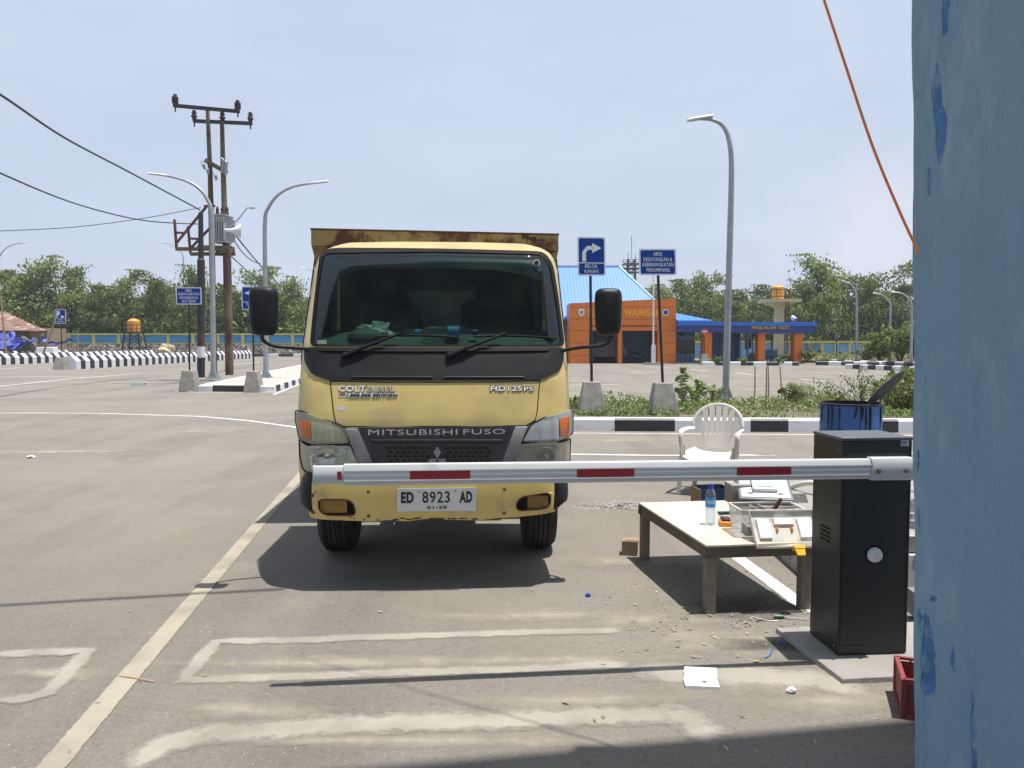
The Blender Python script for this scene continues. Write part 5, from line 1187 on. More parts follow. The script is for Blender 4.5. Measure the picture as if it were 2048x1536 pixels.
o = MB().lathe(G(1176, 1193), [(0, .018), (.014, .018), (.016, .014), (.016, 0)], 16).build('bottle_cap', blue_cap, smooth=True); tag(o, 'dark blue bottle cap lying alone on the asphalt in front of the truck', 'cap')
a_, b_ = G(235, 1351, .006), G(309, 1363, .006); o = MB().tube([a_, a_.lerp(b_, .5)+Vector((0, 0, .004)), b_], .0028, 6).build('stick', M('straw', (.45,.32,.13), .7)); tag(o, 'thin straw-coloured stick lying across the lane line at lower left', 'stick')
sd_ = empty('screwdriver', G(1548, 1237), 0, 'green-handled screwdriver on the asphalt behind the pad corner', 'screwdriver'); MB().tube([(0, 0, .012), (.03, -.003, .012), (.058, -.006, .012)], [.009, .011, .008], 10).build('handle', green_pl, sd_, smooth=True); MB().tube([(.058, -.006, .012), (.19, -.03, .004)], .0025, 6).build('shaft', steel, sd_)
for pts, m_, r_, lab in (([(1530,1316),(1541,1309),(1545,1296)], blue_pl, .004, 'curved blue plastic tube on the asphalt left of the concrete pad'), ([(1555,1262),(1566,1269)], blue_pl, .004, 'short blue tube against the upper corner of the concrete pad'), ([(1500,1232),(1530,1240),(1556,1242)], pvc, .003, 'white cable scrap left of the green screwdriver'), ([(1513,1243),(1532,1238),(1550,1240)], cable_m, .003, 'short black cable scrap beside the screwdriver'), ([(1484,1218),(1488,1212),(1510,1216),(1502,1232)], cable_m, .0015, 'loop of thin wire in front of the table leg'), ([(1560,1281),(1572,1287)], blue_pl, .004, 'blue tube scrap in the cabinet shadow on the pad edge'), ([(1586,1284),(1598,1288)], blue_pl, .003, 'tiny blue scrap lying on the concrete pad edge')):
    o = MB().tube(smoothpath([G(u, v, r_+.001) for u, v in pts], 5), r_, 6).build('tube_scrap', m_); tag(o, lab, 'scrap')
for u, v in ((285, 768),):
    o = empty('water_bottle', G(u, v)+Vector((0, 0, .06)), 0); 
    b_ = bottle('b', None, .5, .06, lab=False, nm='water_bottle'); b_.location = G(262, 771)+Vector((0, 0, .06)); b_.rotation_euler = (0, R(90), R(10)); tag(b_, 'empty clear bottle lying on the road left of the paved island', 'bottle'); bpy.data.objects.remove(o)
# gravel pile, dry leaves, grit: uncountable
V = []; F = []
def chips(n, area, smin, smax, name, m, lab, hmax=.0):
    Vs, Fs = [], []; k = 0
    for _ in range(n):
        c = area(); s_ = random.uniform(smin, smax); a0 = random.uniform(0, 6.28); r5 = [(s_*random.uniform(.6, 1.1)) for _ in range(4)]
        b4 = [(c.x+r5[i]*math.cos(a0+i*1.57), c.y+r5[i]*math.sin(a0+i*1.57)*random.uniform(.5, 1), c.z) for i in range(4)]; t4 = (c.x, c.y, c.z+s_*random.uniform(.4, .9))
        Vs += b4+[t4]; Fs += [(k, k+1, k+4), (k+1, k+2, k+4), (k+2, k+3, k+4), (k+3, k, k+4)]; k += 5
    o = mesh_np(name, Vs, Fs, m); return tag(o, lab, name.replace('_', ' '), kind='stuff')
gp = G(1240, 1012)
def gpa():
    a_ = random.gauss(0, .17), random.gauss(0, .10); return gp+Vector((a_[0], a_[1], max(0, .035-.12*math.hypot(*a_))*random.random()))
chips(420, gpa, .010, .022, 'gravel_heap', conc, 'small heap of grey gravel on the asphalt left of the white chair')
def nearg():
    while True:
        u, v = random.uniform(-50, 1850), random.uniform(1050, 1540); w_ = .25 if u < 1180 else 1.
        if random.random() < w_: return G(u, v)
def under():
    if random.random() < .55: return G(random.gauss(1480, 110), random.gauss(1190, 55))
    return nearg()
chips(2600, under, .0025, .008, 'loose_grit', conc, 'scattered grit and crumbs on the near asphalt, densest round the table')
lv = MB(); Cs = []
for _ in range(150):
    if random.random() < .75: u, v = random.gauss(1420, 130), random.gauss(1240, 45)
    else: u, v = random.uniform(100, 1800), random.uniform(1000, 1520)
    if v < 1050: continue
    p = G(u, v, .006); Cs.append(p)
V_ = []
for p in Cs:
    a_ = random.uniform(0, 6.28); l_ = random.uniform(.008, .026); d_ = Vector((math.cos(a_), math.sin(a_), 0)); s_ = Vector((-d_.y, d_.x, 0)); w_ = l_*random.uniform(.12, .42)
    V_ += [tuple(p-d_*l_), tuple(p-s_*w_+Vector((0, 0, random.uniform(.001, .006)))), tuple(p+d_*l_+Vector((0, 0, random.uniform(0, .008)))), tuple(p+s_*w_+Vector((0, 0, random.uniform(.001, .006))))]
V_ = np.array(V_); F_ = np.arange(len(V_)).reshape(-1, 4)
o = mesh_np('dry_leaves', V_, F_, dry); tag(o, 'dry pale leaves scattered over the asphalt around the table', 'leaves', kind='stuff')
# thin lane shadow comes from the unseen pole added for it
# ------------------------------------------------------------------ road signs
def sign(u, vb, z0, vt_block, base_w, top_w, pole_top, L_, R_, T_, B_, label, kind, lean=0, split=None, lines=(), yoff=-.03):
    b = G(u, vb, z0); Y = b.y; s = empty('road_sign', b, 0, label, 'sign')
    def q(uu, vv): return P(uu, vv, Y)-b
    hb = q(u, vt_block).z; bw = q(u+base_w/2, vb).x-q(u-base_w/2, vb).x; tw = q(u+top_w/2, vb).x-q(u-top_w/2, vb).x
    def sq(w, z): return [Vector((x*w/2, y*w/2, z)) for x, y in ((-1,-1),(1,-1),(1,1),(-1,1))]
    MB().hexa(sq(bw, 0), sq(tw, hb)).build('concrete_foot', conc, s, bevel=.015)
    pt = q(u+lean, pole_top); wpx = .055 if vb > 800 else .06
    MB().tube([(0, 0, hb-.05), pt], .028, 10).build('post', pole_b, s, smooth=True)
    a, c = q(L_[0], T_), q(R_[0], B_); y0 = -.05
    pb = [q(L_[0], T_), q(R_[0], T_+R_[1]), q(R_[0]+(L_[1]), B_), q(L_[0]+L_[1], B_+0)]
    for p in pb: p.y = y0
    pn = rnd([(p.x, p.z) for p in pb], .035, 3)
    board = MB().prism([Vector((x, y0, z)) for x, z in pn], (0, .012, 0)).build('board', sign_w, s)
    cx = sum(p.x for p in pb)/4; cz = sum(p.z for p in pb)/4; w = abs(pb[1].x-pb[0].x); h = abs(pb[0].z-pb[3].z); t = .028
    def ins(x, z): return (cx+(x-cx)*(1-2*t/w), cz+(z-cz)*(1-2*t/h))
    face = [ins(x, z) for x, z in pn]
    MB().prism([Vector((x, y0-.003, z)) for x, z in face], (0, .003, 0)).build('face', sign_b, board)
    tl_, tr_, bl_ = Vector((*ins(pb[0].x, pb[0].z),)), Vector((*ins(pb[1].x, pb[1].z),)), Vector((*ins(pb[3].x, pb[3].z),))
    def F(a, b, off=.005): p = bl_+(tr_-tl_)*a+(tl_-bl_)*b; return Vector((p.x, y0-off, p.y))
    def rect(mb, a0, b0, a1, b1): mb.poly([F(a0, b0), F(a1, b0), F(a1, b1), F(a0, b1)])
    mb = MB()
    if split: mb2 = MB(); 
    if split: rect(mb, 0, split-.012, 1, split+.012)
    if kind == 'right':
        for pl in ([(.13,.36),(.28,.36),(.28,.60),(.36,.68),(.55,.68),(.55,.79),(.32,.79),(.13,.62)], [(.53,.60),(.90,.735),(.53,.87)]): mb.poly([F(*p) for p in pl])
    if kind == 'left':
        for pl in ([(.87,.36),(.72,.36),(.72,.60),(.64,.68),(.45,.68),(.45,.79),(.68,.79),(.87,.62)], [(.47,.60),(.10,.735),(.47,.87)]): mb.poly([F(*p) for p in pl])
    if kind == 'park':
        text(mb, 'P', lambda a, b: F(.10+.38*a, .42+.50*b), .05)
        rect(mb, .52, .42, .90, .50); mb.poly([F(*p) for p in [(.55,.50),(.86,.50),(.80,.56),(.6,.56)]])
    for (s_, a0, b0, a1, b1) in lines: text(mb, s_, lambda a, b, A0=a0, B0=b0, A1=a1, B1=b1: F(A0+(A1-A0)*a, B0+(B1-B0)*b), .004)
    mb.build('lettering', sign_w, board, recalc=False)
    return s
sign(1183, 826, .235, 763, 56, 32, 475, (1154, 1), (1210, 1), 474, 552, 'tall blue sign with white right-turn arrow reading BELOK KANAN, right of the truck', 'right', lean=-3, split=.32, lines=[('BELOK', .24, .18, .74, .28), ('KANAN', .22, .04, .76, .14)])
sign(1325, 826, .235, 765, 56, 34, 500, (1277, 1), (1351, 0), 498, 551, 'leaning blue sign reading AREA KEDATANGAN & KEBERANGKATAN PENUMPANG, left of tall lamp', 'txt', lean=-11, lines=[('AREA', .38, .76, .64, .92), ('KEDATANGAN &', .09, .53, .92, .69), ('KEBERANGKATAN', .05, .31, .96, .47), ('PENUMPANG', .17, .08, .85, .24)])
sign(380, 783, 0, 741, 33, 23, 575, (353, 1), (403.5, 0), 575, 609, 'blue sign reading AREA KEBERANGKATAN KENDARAAN & ALAT BERAT at the tip of the paved island', 'txt', lean=-2, lines=[('AREA', .36, .77, .64, .94), ('KEBERANGKATAN', .05, .54, .95, .71), ('KENDARAAN &', .11, .30, .88, .47), ('ALAT BERAT', .19, .07, .81, .24)])
sign(508, 784, 0, 742, 33, 21, 573, (484, 1), (524, 0), 573, 620, 'blue sign with white left arrow, half hidden behind the left truck mirror', 'left', lean=-3, split=.32, lines=[('BELOK', .24, .18, .74, .28), ('KIRI', .30, .04, .68, .14)])
sign(123, 739, 0, 715, 24, 15, 619, (111, 0), (132.5, 0), 619, 647, 'blue parking sign with a big white letter P before the striped barriers', 'park', split=.34, lines=[('PARKIR', .27, .19, .73, .28), ('MOBIL BESAR', .12, .06, .88, .15)])
# small far signs
def small_sign(u, vb, vt, ub0, ub1, v0, v1, m, label, shape='rect', foot=True):
    b = G(u, vb); s = empty('road_sign', b, 0, label, 'sign'); Y = b.y
    def q(a, c): return P(a, c, Y)-b
    MB().tube([(0, 0, 0), q(u, vt)], .04, 8).build('post', pole_b if m is not red_s else rust_red, s)
    if foot: w = .32; z = .75; MB().hexa([Vector((x*w, y*w, 0)) for x, y in ((-1,-1),(1,-1),(1,1),(-1,1))], [Vector((x*w*.6, y*w*.6, z)) for x, y in ((-1,-1),(1,-1),(1,1),(-1,1))]).build('concrete_foot', conc, s)
    c = (q(ub0, v0)+q(ub1, v1))/2; w = abs(q(ub1, v0).x-q(ub0, v0).x)/2; h = abs(q(ub0, v0).z-q(ub0, v1).z)/2
    if shape == 'round':
        bd = MB().lathe(c+Vector((0, -.06, 0)), [(0, .015), (w, .015), (w, -.01)], 24, 'Y').build('board', m, s); mb = MB(); mb.box(c+Vector((0, -.08, .02)), (w*1.5, .006, h*.34)); mb.box(c+Vector((0, -.08, -h*.5)), (w*.8, .006, h*.1)); mb.build('bar', sign_w, bd)
    else:
        bd = MB().box(c+Vector((0, -.06, 0)), (2*w, .02, 2*h)).build('board', sign_w, s); MB().box(c+Vector((0, -.073, 0)), (2*w*.9, .006, 2*h*.92)).build('face', m, bd)
        mb = MB(); mb.prism([c+Vector((x*w, -.079, z*h)) for x, z in ((-.6,.35),(.1,.35),(.1,.55),(.65,.25),(.1,-.05),(.1,.15),(-.6,.15))], (0, -.002, 0)); mb.box(c+Vector((0, -.08, -h*.5)), (w*1.2, .003, h*.12)); mb.build('arrow', sign_w, bd)
small_sign(1408.5, 729, 658, 1402, 1416, 656, 671, M('red_sign', (.45,.02,.03), .4), 'round red no-entry sign on a thin post at the orange pillar', 'round')
small_sign(1505, 725, 663, 1502, 1512, 663, 677, sign_b, 'small blue arrow sign under the PENJUALAN TIKET roof', 'rect')
small_sign(1673, 724, 668, 1670, 1676, 669, 677, blk_pl, 'narrow black and white sign on a dark post before the light blue wall', 'rect', False)
# ------------------------------------------------------------------ street lamps
def lamp(u, vb, z0, pts, r, label, head=None, foot=True, ub=None, tip_len=.6):
    b = G(u, vb, z0); Y = b.y; s = empty('street_lamp', b, 0, label, 'street lamp', 'curved steel street lamps')
    q = [P(a, c, Y)-b for a, c in pts]; base = Vector((0, 0, 0)); k = len(q)
    low = [base, Vector((0, 0, .5)).lerp(q[0], .02)+Vector((0, 0, 0)), q[0]]
    arc = smoothpath(q, 5); n_ = len(arc)
    MB().tube([base, q[0].lerp(base, .5), q[0]], [r*1.15, r*1.08, r], 14).build('pole', steel, s, smooth=True)
    MB().tube(arc[:-1], [r*(1-.55*min(1, i/(n_*.8))) for i in range(n_-1)], 10).build('arm', steel, s, smooth=True)
    if foot:
        MB().box((0, 0, .02), (r*5, r*5, .04)).build('base_plate', steel, s)
        mb = MB()
        for i in range(4): a_ = math.pi/4+i*math.pi/2; d_ = Vector((math.cos(a_), math.sin(a_), 0)); mb.prism([d_*r*.9+Vector((0, 0, .04)), d_*r*2.8+Vector((0, 0, .04)), d_*r*.9+Vector((0, 0, .35))], Vector((-d_.y, d_.x, 0))*.012)
        mb.build('gusset', steel, s)
    d = (arc[-1]-arc[-3]).normalized(); e = arc[-1]; L_ = tip_len
    x = d*L_; mb = MB(); pr = [(-.0, .05), (.15, .09), (.8, .10), (1.0, .06)]
    rows = [[e+x*(t-1)+Vector((0, sy*w_*1.3, .035*up)) for sy, up in ((-1, 0), (-.7, 1), (.7, 1), (1, 0), (.7, -.6), (-.7, -.6), (-1, 0))] for t, w_ in pr]
    mb.grid(rows); mb.poly([p for p in rows[0][:-1]]); mb.poly([p for p in rows[-1][:-1]]); mb.build('lamp_head', lampw, s, smooth=True)
    return s
lamp(1451, 799, .235, [(1461, 440), (1463, 330), (1458, 280), (1446, 252), (1425, 240), (1398, 238), (1375, 241)], .072, 'tallest grey street lamp, standing in the verge right of the two blue signs')
lamp(427, 757, .2, [(424.5, 500), (423, 425), (414, 398), (398, 377), (372, 362), (335, 352), (297, 347)], .088, 'grey street lamp in front of the rusty poles, arm pointing left', tip_len=.7)
lamp(532, 756, .2, [(530, 520), (530, 440), (537, 415), (556, 390), (585, 374), (622, 367), (658, 363)], .085, 'grey street lamp next to the truck roof, arm pointing right', tip_len=.7)
lamp(367, 708, 0, [(367, 600), (367, 525), (364, 508), (355, 496), (340, 489), (318, 484)], .085, 'distant thin street lamp left of the rusty poles, arm pointing left', foot=False)
lamp(-12, 716, 0, [(-11, 600), (-8, 540), (-4, 520), (8, 500), (28, 489), (55, 485)], .085, 'distant street lamp whose arm enters from the left edge', foot=False)
lamp(655, 712, 0, [(655, 610), (655, 575), (652, 560), (644, 550), (628, 542), (600, 534)], .085, 'distant street lamp mostly hidden behind the truck cab', foot=False)
lamp(1713, 727, 0, [(1713.5, 640), (1713, 597), (1710, 581), (1704, 571), (1696, 566), (1683, 561)], .085, 'distant street lamp before the right wall, tallest of three', foot=False)
lamp(1779, 727, 0, [(1780, 650), (1781, 612), (1777, 602), (1770, 594), (1761, 589), (1746, 586)], .085, 'distant street lamp in the middle of the three at right', foot=False)
lamp(1822, 732, 0, [(1823, 650), (1822.5, 610), (1819, 600), (1812, 592), (1801, 586), (1782, 584)], .085, 'distant street lamp nearest the blue column', foot=False)
# ------------------------------------------------------------------ utility poles
ub = G(428, 751, .2); Yp = ub.y; Yq = Yp+1.0
up = empty('transformer_pole', ub, 0, 'rusty twin-pole frame carrying a grey transformer and brown insulators', 'utility pole')
def q1(u, v, dy=0): return P(u, v, Yp+dy)-ub
MB().tube([q1(428, 752)*1, q1(424, 497), q1(420, 335), q1(415, 216)], [.13, .12, .095, .075], 14).build('pole', rust_pole, up, smooth=True)
MB().tube([q1(459, 750), q1(454, 510), q1(449, 420), q1(446, 330), q1(444, 243)], [.165, .165, .115, .10, .085], 14).build('pole', rust_pole, up, smooth=True)
def cross(a, b, w=.13, dy=0, m=dark_st, nm='crossarm'): return MB().bar(q1(*a, dy), q1(*b, dy), w, w).build(nm, m, up)
cross((347, 211), (479, 223), dy=-.14); cross((387, 242), (504, 247), dy=.16)
def insulator(u, v0, v1, tall):
    a, b = q1(u, v0, -.14 if tall else .16), q1(u, v1, -.14 if tall else .16); L_ = b.z-a.z; o = Vector((a.x, a.y, a.z))
    prof = [(0, -.25), (.03, -.25), (.03, 0), (.08, 0), (.08, L_*.16)]
    if tall:
        for k in range(6): z = L_*(.18+.1*k); prof += [(.13, z), (.13, z+L_*.05), (.09, z+L_*.06)]
    else: prof += [(.10, L_*.18), (.06, L_*.25), (.13, L_*.34), (.12, L_*.46), (.08, L_*.60), (.08, L_*.66), (.12, L_*.74), (.06, L_*.78)]
    prof += [(.06, L_*.85), (.09, L_*.9), (.05, L_), (0, L_)]
    MB().lathe(o, prof, 14).build('insulator', porcelain, up, smooth=True)
insulator(350.5, 211, 188, True); insulator(475.5, 222, 200, True); insulator(388.5, 241, 220, False); insulator(445, 244, 223, False); insulator(501, 246, 224, False)
for q_ in (((409, 320), (455, 346)),): MB().bar(q1(*q_[0], -.15), q1(*q_[1], .2), .15, .15).build('fuse_bar', green_st, up)
for u, v in ((403, 328), (411, 338), (427, 350), (443, 318), (449, 323)):
    big = u > 440; MB().tube([q1(u, v-(6 if not big else 2), -.25), q1(u+4, v+2, -.32), q1(u+(6 if not big else 2), v+(10 if not big else 28), -.25)], [.04, .07, .05], 8).build('fuse_cutout', steel, up, smooth=True)
# transformer
x0, x1 = q1(430, 480).x, q1(460, 480).x; zb, zt = q1(440, 487).z, q1(440, 435).z; cxm = (x0+x1)/2; ww = x1-x0
tr = MB().box((cxm, -.1, (zb+zt)/2), (ww, .8, zt-zb)).build('transformer', trafo, up, bevel=.03)
mb = MB(); mb.box((cxm, -.1, zt+.03), (ww+.1, .9, .06)); mb.build('tank_lid', trafo, tr)
for k in range(7): pass
mb = MB()
for k in range(9): mb.box((x0+ww*(k+.5)/9, -.55, (zb+zt)/2), (.03, .14, (zt-zb)*.85))
for k in range(6): mb.box((x1+.06, -.42+k*.13, (zb+zt)/2), (.14, .03, (zt-zb)*.85))
mb.build('cooling_fins', trafo, tr)
for k in range(3): MB().lathe((cxm-.15+k*.2, -.1, zt+.06), [(.05, 0), (.08, .1), (.05, .16), (.07, .24), (.03, .36), (0, .4)], 10).build('bushing', porcelain, tr, smooth=True)
for a, b, w_ in (((352, 498), (447, 498), .14), ((381, 508), (470, 508), .14), ((395, 493), (464, 494), .10)): MB().bar(q1(*a, -.35 if a[1] < 500 else .35), q1(*b, -.35 if a[1] < 500 else .35), w_, w_).build('platform_beam', green_st, up)
for a, b, dy in (((349, 439), (353, 497), -.35), ((376, 453), (381, 507), .35), ((351, 465), (367, 466), -.35), ((381, 477), (398, 478), .35), ((353, 486), (413, 413), -.35), ((383, 495), (420, 456), .35), ((408, 412), (430, 412), -.2)):
    MB().bar(q1(*a, dy), q1(*b, dy), .085, .085).build('bracket', rust_red, up)
MB().bar(q1(437, 500, -.35), q1(464, 500, .4), .3, .25).build('platform_beam', green_st, up)
h0 = q1(462, 461, -.6); hn = empty('loudspeaker', ub+h0, R(25), 'white horn loudspeaker mounted beside the transformer', 'loudspeaker')
MB().lathe((0, 0, 0), [(.06, -.25), (.08, 0), (.14, .15), (.30, .36), (.29, .36), (.12, .14), (0, .05)], 18, 'X').build('horn', lampw, hn, smooth=True)
MB().tube([(-.05, 0, .1), (.35, 0, .55), (.62, 0, .95), (.80, 0, .98)], .03, 8).build('lamp_bracket', steel, hn, smooth=True); MB().box((.84, 0, .96), (.2, .1, .06)).build('small_lamp', steel, hn)
tp = empty('utility_pole', G(402, 755, .2), 0, 'thin dark pole with one white band next to the rusty twin poles', 'utility pole'); bb = G(402, 755, .2)
def q2(u, v): return P(u, v, bb.y)-bb
MB().tube([q2(402, 755), q2(402, 715)], .15, 12).build('pole_section', black_p, tp, smooth=True); MB().tube([q2(402, 715), q2(402, 693)], .15, 12).build('painted_band', white_p, tp, smooth=True); MB().tube([q2(402, 693), q2(402, 667)], .15, 12).build('painted_band', rust_red, tp, smooth=True)
MB().tube([q2(402, 667), q2(402, 520), q2(402, 518), q2(401.5, 425)], [.15, .145, .11, .09], 12).build('pole_section', dark_st, tp, smooth=True)
def cable(pts, r, label, sag=0):
    o = MB().tube(smoothpath([P(*p) for p in pts], 8), r, 6).build('overhead_cable', cable_m, smooth=True); return tag(o, label, 'cable')
cable([(-1300, -560, 7), (-160, 95, 15), (0, 189, 19), (130, 276, 24), (260, 345, 30), (400, 420, 36.5)], .032, 'thick twisted overhead cable, uppermost at the left edge')
cable([(-1300, -330, 8), (-160, 265, 16), (0, 346, 20), (150, 407, 26), (270, 438, 31), (345, 446, 35), (400, 448, 36.8)], .025, 'black overhead cable entering mid-left below the thick one')
cable([(-1200, 430, 16), (-150, 468, 28), (0, 462, 30), (150, 454, 32), (290, 436, 34.5), (402, 415, 36.8)], .016, 'thin overhead cable, lowest at the left edge')
cable([(472, 472, 36.8), (520, 530, 46), (560, 570, 58), (640, 640, 78)], .035, 'black overhead cable running down right from the loudspeaker')
cable([(464, 474, 36.8), (485, 505, 42), (505, 522, 48), (520, 527, 50)], .028, 'slack thin cable joining the cable right of the transformer')
cable([(462, 512, 37), (500, 547, 46), (560, 600, 60)], .028, 'thin cable running down right from below the transformer platform')
# ------------------------------------------------------------------ yellow water tank on steel tower (left) and concrete tower (right)
tw = G(269, 703); wt = empty('water_tank', Vector((tw.x, 84, 0)), 0, 'yellow water tank on a black steel tower before the rubble wall', 'water tank'); wt.location = Vector((P(269, 700, 84).x, 84, 0)); o0 = wt.location.copy()
def q3(u, v): return P(u, v, 84)-o0
zb, zt = q3(269, 664).z, q3(269, 637).z; r = q3(281, 650).x-q3(257, 650).x; r /= 2
MB().lathe((0, 0, zb), [(0, 0), (r, 0), (r*1.02, .2), (r, .3), (r*1.02, .5), (r, .6), (r*1.02, .8), (r, (zt-zb)*.8), (r*.7, (zt-zb)*.92), (r*.25, (zt-zb)), (0, (zt-zb)*1.0)], 24).build('tank', tank_y, wt, smooth=True)
mb = MB()
for sx in (-1, 1):
    for sy in (-1, 1): mb.bar((sx*1.1, sy*.9, -.2), (sx*.7, sy*.6, zb), .12)
for t in (.35, .7):
    z = zb*t; w_ = 1.1-.4*t
    for sy in (-1, 1): mb.bar((-w_, sy*.8, z), (w_, sy*.8, z), .08); mb.bar((-w_, sy*.8, z), (w_*.9, sy*.7, z+zb*.33), .06); mb.bar((w_, sy*.8, z), (-w_*.9, sy*.7, z+zb*.33), .06)
mb.box((0, 0, zb-.05), (2.4, 2.0, .08)); mb.build('steel_tower', dark_st, wt)
mb = MB()
for z in (zb+.35, zb+.75): 
    for sy in (-1, 1): mb.bar((-1.3, sy*1.0, z), (1.3, sy*1.0, z), .05)
for sx in np.linspace(-1.3, 1.3, 6): mb.bar((sx, -1, zb), (sx, -1, zb+.75), .05)
mb.build('railing', dark_st, wt)
YT = 72; tx = P(1557, 700, YT); ct = empty('water_tower', (tx.x, YT, 0), 0, 'mushroom-shaped cream concrete water tower with yellow tank behind the ticket office', 'water tower'); o1 = ct.location.copy()
def q4(u, v): return P(u, v, YT)-o1
MB().box((0, 0, q4(0, 612).z/2), (q4(1565, 0).x-q4(1550, 0).x, .7, q4(0, 612).z)).build('stem', cream, ct)
zc = q4(0, 612).z; zd = q4(0, 600).z; w0, w1 = .42, (q4(1592, 0).x-q4(1523, 0).x)/2
def sq(w, z): return [Vector((x*w, y*w*.9, z)) for x, y in ((-1,-1),(1,-1),(1,1),(-1,1))]
mb = MB(); mb.hexa(sq(w0, zc-.15), sq(w1*.8, zd-.25)); mb.hexa(sq(w1, zd-.25), sq(w1, zd+.05)); mb.build('platform', cream, ct)
r = (q4(1566, 0).x-q4(1542, 0).x)/2; zt = q4(0, 571).z; prof = [(0, 0), (r, 0)]
for k in range(6): z = (zt-zd)*.8*(k+.5)/6; prof += [(r, z), (r*.96, z+.04), (r, z+.08)]
prof += [(r, (zt-zd)*.82), (r*.7, (zt-zd)*.93), (r*.3, zt-zd), (0, zt-zd)]
MB().lathe((-.15, 0, zd+.05), prof, 24).build('tank', tank_y, ct, smooth=True)
mb = MB()
for z in (zd+.25, zd+.9): mb.bar((-w1, -w1*.9, z), (w1, -w1*.9, z), .05); mb.bar((-w1, w1*.9, z), (w1, w1*.9, z), .05)
for x in np.linspace(-w1, w1, 5): mb.bar((x, -w1*.9, zd), (x, -w1*.9, zd+.9), .05)
mb.build('railing', dark_st, ct)
mb = MB()
for x in (q4(1574, 0).x, q4(1579, 0).x): mb.bar((x, -1.2, 0), (x, -1.2, q4(0, 583).z), .07)
for k in range(16): z = .5+k*.45; mb.bar((q4(1574, 0).x, -1.2, z), (q4(1579, 0).x, -1.2, z), .04)
mb.build('ladder', rust_red, ct)
# lattice mast behind the roof
mt = empty('lattice_mast', (P(1262, 600, 120).x, 120, 0), 0, 'grey lattice mast top with platforms showing above the blue roof', 'mast'); o2 = mt.location.copy()
def q5(u, v): return P(u, v, 120)-o2
mb = MB(); zt = q5(0, 518).z; w = .75
for sx in (-1, 1):
    for sy in (-1, 1): mb.bar((sx*w*1.3, sy*w*1.3, 0), (sx*w*.7, sy*w*.7, zt), .14)
z = 0; k = 0
while z < zt-1: 
    f = 1.3-.6*z/zt
    for sy in (-1, 1): mb.bar((-w*f, sy*w*f, z), (w*f, sy*w*f, z+1.3), .08); mb.bar((w*f, sy*w*f, z), (-w*f, sy*w*f, z+1.3), .08)
    z += 1.3
mb.build('lattice', rust_red, mt)
for v in (528, 537, 545):
    z = q5(0, v).z; mb = MB(); mb.box((0, 0, z), (2.6, 2.6, .08)); 
    for sy in (-1.3, 1.3): mb.bar((-1.4, sy, z+.55), (1.4, sy, z+.55), .07)
    for sx in (-1.4, 0, 1.4): mb.bar((sx, -1.3, z), (sx, -1.3, z+.6), .07)
    mb.build('platform', alu, mt)
mb = MB(); 
for x, h_ in ((-.5, 1.2), (.6, .8), (0, 3.6)): mb.bar((x, 0, zt), (x, 0, zt+h_), .07)
mb.build('antenna', alu, mt)
# ------------------------------------------------------------------ terminal building
YB = 58.0; bo_ = G(1246, 727); YB = bo_.y; tm = empty('terminal_building', (P(1246, 727, YB).x, YB, 0), 0, 'ferry terminal with orange WAINGAPU portal, blue metal roof and ticket hall', 'building'); o3 = tm.location.copy()
def q6(u, v, dy=0): return P(u, v, YB+dy)-o3
def pbox(name, u0, u1, v0, v1, y0, y1, m, par=None, YR=0):
    a, b = q6(u0, v1, YR), q6(u1, v0, YR); mb = MB(); mb.box(((a.x+b.x)/2, (y0+y1)/2, (a.z+b.z)/2), (b.x-a.x, y1-y0, b.z-a.z)); return mb.build(name, m, par or tm)
def pprism(name, pts, y0, y1, m, par=None):
    return MB().prism([Vector((q6(u, v).x, y0, max(q6(u, v).z, 0))) for u, v in pts], (0, y1-y0, 0)).build(name, m, par or tm)
por = pprism('portal', [(1140, 606.5), (1352, 596.5), (1352, 661), (1140, 661)], 0, 3.5, orange_w)
pbox('pillar', 1140, 1178.5, 661, 728, 0, 3.5, orange_w); pbox('pillar', 1236, 1244.5, 661, 728, 0, .8, orange_w); pbox('pillar', 1315, 1352, 661, 728, 0, 3.5, orange_w)
mb = MB()
for v in (614, 638, 661, 686, 711): 
    for u0, u1 in ((1141, 1178), (1316, 1351)): a, b = q6(u0, v), q6(u1, v); mb.box(((a.x+b.x)/2, -.004, a.z), (b.x-a.x, .01, .03))
for v in (614, 639): a, b = q6(1178, v), q6(1316, v); mb.box(((a.x+b.x)/2, -.004, a.z), (b.x-a.x, .01, .03))
mb.build('panel_joint', orange_d, por)
pbox('lintel', 1179, 1315, 655, 661.2, -.12, .05, orange_w); pbox('lintel', 1179, 1315, 650, 654, -.004, .05, orange_d)
mb = MB()
def ltext(s, u0, v0, u1, v1, bold=.03): a, b = q6(u0, v1), q6(u1, v0); text(mb, s, lambda p, q: Vector((a.x+(b.x-a.x)*p, -.06, a.z+(b.z-a.z)*q)), bold)
ltext('WAINGAPU', 1248.5, 619, 1329, 632.5, .03); ltext('PELABUHAN', 1176, 617.5, 1243, 623); ltext('PENYEBERANGAN', 1176, 626.5, 1243, 632.5)
bmesh.ops.recalc_face_normals(mb.bm, faces=mb.bm.faces); r_ = bmesh.ops.extrude_face_region(mb.bm, geom=mb.bm.faces[:]); bmesh.ops.translate(mb.bm, verts=[e for e in r_['geom'] if isinstance(e, bmesh.types.BMVert)], vec=(0, .058, 0))
mb.build('lettering', yellow_l, por)
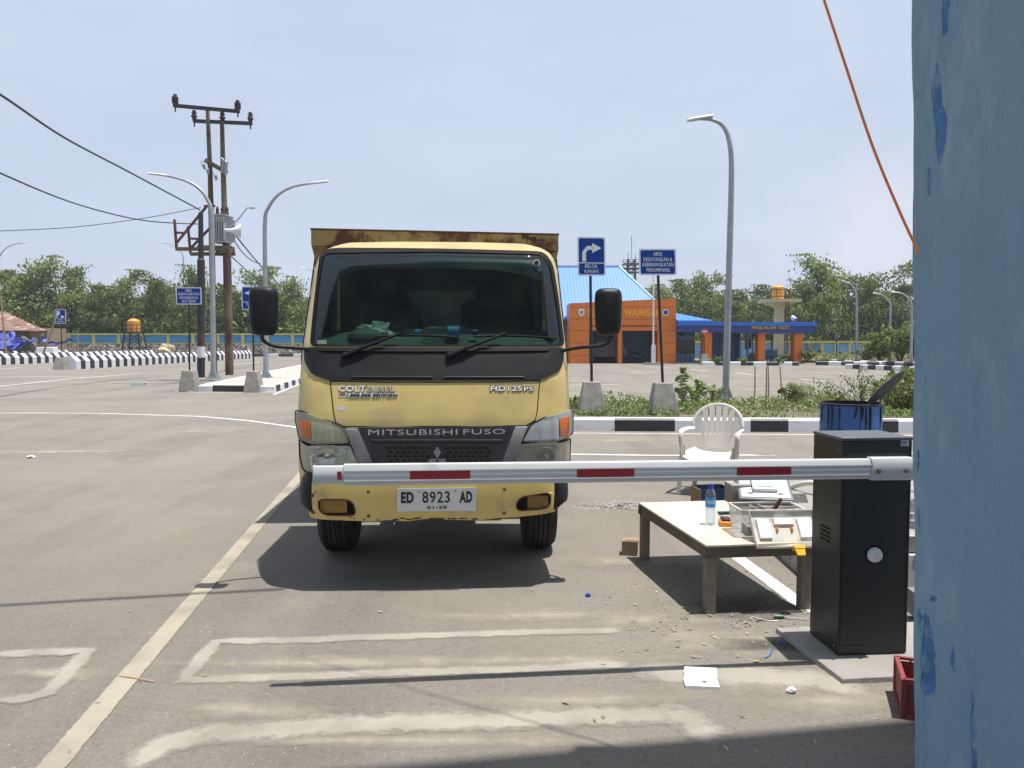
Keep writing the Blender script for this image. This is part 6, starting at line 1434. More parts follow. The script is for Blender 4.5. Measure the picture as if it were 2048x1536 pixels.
for u, shield in ((1163, True), (1331, False)):
    c = q6(u, 625); c.y = -.05; w_ = .21
    if shield: e_ = MB().prism([c+Vector((x*w_, 0, z*w_)) for x, z in ((-1,1.05),(-.3,1.25),(.3,1.25),(1,1.05),(1,-.4),(.6,-1),(0,-1.3),(-.6,-1),(-1,-.4))], (0, .05, 0)).build('emblem', sign_w, por); MB().prism([c+Vector((x*w_, -.004, z*w_)) for x, z in ((-.6,.6),(.6,.6),(.6,-.3),(0,-.8),(-.6,-.3))], (0, .003, 0)).build('emblem_field', aqua, e_)
    else: e_ = MB().lathe(c, [(0, .05), (w_*1.1, .05), (w_*1.1, 0)], 20, 'Y').build('emblem', sign_w, por); MB().lathe(c, [(0, .056), (w_*.8, .056), (w_*.8, .05)], 20, 'Y').build('emblem_field', sign_b, e_)
# hall behind the portal: blue walls, dark openings
hl = pbox('hall_wall', 1060, 1352, 645, 728, 4.2, 9, blue_wall, YR=4.2)
for u0, u1, v0, v1 in ((1246, 1277, 680, 720), (1291, 1312, 680, 707), (1246, 1277, 661, 671), (1291, 1312, 661, 671), (1184, 1236, 680, 722), (1184, 1236, 661, 671)):
    w_ = pbox('window', u0, u1, v0, v1, 4.12, 4.2, win_d)
    a, b = q6(u0, v1), q6(u1, v0)
    if v1 > 700: mb = MB(); mb.box(((a.x+b.x)/2, 4.10, (a.z+b.z)/2), (.05, .03, b.z-a.z)); mb.box(((a.x+b.x)/2, 4.10, b.z-.03), (b.x-a.x, .03, .06)); mb.build('window_frame', alu, w_)
# ticket hall wing
fs = pprism('fascia', [(1352, 652), (1625, 652), (1622, 667), (1352, 664)], -.6, 6, blue_fas)
pprism('fascia_edge', [(1352, 643), (1415, 644), (1627, 646), (1627, 652.5), (1352, 651.5)], -.75, 6.2, blue_edge)
mb = MB(); a, b = q6(1498, 660), q6(1573, 652.5); 
text(mb, 'PENJUALAN TIKET', lambda p, q: Vector((a.x+(b.x-a.x)*p, -.68, a.z+(b.z-a.z)*q)), .02, slant=.0); bmesh.ops.recalc_face_normals(mb.bm, faces=mb.bm.faces)
r_ = bmesh.ops.extrude_face_region(mb.bm, geom=mb.bm.faces[:]); bmesh.ops.translate(mb.bm, verts=[e for e in r_['geom'] if isinstance(e, bmesh.types.BMVert)], vec=(0, .07, 0)); mb.build('lettering', yellow_l, fs)
for u0, u1 in ((1404, 1422), (1513.5, 1528), (1585, 1602)): pbox('pillar', u0, u1, 664, 727, -.3, .5, orange_w)
pbox('wing_wall', 1352, 1396.5, 662, 728, 1.2, 1.4, blue_wall); pbox('wing_wall', 1420, 1488, 662, 728, 2.4, 2.6, blue_wall); pbox('wing_wall', 1488, 1492, 664, 728, 1.2, 2.6, blue_wall); pbox('wing_wall', 1538, 1583, 700, 722, 3.0, 3.2, wall_b)
pbox('window', 1354, 1397, 680, 706.5, 1.1, 1.19, win_d); pbox('window', 1354, 1397, 663.5, 671.5, 1.1, 1.19, win_d); pbox('window', 1424, 1442, 664, 700, 2.3, 2.39, win_d); pbox('door', 1446, 1460, 668, 722, 2.3, 2.39, blue_fas)
for u in (1502, 1531, 1552): pbox('post', u, u+4, 664, 727, 1.0, 1.2, blue_wall)
pbox('rear_wall', 1490, 1502, 668, 722, 5.0, 5.2, cream); pbox('rear_wall', 1507, 1514, 668, 700, 5.0, 5.2, cream); pbox('rear_wall', 1531, 1538, 664, 700, 5.0, 5.2, cream)
pbox('poster', 1533, 1543, 677, 698, 4.8, 4.9, rust_red)
fl_ = pbox('floor_slab', 1352, 1604, 724.5, 728, -.4, 6, conc_l)
mb = MB()
for u in (1360, 1370, 1379, 1388, 1398, 1407, 1417, 1426): a, b = q6(u, 725), q6(u, 702); mb.bar((a.x, -.2, a.z), (a.x, -.2, b.z), .035)
for v in (703, 709, 716): a, b = q6(1353, v), q6(1426, v); mb.bar((a.x, -.2, a.z), (b.x, -.2, a.z), .03)
mb.build('handrail', dark_st, tm)
mb = MB()
for u in range(1540, 1584, 6): a, b = q6(u, 725), q6(u, 713); mb.bar((a.x, .6, a.z), (a.x, .6, b.z), .05)
a, b = q6(1538, 713), q6(1583, 713); mb.bar((a.x, .6, a.z), (b.x, .6, a.z), .05); mb.bar((a.x, .6, a.z-.5), (b.x, .6, a.z-.5), .04)
mb.build('bench_rail', dark_st, tm)
# roofs with standing seams
def roof(pts_lo, pts_hi, name, n, m=blue_roof, th=.08):
    """pts_lo, pts_hi: two local points each (eave, ridge)"""
    a, b = pts_lo; c, d = pts_hi; mb = MB(); nrm = (b-a).cross(d-a).normalized(); nrm = nrm if nrm.z > 0 else -nrm
    mb.hexa([a, b, d, c], [p+nrm*th for p in (a, b, d, c)]); L_ = (b-a).length; k = int(L_/n)
    dirv = (b-a).normalized()
    # seams run straight up the slope
    up_ = nrm.cross(dirv).normalized(); up_ = up_ if up_.z > 0 else -up_
    hgt = abs((c-a).dot(up_)); cs, ds = (c-a).dot(dirv), (d-a).dot(dirv)
    for i in range(1, k):
        s_ = L_*i/k; t1 = 1.
        if s_ < cs: t1 = s_/cs
        if s_ > ds: t1 = min(t1, (L_-s_)/(L_-ds))
        if t1 <= .02: continue
        p0 = a+dirv*s_+nrm*th; p1 = p0+up_*hgt*t1; w_ = dirv*.03; h_ = nrm*.03
        mb.hexa([p0-w_, p0+w_, p0+w_*.6+h_, p0-w_*.6+h_], [p1-w_, p1+w_, p1+w_*.6+h_, p1-w_*.6+h_])
    return mb.build(name, m, tm)
def q7(u, v, Y): return P(u, v, Y)-o3
e0, e1 = q7(940, 641, YB+3.2), q7(1350, 641, YB+3.2); e0.z = e1.z; r0, r1 = q7(990, 535, YB+9.5), q7(1238, 535, YB+9.5); r0.z = r1.z
roof((e0, e1), (r0, r1), 'main_roof', .28)
eb0, eb1 = Vector((e0.x, e0.y+13, e0.z)), Vector((e1.x, e1.y+13, e1.z))
mb = MB(); mb.hexa([e1, eb1, r1, r1+Vector((0, .01, 0))], [p+Vector((.06, 0, .06)) for p in (e1, eb1, r1, r1+Vector((0, .01, 0)))]); mb.hexa([e0, eb0, r0, r0+Vector((0, .01, 0))], [p+Vector((-.06, 0, .06)) for p in (e0, eb0, r0, r0+Vector((0, .01, 0)))]); mb.hexa([eb0, eb1, r1, r0], [p+Vector((0, .05, .06)) for p in (eb0, eb1, r1, r0)]); mb.build('roof_slope', blue_roof, tm)
mb = MB(); mb.bar(r0+Vector((0,0,.1)), r1+Vector((0,0,.1)), .3, .12); mb.bar(r1+Vector((0,0,.1)), e1+Vector((0,0,.1)), .22, .1); mb.build('ridge_cap', M('ridge', (.3,.45,.68), .4), tm)
pbox('main_wall', 1020, 1352, 642, 728, 3.9, 15, blue_wall, YR=0); 
pbox('eave_band', 955, 1140, 640, 650, 3.0, 3.3, blue_fas)
l0, l1 = q6(1352, 643.5), q6(1420, 643.5); l0.y = -.7; l1.y = -.7; m0, m1 = q6(1352, 628), q6(1356, 628); m0.y = 5; m1.y = 5; m0.z += .35; m1.z += .35
roof((l0, l1), (m0, m1), 'wing_roof', .5); mb = MB(); a, b = q6(1352, 640), q6(1627, 646); mb.box(((a.x+b.x)/2, 3, b.z+.02), (b.x-a.x-.1, 7, .06)); mb.build('wing_roof_deck', blue_roof, tm)
ls = empty('loudspeaker', o3+q6(1587, 646)+Vector((0, -.3, 0)), R(120), 'grey horn loudspeaker on the right end of the ticket office roof', 'loudspeaker'); MB().lathe((0, 0, .35), [(.05, -.2), (.08, 0), (.2, .15), (.22, .2), (.1, .1), (0, .05)], 14, 'X').build('horn', lampw, ls, smooth=True); MB().bar((0, 0, 0), (0, 0, .35), .05).build('stand', steel, ls)
# flagpole in front
fp = G(1306.5, 729); f_ = empty('flagpole', fp, 0, 'slender white flagpole on a white foot in front of the orange portal', 'flagpole')
MB().tube([Vector((0, 0, 0)), P(1307, 520, fp.y)-fp], [.07, .05], 10).build('pole', white_p, f_); MB().box((0, 0, .7), (.28, .28, 1.4)).build('foot', white_p, f_); MB().box((0, 0, .06), (1.3, 1.0, .12)).build('plinth', conc_l, f_)
# car and motorbike under the portal
cp = o3+Vector((q6(1212, 720).x, 1.6, 0)); car = empty('parked_car', cp, 0, 'dark off-road car parked in the shade under the orange portal', 'car')
dkp = M('car_paint', (.012,.014,.018), .25, var=.1, coat=.5)
mb = MB(); sec = [(-1.75, .45), (-1.78, .95), (-1.7, 1.05), (-.9, 1.08), (-.62, 1.65), (1.35, 1.68), (1.62, 1.1), (1.72, .95), (1.72, .45)]
mb.hexa([Vector((x, -.8, z)) for x, z in sec], [Vector((x, .8, z)) for x, z in sec]); mb.build('body', dkp, car, bevel=.05)
mb = MB(); mb.hexa([Vector((x, -.82, z)) for x, z in ((-.72, 1.1), (.1, 1.1), (.1, 1.58), (-.52, 1.58))], [Vector((x, -.80, z)) for x, z in ((-.72, 1.1), (.1, 1.1), (.1, 1.58), (-.52, 1.58))]); mb.hexa([Vector((x, -.82, z)) for x, z in ((.2, 1.1), (1.4, 1.1), (1.2, 1.58), (.2, 1.58))], [Vector((x, -.80, z)) for x, z in ((.2, 1.1), (1.4, 1.1), (1.2, 1.58), (.2, 1.58))]); mb.build('side_window', win_d, car)
for x in (-1.1, 1.05):
    for y in (-.75, .75):
        w_ = MB().lathe((x, y, .34), [(.2, -.11), (.34, -.1), (.34, .1), (.2, .11), (.2, -.11)], 22, 'Y').build('wheel', tyre_m, car, smooth=True); MB().lathe((x, y, .34), [(0, -.09), (.2, -.09), (.2, .09), (0, .09)], 16, 'Y').build('rim', alu, w_)
mk_ = o3+Vector((q6(1281, 722).x, .9, 0)); mk = empty('motorbike', mk_, R(60), 'black scooter parked under the portal left of the flagpole', 'motorbike')
for y in (-.6, .6): MB().lathe((0, y, .28), [(.2, -.04), (.28, -.04), (.28, .04), (.2, .04), (.2, -.04)], 18, 'X').build('wheel', tyre_m, mk, smooth=True)
MB().tube([(0, -.6, .3), (0, -.45, .7), (0, -.38, 1.0)], [.05, .10, .05], 8).build('fork', dkp, mk, smooth=True); MB().tube([(0, -.4, .55), (0, -.1, .35), (0, .25, .5), (0, .65, .75)], [.12, .10, .2, .1], 10).build('body', dkp, mk, smooth=True)
MB().tube([(0, 0, .75), (0, .3, .78), (0, .6, .8)], [.10, .13, .08], 10).build('saddle', seat_m, mk, smooth=True); MB().tube([(-.32, -.3, 1.05), (0, -.38, 1.0), (.32, -.3, 1.05)], .025, 8).build('handlebar', blk_trim, mk)
# gate before the right wall
gt = empty('gate', (P(1623, 723, 68).x, 68, 0), 0, 'black barred gate standing in front of the light blue wall', 'gate'); 
mb = MB(); z1_ = (P(1623, 690, 68)).z
for x in np.linspace(-.62, .62, 9): mb.bar((x, 0, .1), (x, 0, z1_), .04)
mb.bar((-.65, 0, z1_), (.65, 0, z1_), .06); mb.bar((-.65, 0, .15), (.65, 0, .15), .06); mb.build('bars', dark_st, gt)
# ------------------------------------------------------------------ old house with tarps at the far left
YH = 74; hs = empty('old_house', (P(20, 700, YH).x, YH, 0), 0, 'low house with rusty tiled roof at the far left edge', 'house'); o4 = hs.location.copy()
def q8(u, v, dy=0): return P(u, v, YH+dy)-o4
def quad3(mb, a, b, c, d, th=.12): 
    n_ = (b-a).cross(c-a).normalized(); n_ = n_ if n_.z > 0 else -n_; mb.hexa([a, b, c, d], [p+n_*th for p in (a, b, c, d)])
mb = MB(); quad3(mb, q8(-160, 651, -1), q8(69, 653.5, -1), q8(10, 625, 3), q8(-160, 625, 3)); quad3(mb, q8(69, 653.5, -1), q8(64, 651, 7), q8(10.2, 625, 3.1), q8(10, 625, 3)); quad3(mb, q8(-160, 651, 7), q8(64, 651, 7), q8(10, 625, 3), q8(-160, 625, 3))
mb.build('upper_roof', tile_r, hs)
mb = MB(); quad3(mb, q8(-160, 661, -3.5), q8(96, 664, -3.5), q8(66, 654, -1), q8(-160, 652, -1)); quad3(mb, q8(96, 664, -3.5), q8(92, 663, 8), q8(64, 652, 7), q8(66, 654, -1)); mb.build('lower_roof', tile_r, hs)
mb = MB(); a, b = q8(-150, 700), q8(60, 655); mb.box(((a.x+b.x)/2, 3, b.z/2), (b.x-a.x, 6, b.z)); mb.build('wall', wood, hs)
for u in (6, 40, 92): a = q8(u, 663, -3); MB().bar((a.x, -3, 0), (a.x, -3, a.z), .12).build('post', wood, hs)
def tarp(name, corners, m, label, sag=.5):
    a, b, c, d = [Vector(p) for p in corners]; mb = MB(); rows = []
    for i in range(13):
        s_ = i/12; r = []
        for j in range(7): t = j/6; p = a.lerp(b, s_).lerp(d.lerp(c, s_), t); p = p+Vector((0, .35*math.sin(s_*17+t*4), -sag*math.sin(math.pi*s_)*(1-t*.3)+.1*math.sin(s_*23))); r.append(p)
        rows.append(r)
    mb.grid(rows); r2 = [[p+Vector((0, .02, .0)) for p in r] for r in rows]; mb.grid(r2); o = mb.build(name, m, smooth=True, recalc=False); return tag(o, label, 'tarp')
tarp('tarpaulin', (P(-12, 664, YH-4), P(20, 662, YH-4), P(24, 690, YH-5), P(-12, 697, YH-5)), tarp_b, 'blue tarp hanging at the left edge under the rusty roof', .2)
tarp('tarpaulin', (P(20, 662, YH-4), P(74, 677, YH-4.5), P(44, 690, YH-5), P(14, 694, YH-5)), tarp_b, 'blue tarp draped in front of the house posts', .5)
tarp('tarpaulin', (P(30, 664, YH-3.4), P(94, 663, YH-3.4), P(80, 681, YH-4), P(62, 682, YH-4)), tarp_g, 'dark grey tarp sagging below the lower rusty roof', .6)
tarp('tarpaulin', (P(84, 676, YH-4), P(148, 673, YH-4), P(140, 681, YH-4.4), P(82, 682, YH-4)), tarp_b, 'blue tarp strip stretching right behind the parking sign', .5)
for (a, b, lab) in (((1, 590, YH-6), (13, 700, YH-6), 'thin leaning pole at the far left edge'), ((118, 622, YH-8), (80, 702, YH-8), 'long wooden pole leaning behind the parking sign'), ((154, 662, YH-2), (156, 698, YH-2), 'short upright stick right of the parking sign')):
    A, B = P(*a), P(*b); B.z = 0; o = MB().tube([B, A], [.09, .06], 6).build('wooden_pole', wood); tag(o, lab, 'pole')
o = empty('boat_cover', P(95, 700, YH-6), 0); o.location.z = 0; tag(o, 'pale canvas-covered crate beside the leaning wooden pole', 'crate'); MB().hexa([Vector((x, y, 0)) for x, y in ((-.9,-.5),(.9,-.5),(.9,.5),(-.9,.5))], [Vector((x, y, 1.15)) for x, y in ((-.75,-.4),(.8,-.4),(.7,.4),(-.7,.4))]).build('crate_body', pvc, o, bevel=.05); o.name = 'covered_crate'
rk = P(332, 700, 86); blob('boulder', Vector((rk.x, rk.y, 0)), (1.0, .7, .75), M('pale_rock', (.5,.42,.28), .9), 'pale yellow boulder at the foot of the rubble wall', 'boulder')
# ------------------------------------------------------------------ trees
def tree_meshes(seed, H, W, n, leaf, trunk_h=.28, size=.36):
    """mangrove: tapered trunk, limbs, leaf clumps at limb ends with gaps between"""
    rs = random.Random(seed); mb = MB(); tips = []
    base = Vector((0, 0, 0)); th = H*trunk_h; lean = Vector((rs.uniform(-.05, .05)*H, rs.uniform(-.05, .05)*H, 0))
    tr = [base, Vector((0, 0, th*.5))+lean*.3, Vector((0, 0, th))+lean*.6, Vector((0, 0, H*.62))+lean, Vector((0, 0, H*.86))+lean*1.2]; mb.tube(smoothpath(tr, 3), [H*.020*(1-.85*i/12) for i in range(13)], 7)
    nb = 13
    for k in range(nb):
        t = .22+.66*k/(nb-1); a = rs.uniform(0, 6.28); p0 = Vector((lean.x*t, lean.y*t, H*t)); L = W*.5*(1.08-.55*abs(t-.45)*1.6)*rs.uniform(.6, 1.05)
        p2 = p0+Vector((math.cos(a)*L, math.sin(a)*L, H*rs.uniform(.05, .16))); p1 = p0.lerp(p2, .5)+Vector((0, 0, -H*.01)); mb.tube([p0, p1, p2], [H*.008, H*.005, H*.002], 5)
        tips.append((p2, rs.uniform(.8, 1.25))); tips.append((p1, rs.uniform(.6, .95)))
        for _ in range(2):
            a2 = a+rs.uniform(-1, 1); q = p1+Vector((math.cos(a2)*L*.5, math.sin(a2)*L*.5, H*rs.uniform(.0, .13))); mb.tube([p1, q], [H*.004, H*.0015], 4); tips.append((q, rs.uniform(.6, 1.)))
    tips.append((tr[-1]+Vector((0, 0, H*.05)), 1.)); tips.append((tr[-1]+Vector((W*.1, 0, -H*.02)), .9))
    C = []; per = n//len(tips)
    for p, s in tips:
        # each clump = several sprays
        m = int(per*s*s); sub = [np.array(p)+np.array([rs.gauss(0, 1), rs.gauss(0, 1), rs.gauss(0, .6)])*W*.075*s for _ in range(7)]
        for i in range(m):
            c = sub[i % 7]; C.append(c+rng.normal(size=3)*np.array([.055, .055, .035])*W*s)
    C = np.array(C); C[:, 2] = np.minimum(C[:, 2], H*1.0+.3); V, F = leaves(C, size, asp=.55)
    return mb, V, F
kinds = []
def make_kind(seed, H, W, n, lm, th=.3, size=.36):
    root = empty('mangrove_tree'); mb, V, F = tree_meshes(seed, H, W, n, None, th, size); mb.build('trunk', bark, root); mesh_np('crown', V, F, lm, root); return (root, H)
kinds = [make_kind(1, 11, 8.5, 5200, leafA), make_kind(2, 10, 6.5, 4200, leafA, .35), make_kind(3, 11, 7.5, 4600, leafB, .3), make_kind(4, 9, 7.0, 4600, leafB, .2), make_kind(5, 10, 6, 2600, leafA, .4)]
used = set()
def plant(u, vtop, Y, k, label=None, group=None, ws=1.):
    root, H = kinds[k]; top = P(u, vtop, Y); s = top.z/H
    o = root if k not in used else copy_tree(root); used.add(k)
    o.location = (top.x, Y, 0); o.rotation_euler.z = random.uniform(0, 6.28); o.scale = (s*ws, s*ws, s); tag(o, label or 'leafy green mangrove tree filling the wood behind the wall', 'tree', group or 'mangrove trees behind the boundary walls'); return o
fr = [(5, 548, 98, 2, 'dark tree cut by the left edge above the rusty roof', 1), (40, 556, 97, 3, 'low rounded tree above the rusty roof ridge', 1.1), (98, 522, 96, 0, 'tallest tree at the left, above the parking sign', 1), (140, 535, 99, 1, 'narrow tree just right of the tallest left tree', .8),
      (178, 562, 97, 4, 'thin airy tree right of the parking sign', .9), (212, 578, 96, 3, 'low dark tree left of the yellow water tank', 1.1), (246, 553, 98, 0, 'broad tree rising directly over the yellow water tank', .8), (305, 548, 97, 2, 'pointed dark tree right of the yellow water tank', .9), (335, 566, 99, 1, 'slim tree left of the blue AREA sign', .9),
      (405, 538, 97, 0, 'tree behind the dark pole with the white band', .85), (460, 575, 96, 3, 'low tree behind the rusty pole foot', 1.1), (512, 537, 98, 4, 'airy tree above the left truck mirror', 1), (558, 558, 96, 2, 'dark tree between the lamp and the truck cab', 1), (600, 560, 98, 0, 'tree touching the left side of the truck cab', .9),
      (1300, 585, 95, 3, 'low tree above the right end of the orange portal', 1.1), (1330, 572, 97, 4, 'small airy tree left of the tall street lamp', .9), (1385, 562, 92, 2, 'dark tree half hidden by the tall street lamp', 1), (1425, 548, 94, 1, 'upright tree touching the tall street lamp', .9), (1470, 605, 93, 3, 'low tree right of the tall street lamp', 1.), (1545, 575, 96, 2, 'dark tree behind the concrete water tower', 1),
      (1610, 560, 92, 1, 'tree immediately right of the concrete water tower', 1), (1655, 513, 92, 0, 'tallest tree at the right, broad and open crown', 1), (1700, 560, 94, 3, 'low round tree behind the tallest far lamp', 1.), (1738, 552, 93, 1, 'slim tree above the black wall mural', .85), (1774, 540, 94, 4, 'airy tree behind the middle far lamp', 1), (1815, 575, 92, 2, 'dark tree beside the blue column', 1), (1850, 520, 95, 4, 'sparse tree at the blue column edge', 1), (1905, 560, 95, 0, 'tree hidden behind the blue column', 1)]
for u, v, Y, k, lab, ws in fr: plant(u, v, Y, k, lab, ws=ws)
for i in range(50):
    L_ = i < 27; u = (-400+i*42) if L_ else (1100+(i-27)*62); plant(u+random.uniform(-12, 12), random.uniform(582, 612), random.uniform(104, 114), random.choice([0, 1, 2, 3]), None, 'back row of mangrove trees in the wood', ws=1.2)
# wood mass: undergrowth below the crowns
C = []
for x0, x1, n in ((-115, -14, 18000), (2, 105, 18500)):
    x = rng.uniform(x0, x1, n); y = rng.uniform(94, 108, n); top = 5.2+1.2*np.sin(x*.9)+1.*np.sin(x*.37+2)+.6*np.sin(x*2.3); z = top*rng.random(n)**.8+.3*rng.normal(size=n); C.append(np.stack([x, y+.0*z, np.maximum(z, .1)], 1))
C = np.concatenate(C); V, F = leaves(C, .62, asp=.6); o = mesh_np('undergrowth', V, F, leafC); tag(o, 'dense bright green undergrowth behind the boundary walls', 'undergrowth', kind='stuff')
C = []
x = rng.uniform(-130, 125, 26000); y = rng.uniform(108, 122, 26000); z = 8.2*rng.random(26000)+.8*np.sin(x*.5); C = np.stack([x, y, np.maximum(z, .1)], 1); V, F = leaves(C, .95, asp=.65); o = mesh_np('distant_wood', V, F, leafB); tag(o, 'far dark mass of the mangrove wood', 'wood', kind='stuff')
# ------------------------------------------------------------------ verge plants
def on_verge(u, v): return G(u, v, .22)
n = 2300; Vs = []; Fs = []; k = 0
def blade(p, h, lean, w=.008):
    global k
    a = random.uniform(0, 6.28); d = Vector((math.cos(a), math.sin(a), 0)); s = Vector((-d.y, d.x, 0))*w
    m = p+d*lean*.35*h+Vector((0, 0, h*.6)); t = p+d*lean*h+Vector((0, 0, h)); Vs.extend([tuple(p-s), tuple(p+s), tuple(m+s*.6), tuple(m-s*.6), tuple(m-s*.6), tuple(m+s*.6), tuple(t), tuple(t)]); Fs.extend([(k, k+1, k+2, k+3), (k+4, k+5, k+6, k+7)]); k += 8
for _ in range(5000):
    s_ = random.uniform(3, 17); t_ = random.random(); p = kS+kd*s_+n2v*(.28+t_*4.1); dn = .5+.5*math.sin(p.x*1.7+1)*math.sin(p.y*1.3)
    if random.random() > .35+.65*dn: continue
    p.z = .2; tall = 1.6 if p.x > 4.6 and p.x < 6.5 else 1.; blade(p, random.uniform(.04, .13)*tall*(.5+dn), random.uniform(.2, .8), .007)
o = mesh_np('grass', Vs, Fs, leafC); tag(o, 'patchy green and straw-coloured grass on the verge island', 'grass', kind='stuff')
C = []
for _ in range(26000):
    s_ = random.uniform(3, 17); p = kS+kd*s_+n2v*(.26+random.random()**1.2*4.1); dn = math.sin(p.x*2.1)*math.sin(p.y*1.9+p.x)
    if dn < -.12: continue
    C.append((p.x, p.y, .2+random.random()*.13*(1+dn)))
V, F = leaves(np.array(C), .06, asp=.6); cm = np.array(C); mi = (np.sin(cm[:, 0]*1.3+1)+.7*np.sin(cm[:, 1]*2.9+cm[:, 0])+rng.normal(size=len(cm))*.5 > .5).astype(np.int32); o = mesh_np('creeping_weeds', V, F, [leafC, leafD], mi=mi); tag(o, 'low leafy creeping weeds along the verge kerb', 'weeds', kind='stuff')
def shrub(u, v, w, h, n, lm, label, size=.06, stems=9, cat='shrub', name='shrub', fan=1., z0=.2, dens_=1.):
    b = G(u, v, z0); s = empty(name, b, 0, label, cat); mb = MB(); C = []
    for i in range(stems):
        a = random.uniform(0, 6.28); r = random.random()**.6*w/2*fan; tip = Vector((math.cos(a)*r, math.sin(a)*r, h*random.uniform(.65, 1)*(1-.3*r/(w/2)))); m_ = tip*.5+Vector((0, 0, h*.12)); mb.tube([Vector((tip.x*.1, tip.y*.1, 0)), m_, tip], [.010*h+.003, .006*h+.002, .002], 5)
        for j in range(n//stems):
            t = random.uniform(.25, 1.02); c = (m_*(2*t) if t < .5 else m_.lerp(tip, (t-.5)*2)); C.append(np.array(c)+rng.normal(size=3)*np.array([.05, .05, .04])*h)
    mb.build('stems', bark, s); C = np.array(C); C[:, 2] = np.maximum(C[:, 2], .02); V, F = leaves(C, size, asp=.5); mesh_np('foliage', V, F, lm, s); return s
shrub(1722, 822, 1.9, .95, 900, leafC, 'spindly shrub with small leaves rising behind the blue drum', .055, 16, fan=1.3)
shrub(1805, 828, 1.7, .85, 2400, leafD, 'yellow-green bush right of the blue drum', .06, 26)
shrub(1832, 822, 1.7, 1.0, 1100, leafC, 'broad-leaved bright green clump beside the blue column', .17, 16)
shrub(1775, 815, 1.2, .55, 1300, leafC, 'small dense bush behind the sooty scoop', .06, 16)
shrub(1150, 818, .7, .3, 420, leafC, 'small weed clump between truck and BELOK KANAN sign', .05, 10)
shrub(1385, 812, 1.0, .55, 700, leafC, 'leafy weed left of the lamp foot', .05, 12)
shrub(1425, 808, 1.0, .5, 700, leafA, 'weed clump at the lamp foot', .05, 10)
shrub(1655, 812, .9, .42, 600, leafD, 'dry grassy tuft left of the blue drum', .06, 18)
# feathery saplings and the arching fern-like plant
def feather(u, v, label, fronds, h, lm=leafC):
    b = G(u, v, .2); s = empty('feathery_plant', b, 0, label, 'plant'); mb = MB(); V = []; F = []; k = 0
    for (dx, dz, L) in fronds:
        p0 = Vector((0, 0, 0)); p2 = Vector((dx, random.uniform(-.15, .1), dz)); p1 = Vector((dx*.35, 0, dz*1.05 if dz > .2 else .3)); pts = smoothpath([p0, p1, p2], 10); mb.tube(pts, [.008-.006*i/len(pts) for i in range(len(pts))], 5)
        for i, p in enumerate(pts[5:]):
            t = i/(len(pts)-5); d = (pts[min(i+6, len(pts)-1)]-pts[i+4]).normalized()
            for sd in (-1, 1):
                for sub in (0, .5):
                    l = L*math.sin(math.pi*(.15+.8*t))*.9; dr_ = (Vector((0, sd*.7, 0))+Vector((-d.z, 0, d.x))*sd*.8+d*.4).normalized(); c = p+d*sub*.03
                    w = d*.011; e = c+dr_*l; V += [tuple(c-w), tuple(c+w), tuple(e+w*.6-Vector((0,0,l*.2))), tuple(e-w*.6-Vector((0,0,l*.2)))]; F.append((k, k+1, k+2, k+3)); k += 4
    mb.build('stem', bark, s); mesh_np('leaflets', V, F, lm, s)
feather(1365, 815, 'upright feathery sapling between the leaning sign and the tall lamp', [(.0, .75, .10), (-.18, .6, .10), (.16, .62, .10), (-.25, .35, .09), (.25, .4, .09)], .7)
feather(1392, 812, 'feathery seedling left of the tall lamp foot', [(.05, .5, .09), (.2, .45, .09), (.38, .38, .09), (-.12, .35, .08)], .5)
feather(1572, 816, 'arching fern-like plant with drooping leaflets right of the bamboo stakes', [(.28, .45, .14), (.6, .42, .16), (.9, .25, .16), (-.15, .35, .1), (.45, .3, .12)], .5, leafA)
for (u, v0, u1, v1, lab) in ((1508, 812, 1510, 732, 'bamboo stake, leftmost on the verge'), (1531, 818, 1533, 733, 'bamboo stake left of the paired stakes'), (1537, 806, 1536, 731, 'bamboo stake just behind its neighbour'), (1563, 806, 1560, 733, 'bamboo stake with a bent tip, rightmost on the verge')):
    b = G(u, v0, .2); t = P(u1, v1, b.y); o = MB().tube([b, b.lerp(t, .5)+Vector((.01, 0, 0)), t], [.016, .015, .012], 7).build('bamboo_stake', bamboo); tag(o, lab, 'stake')
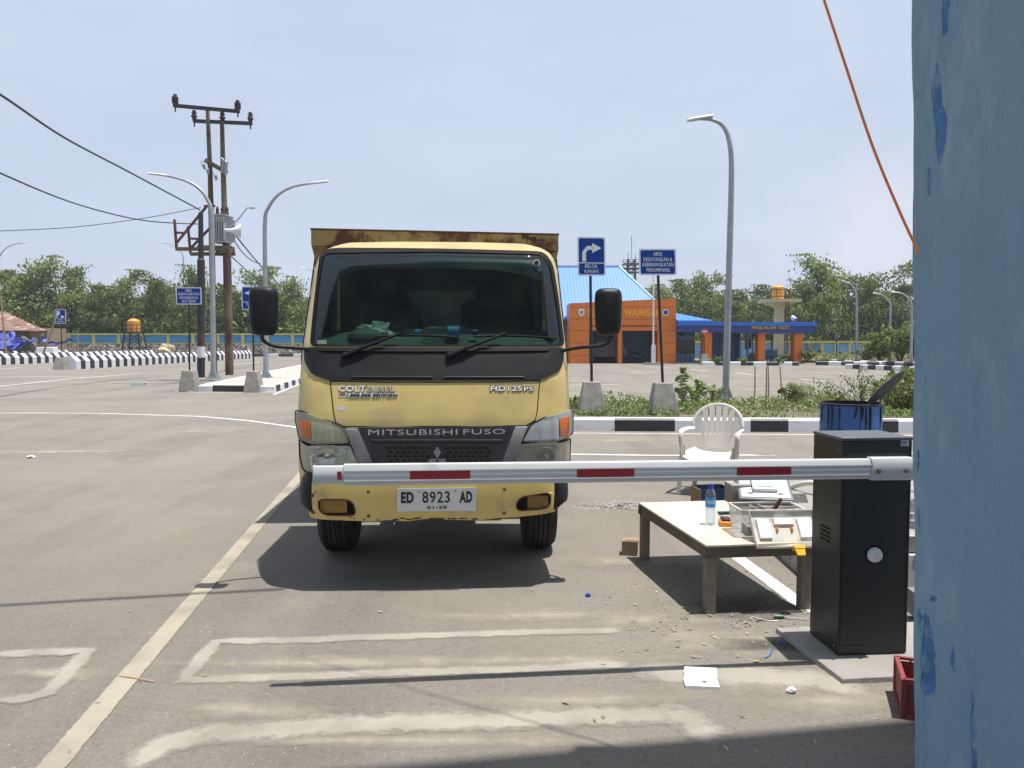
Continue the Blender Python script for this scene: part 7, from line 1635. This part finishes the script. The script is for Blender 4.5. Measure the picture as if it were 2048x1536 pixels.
# planting bed before the right wall
C = []
for _ in range(5200):
    u = random.uniform(1560, 1850); Y = random.uniform(58, 73); x = P(u, 700, Y).x; hh = .25+.3*math.sin(x*1.3)*math.sin(Y)+(.4 if u > 1740 else 0); C.append((x, Y, .2+random.random()*max(.15, hh)))
V, F = leaves(np.array(C), .22, asp=.5); o = mesh_np('bed_plants', V, F, leafD); tag(o, 'mixed low plants and tufts along the light blue wall', 'plants', kind='stuff')
def far_shrub(u, v, w, h, n, lm, lab): s = shrub(u, v, w, h, n, lm, lab, size=.28, stems=14, z0=.2); return s
far_shrub(1760, 722, 3.2, 2.4, 1500, leafA, 'dark bushy tree before the light blue wall, left of the middle far lamp'); far_shrub(1800, 722, 3.6, 3.4, 2000, leafC, 'tall bright green shrub between the two right far lamps'); far_shrub(1835, 722, 3, 2.6, 1400, leafC, 'bushy shrub at the column edge before the wall')
far_shrub(1732, 722, 1.6, 1.0, 500, leafD, 'small yellow-green shrub below the black mural'); far_shrub(1615, 722, 1.4, 1.0, 400, leafD, 'yellow tuft at the foot of the barred gate')
for u, lab in ((1435, 'seedling at the shaded doorway'), (1490, 'seedling before the ticket window'), (1563, 'seedling at the bench rail')): shrub(u, 729, 1.0, .6, 220, leafC, 'small '+lab+' of the ticket office', size=.16, stems=7)
far_shrub(545, 708, 4, 1.0, 500, leafD, 'low weeds at the foot of the rubble wall right of the twin poles')

# humid air: distant things pale slightly
hz = MB().box((0, 70, 14), (420, 260, 30.4)).build('haze', None or asph); hz.data.materials.clear()
hm_ = bpy.data.materials.new('haze'); hm_.use_nodes = True; t = hm_.node_tree; t.nodes.clear(); o_ = N(t, 'ShaderNodeOutputMaterial'); pv = N(t, 'ShaderNodeVolumePrincipled')
pv.inputs['Color'].default_value = (.80, .88, 1, 1); pv.inputs['Density'].default_value = .0005; pv.inputs['Anisotropy'].default_value = .3; t.links.new(pv.outputs[0], o_.inputs['Volume'])
hz.data.materials.append(hm_); tag(hz, 'thin humid haze in the air over the port yard', 'haze', kind='stuff')
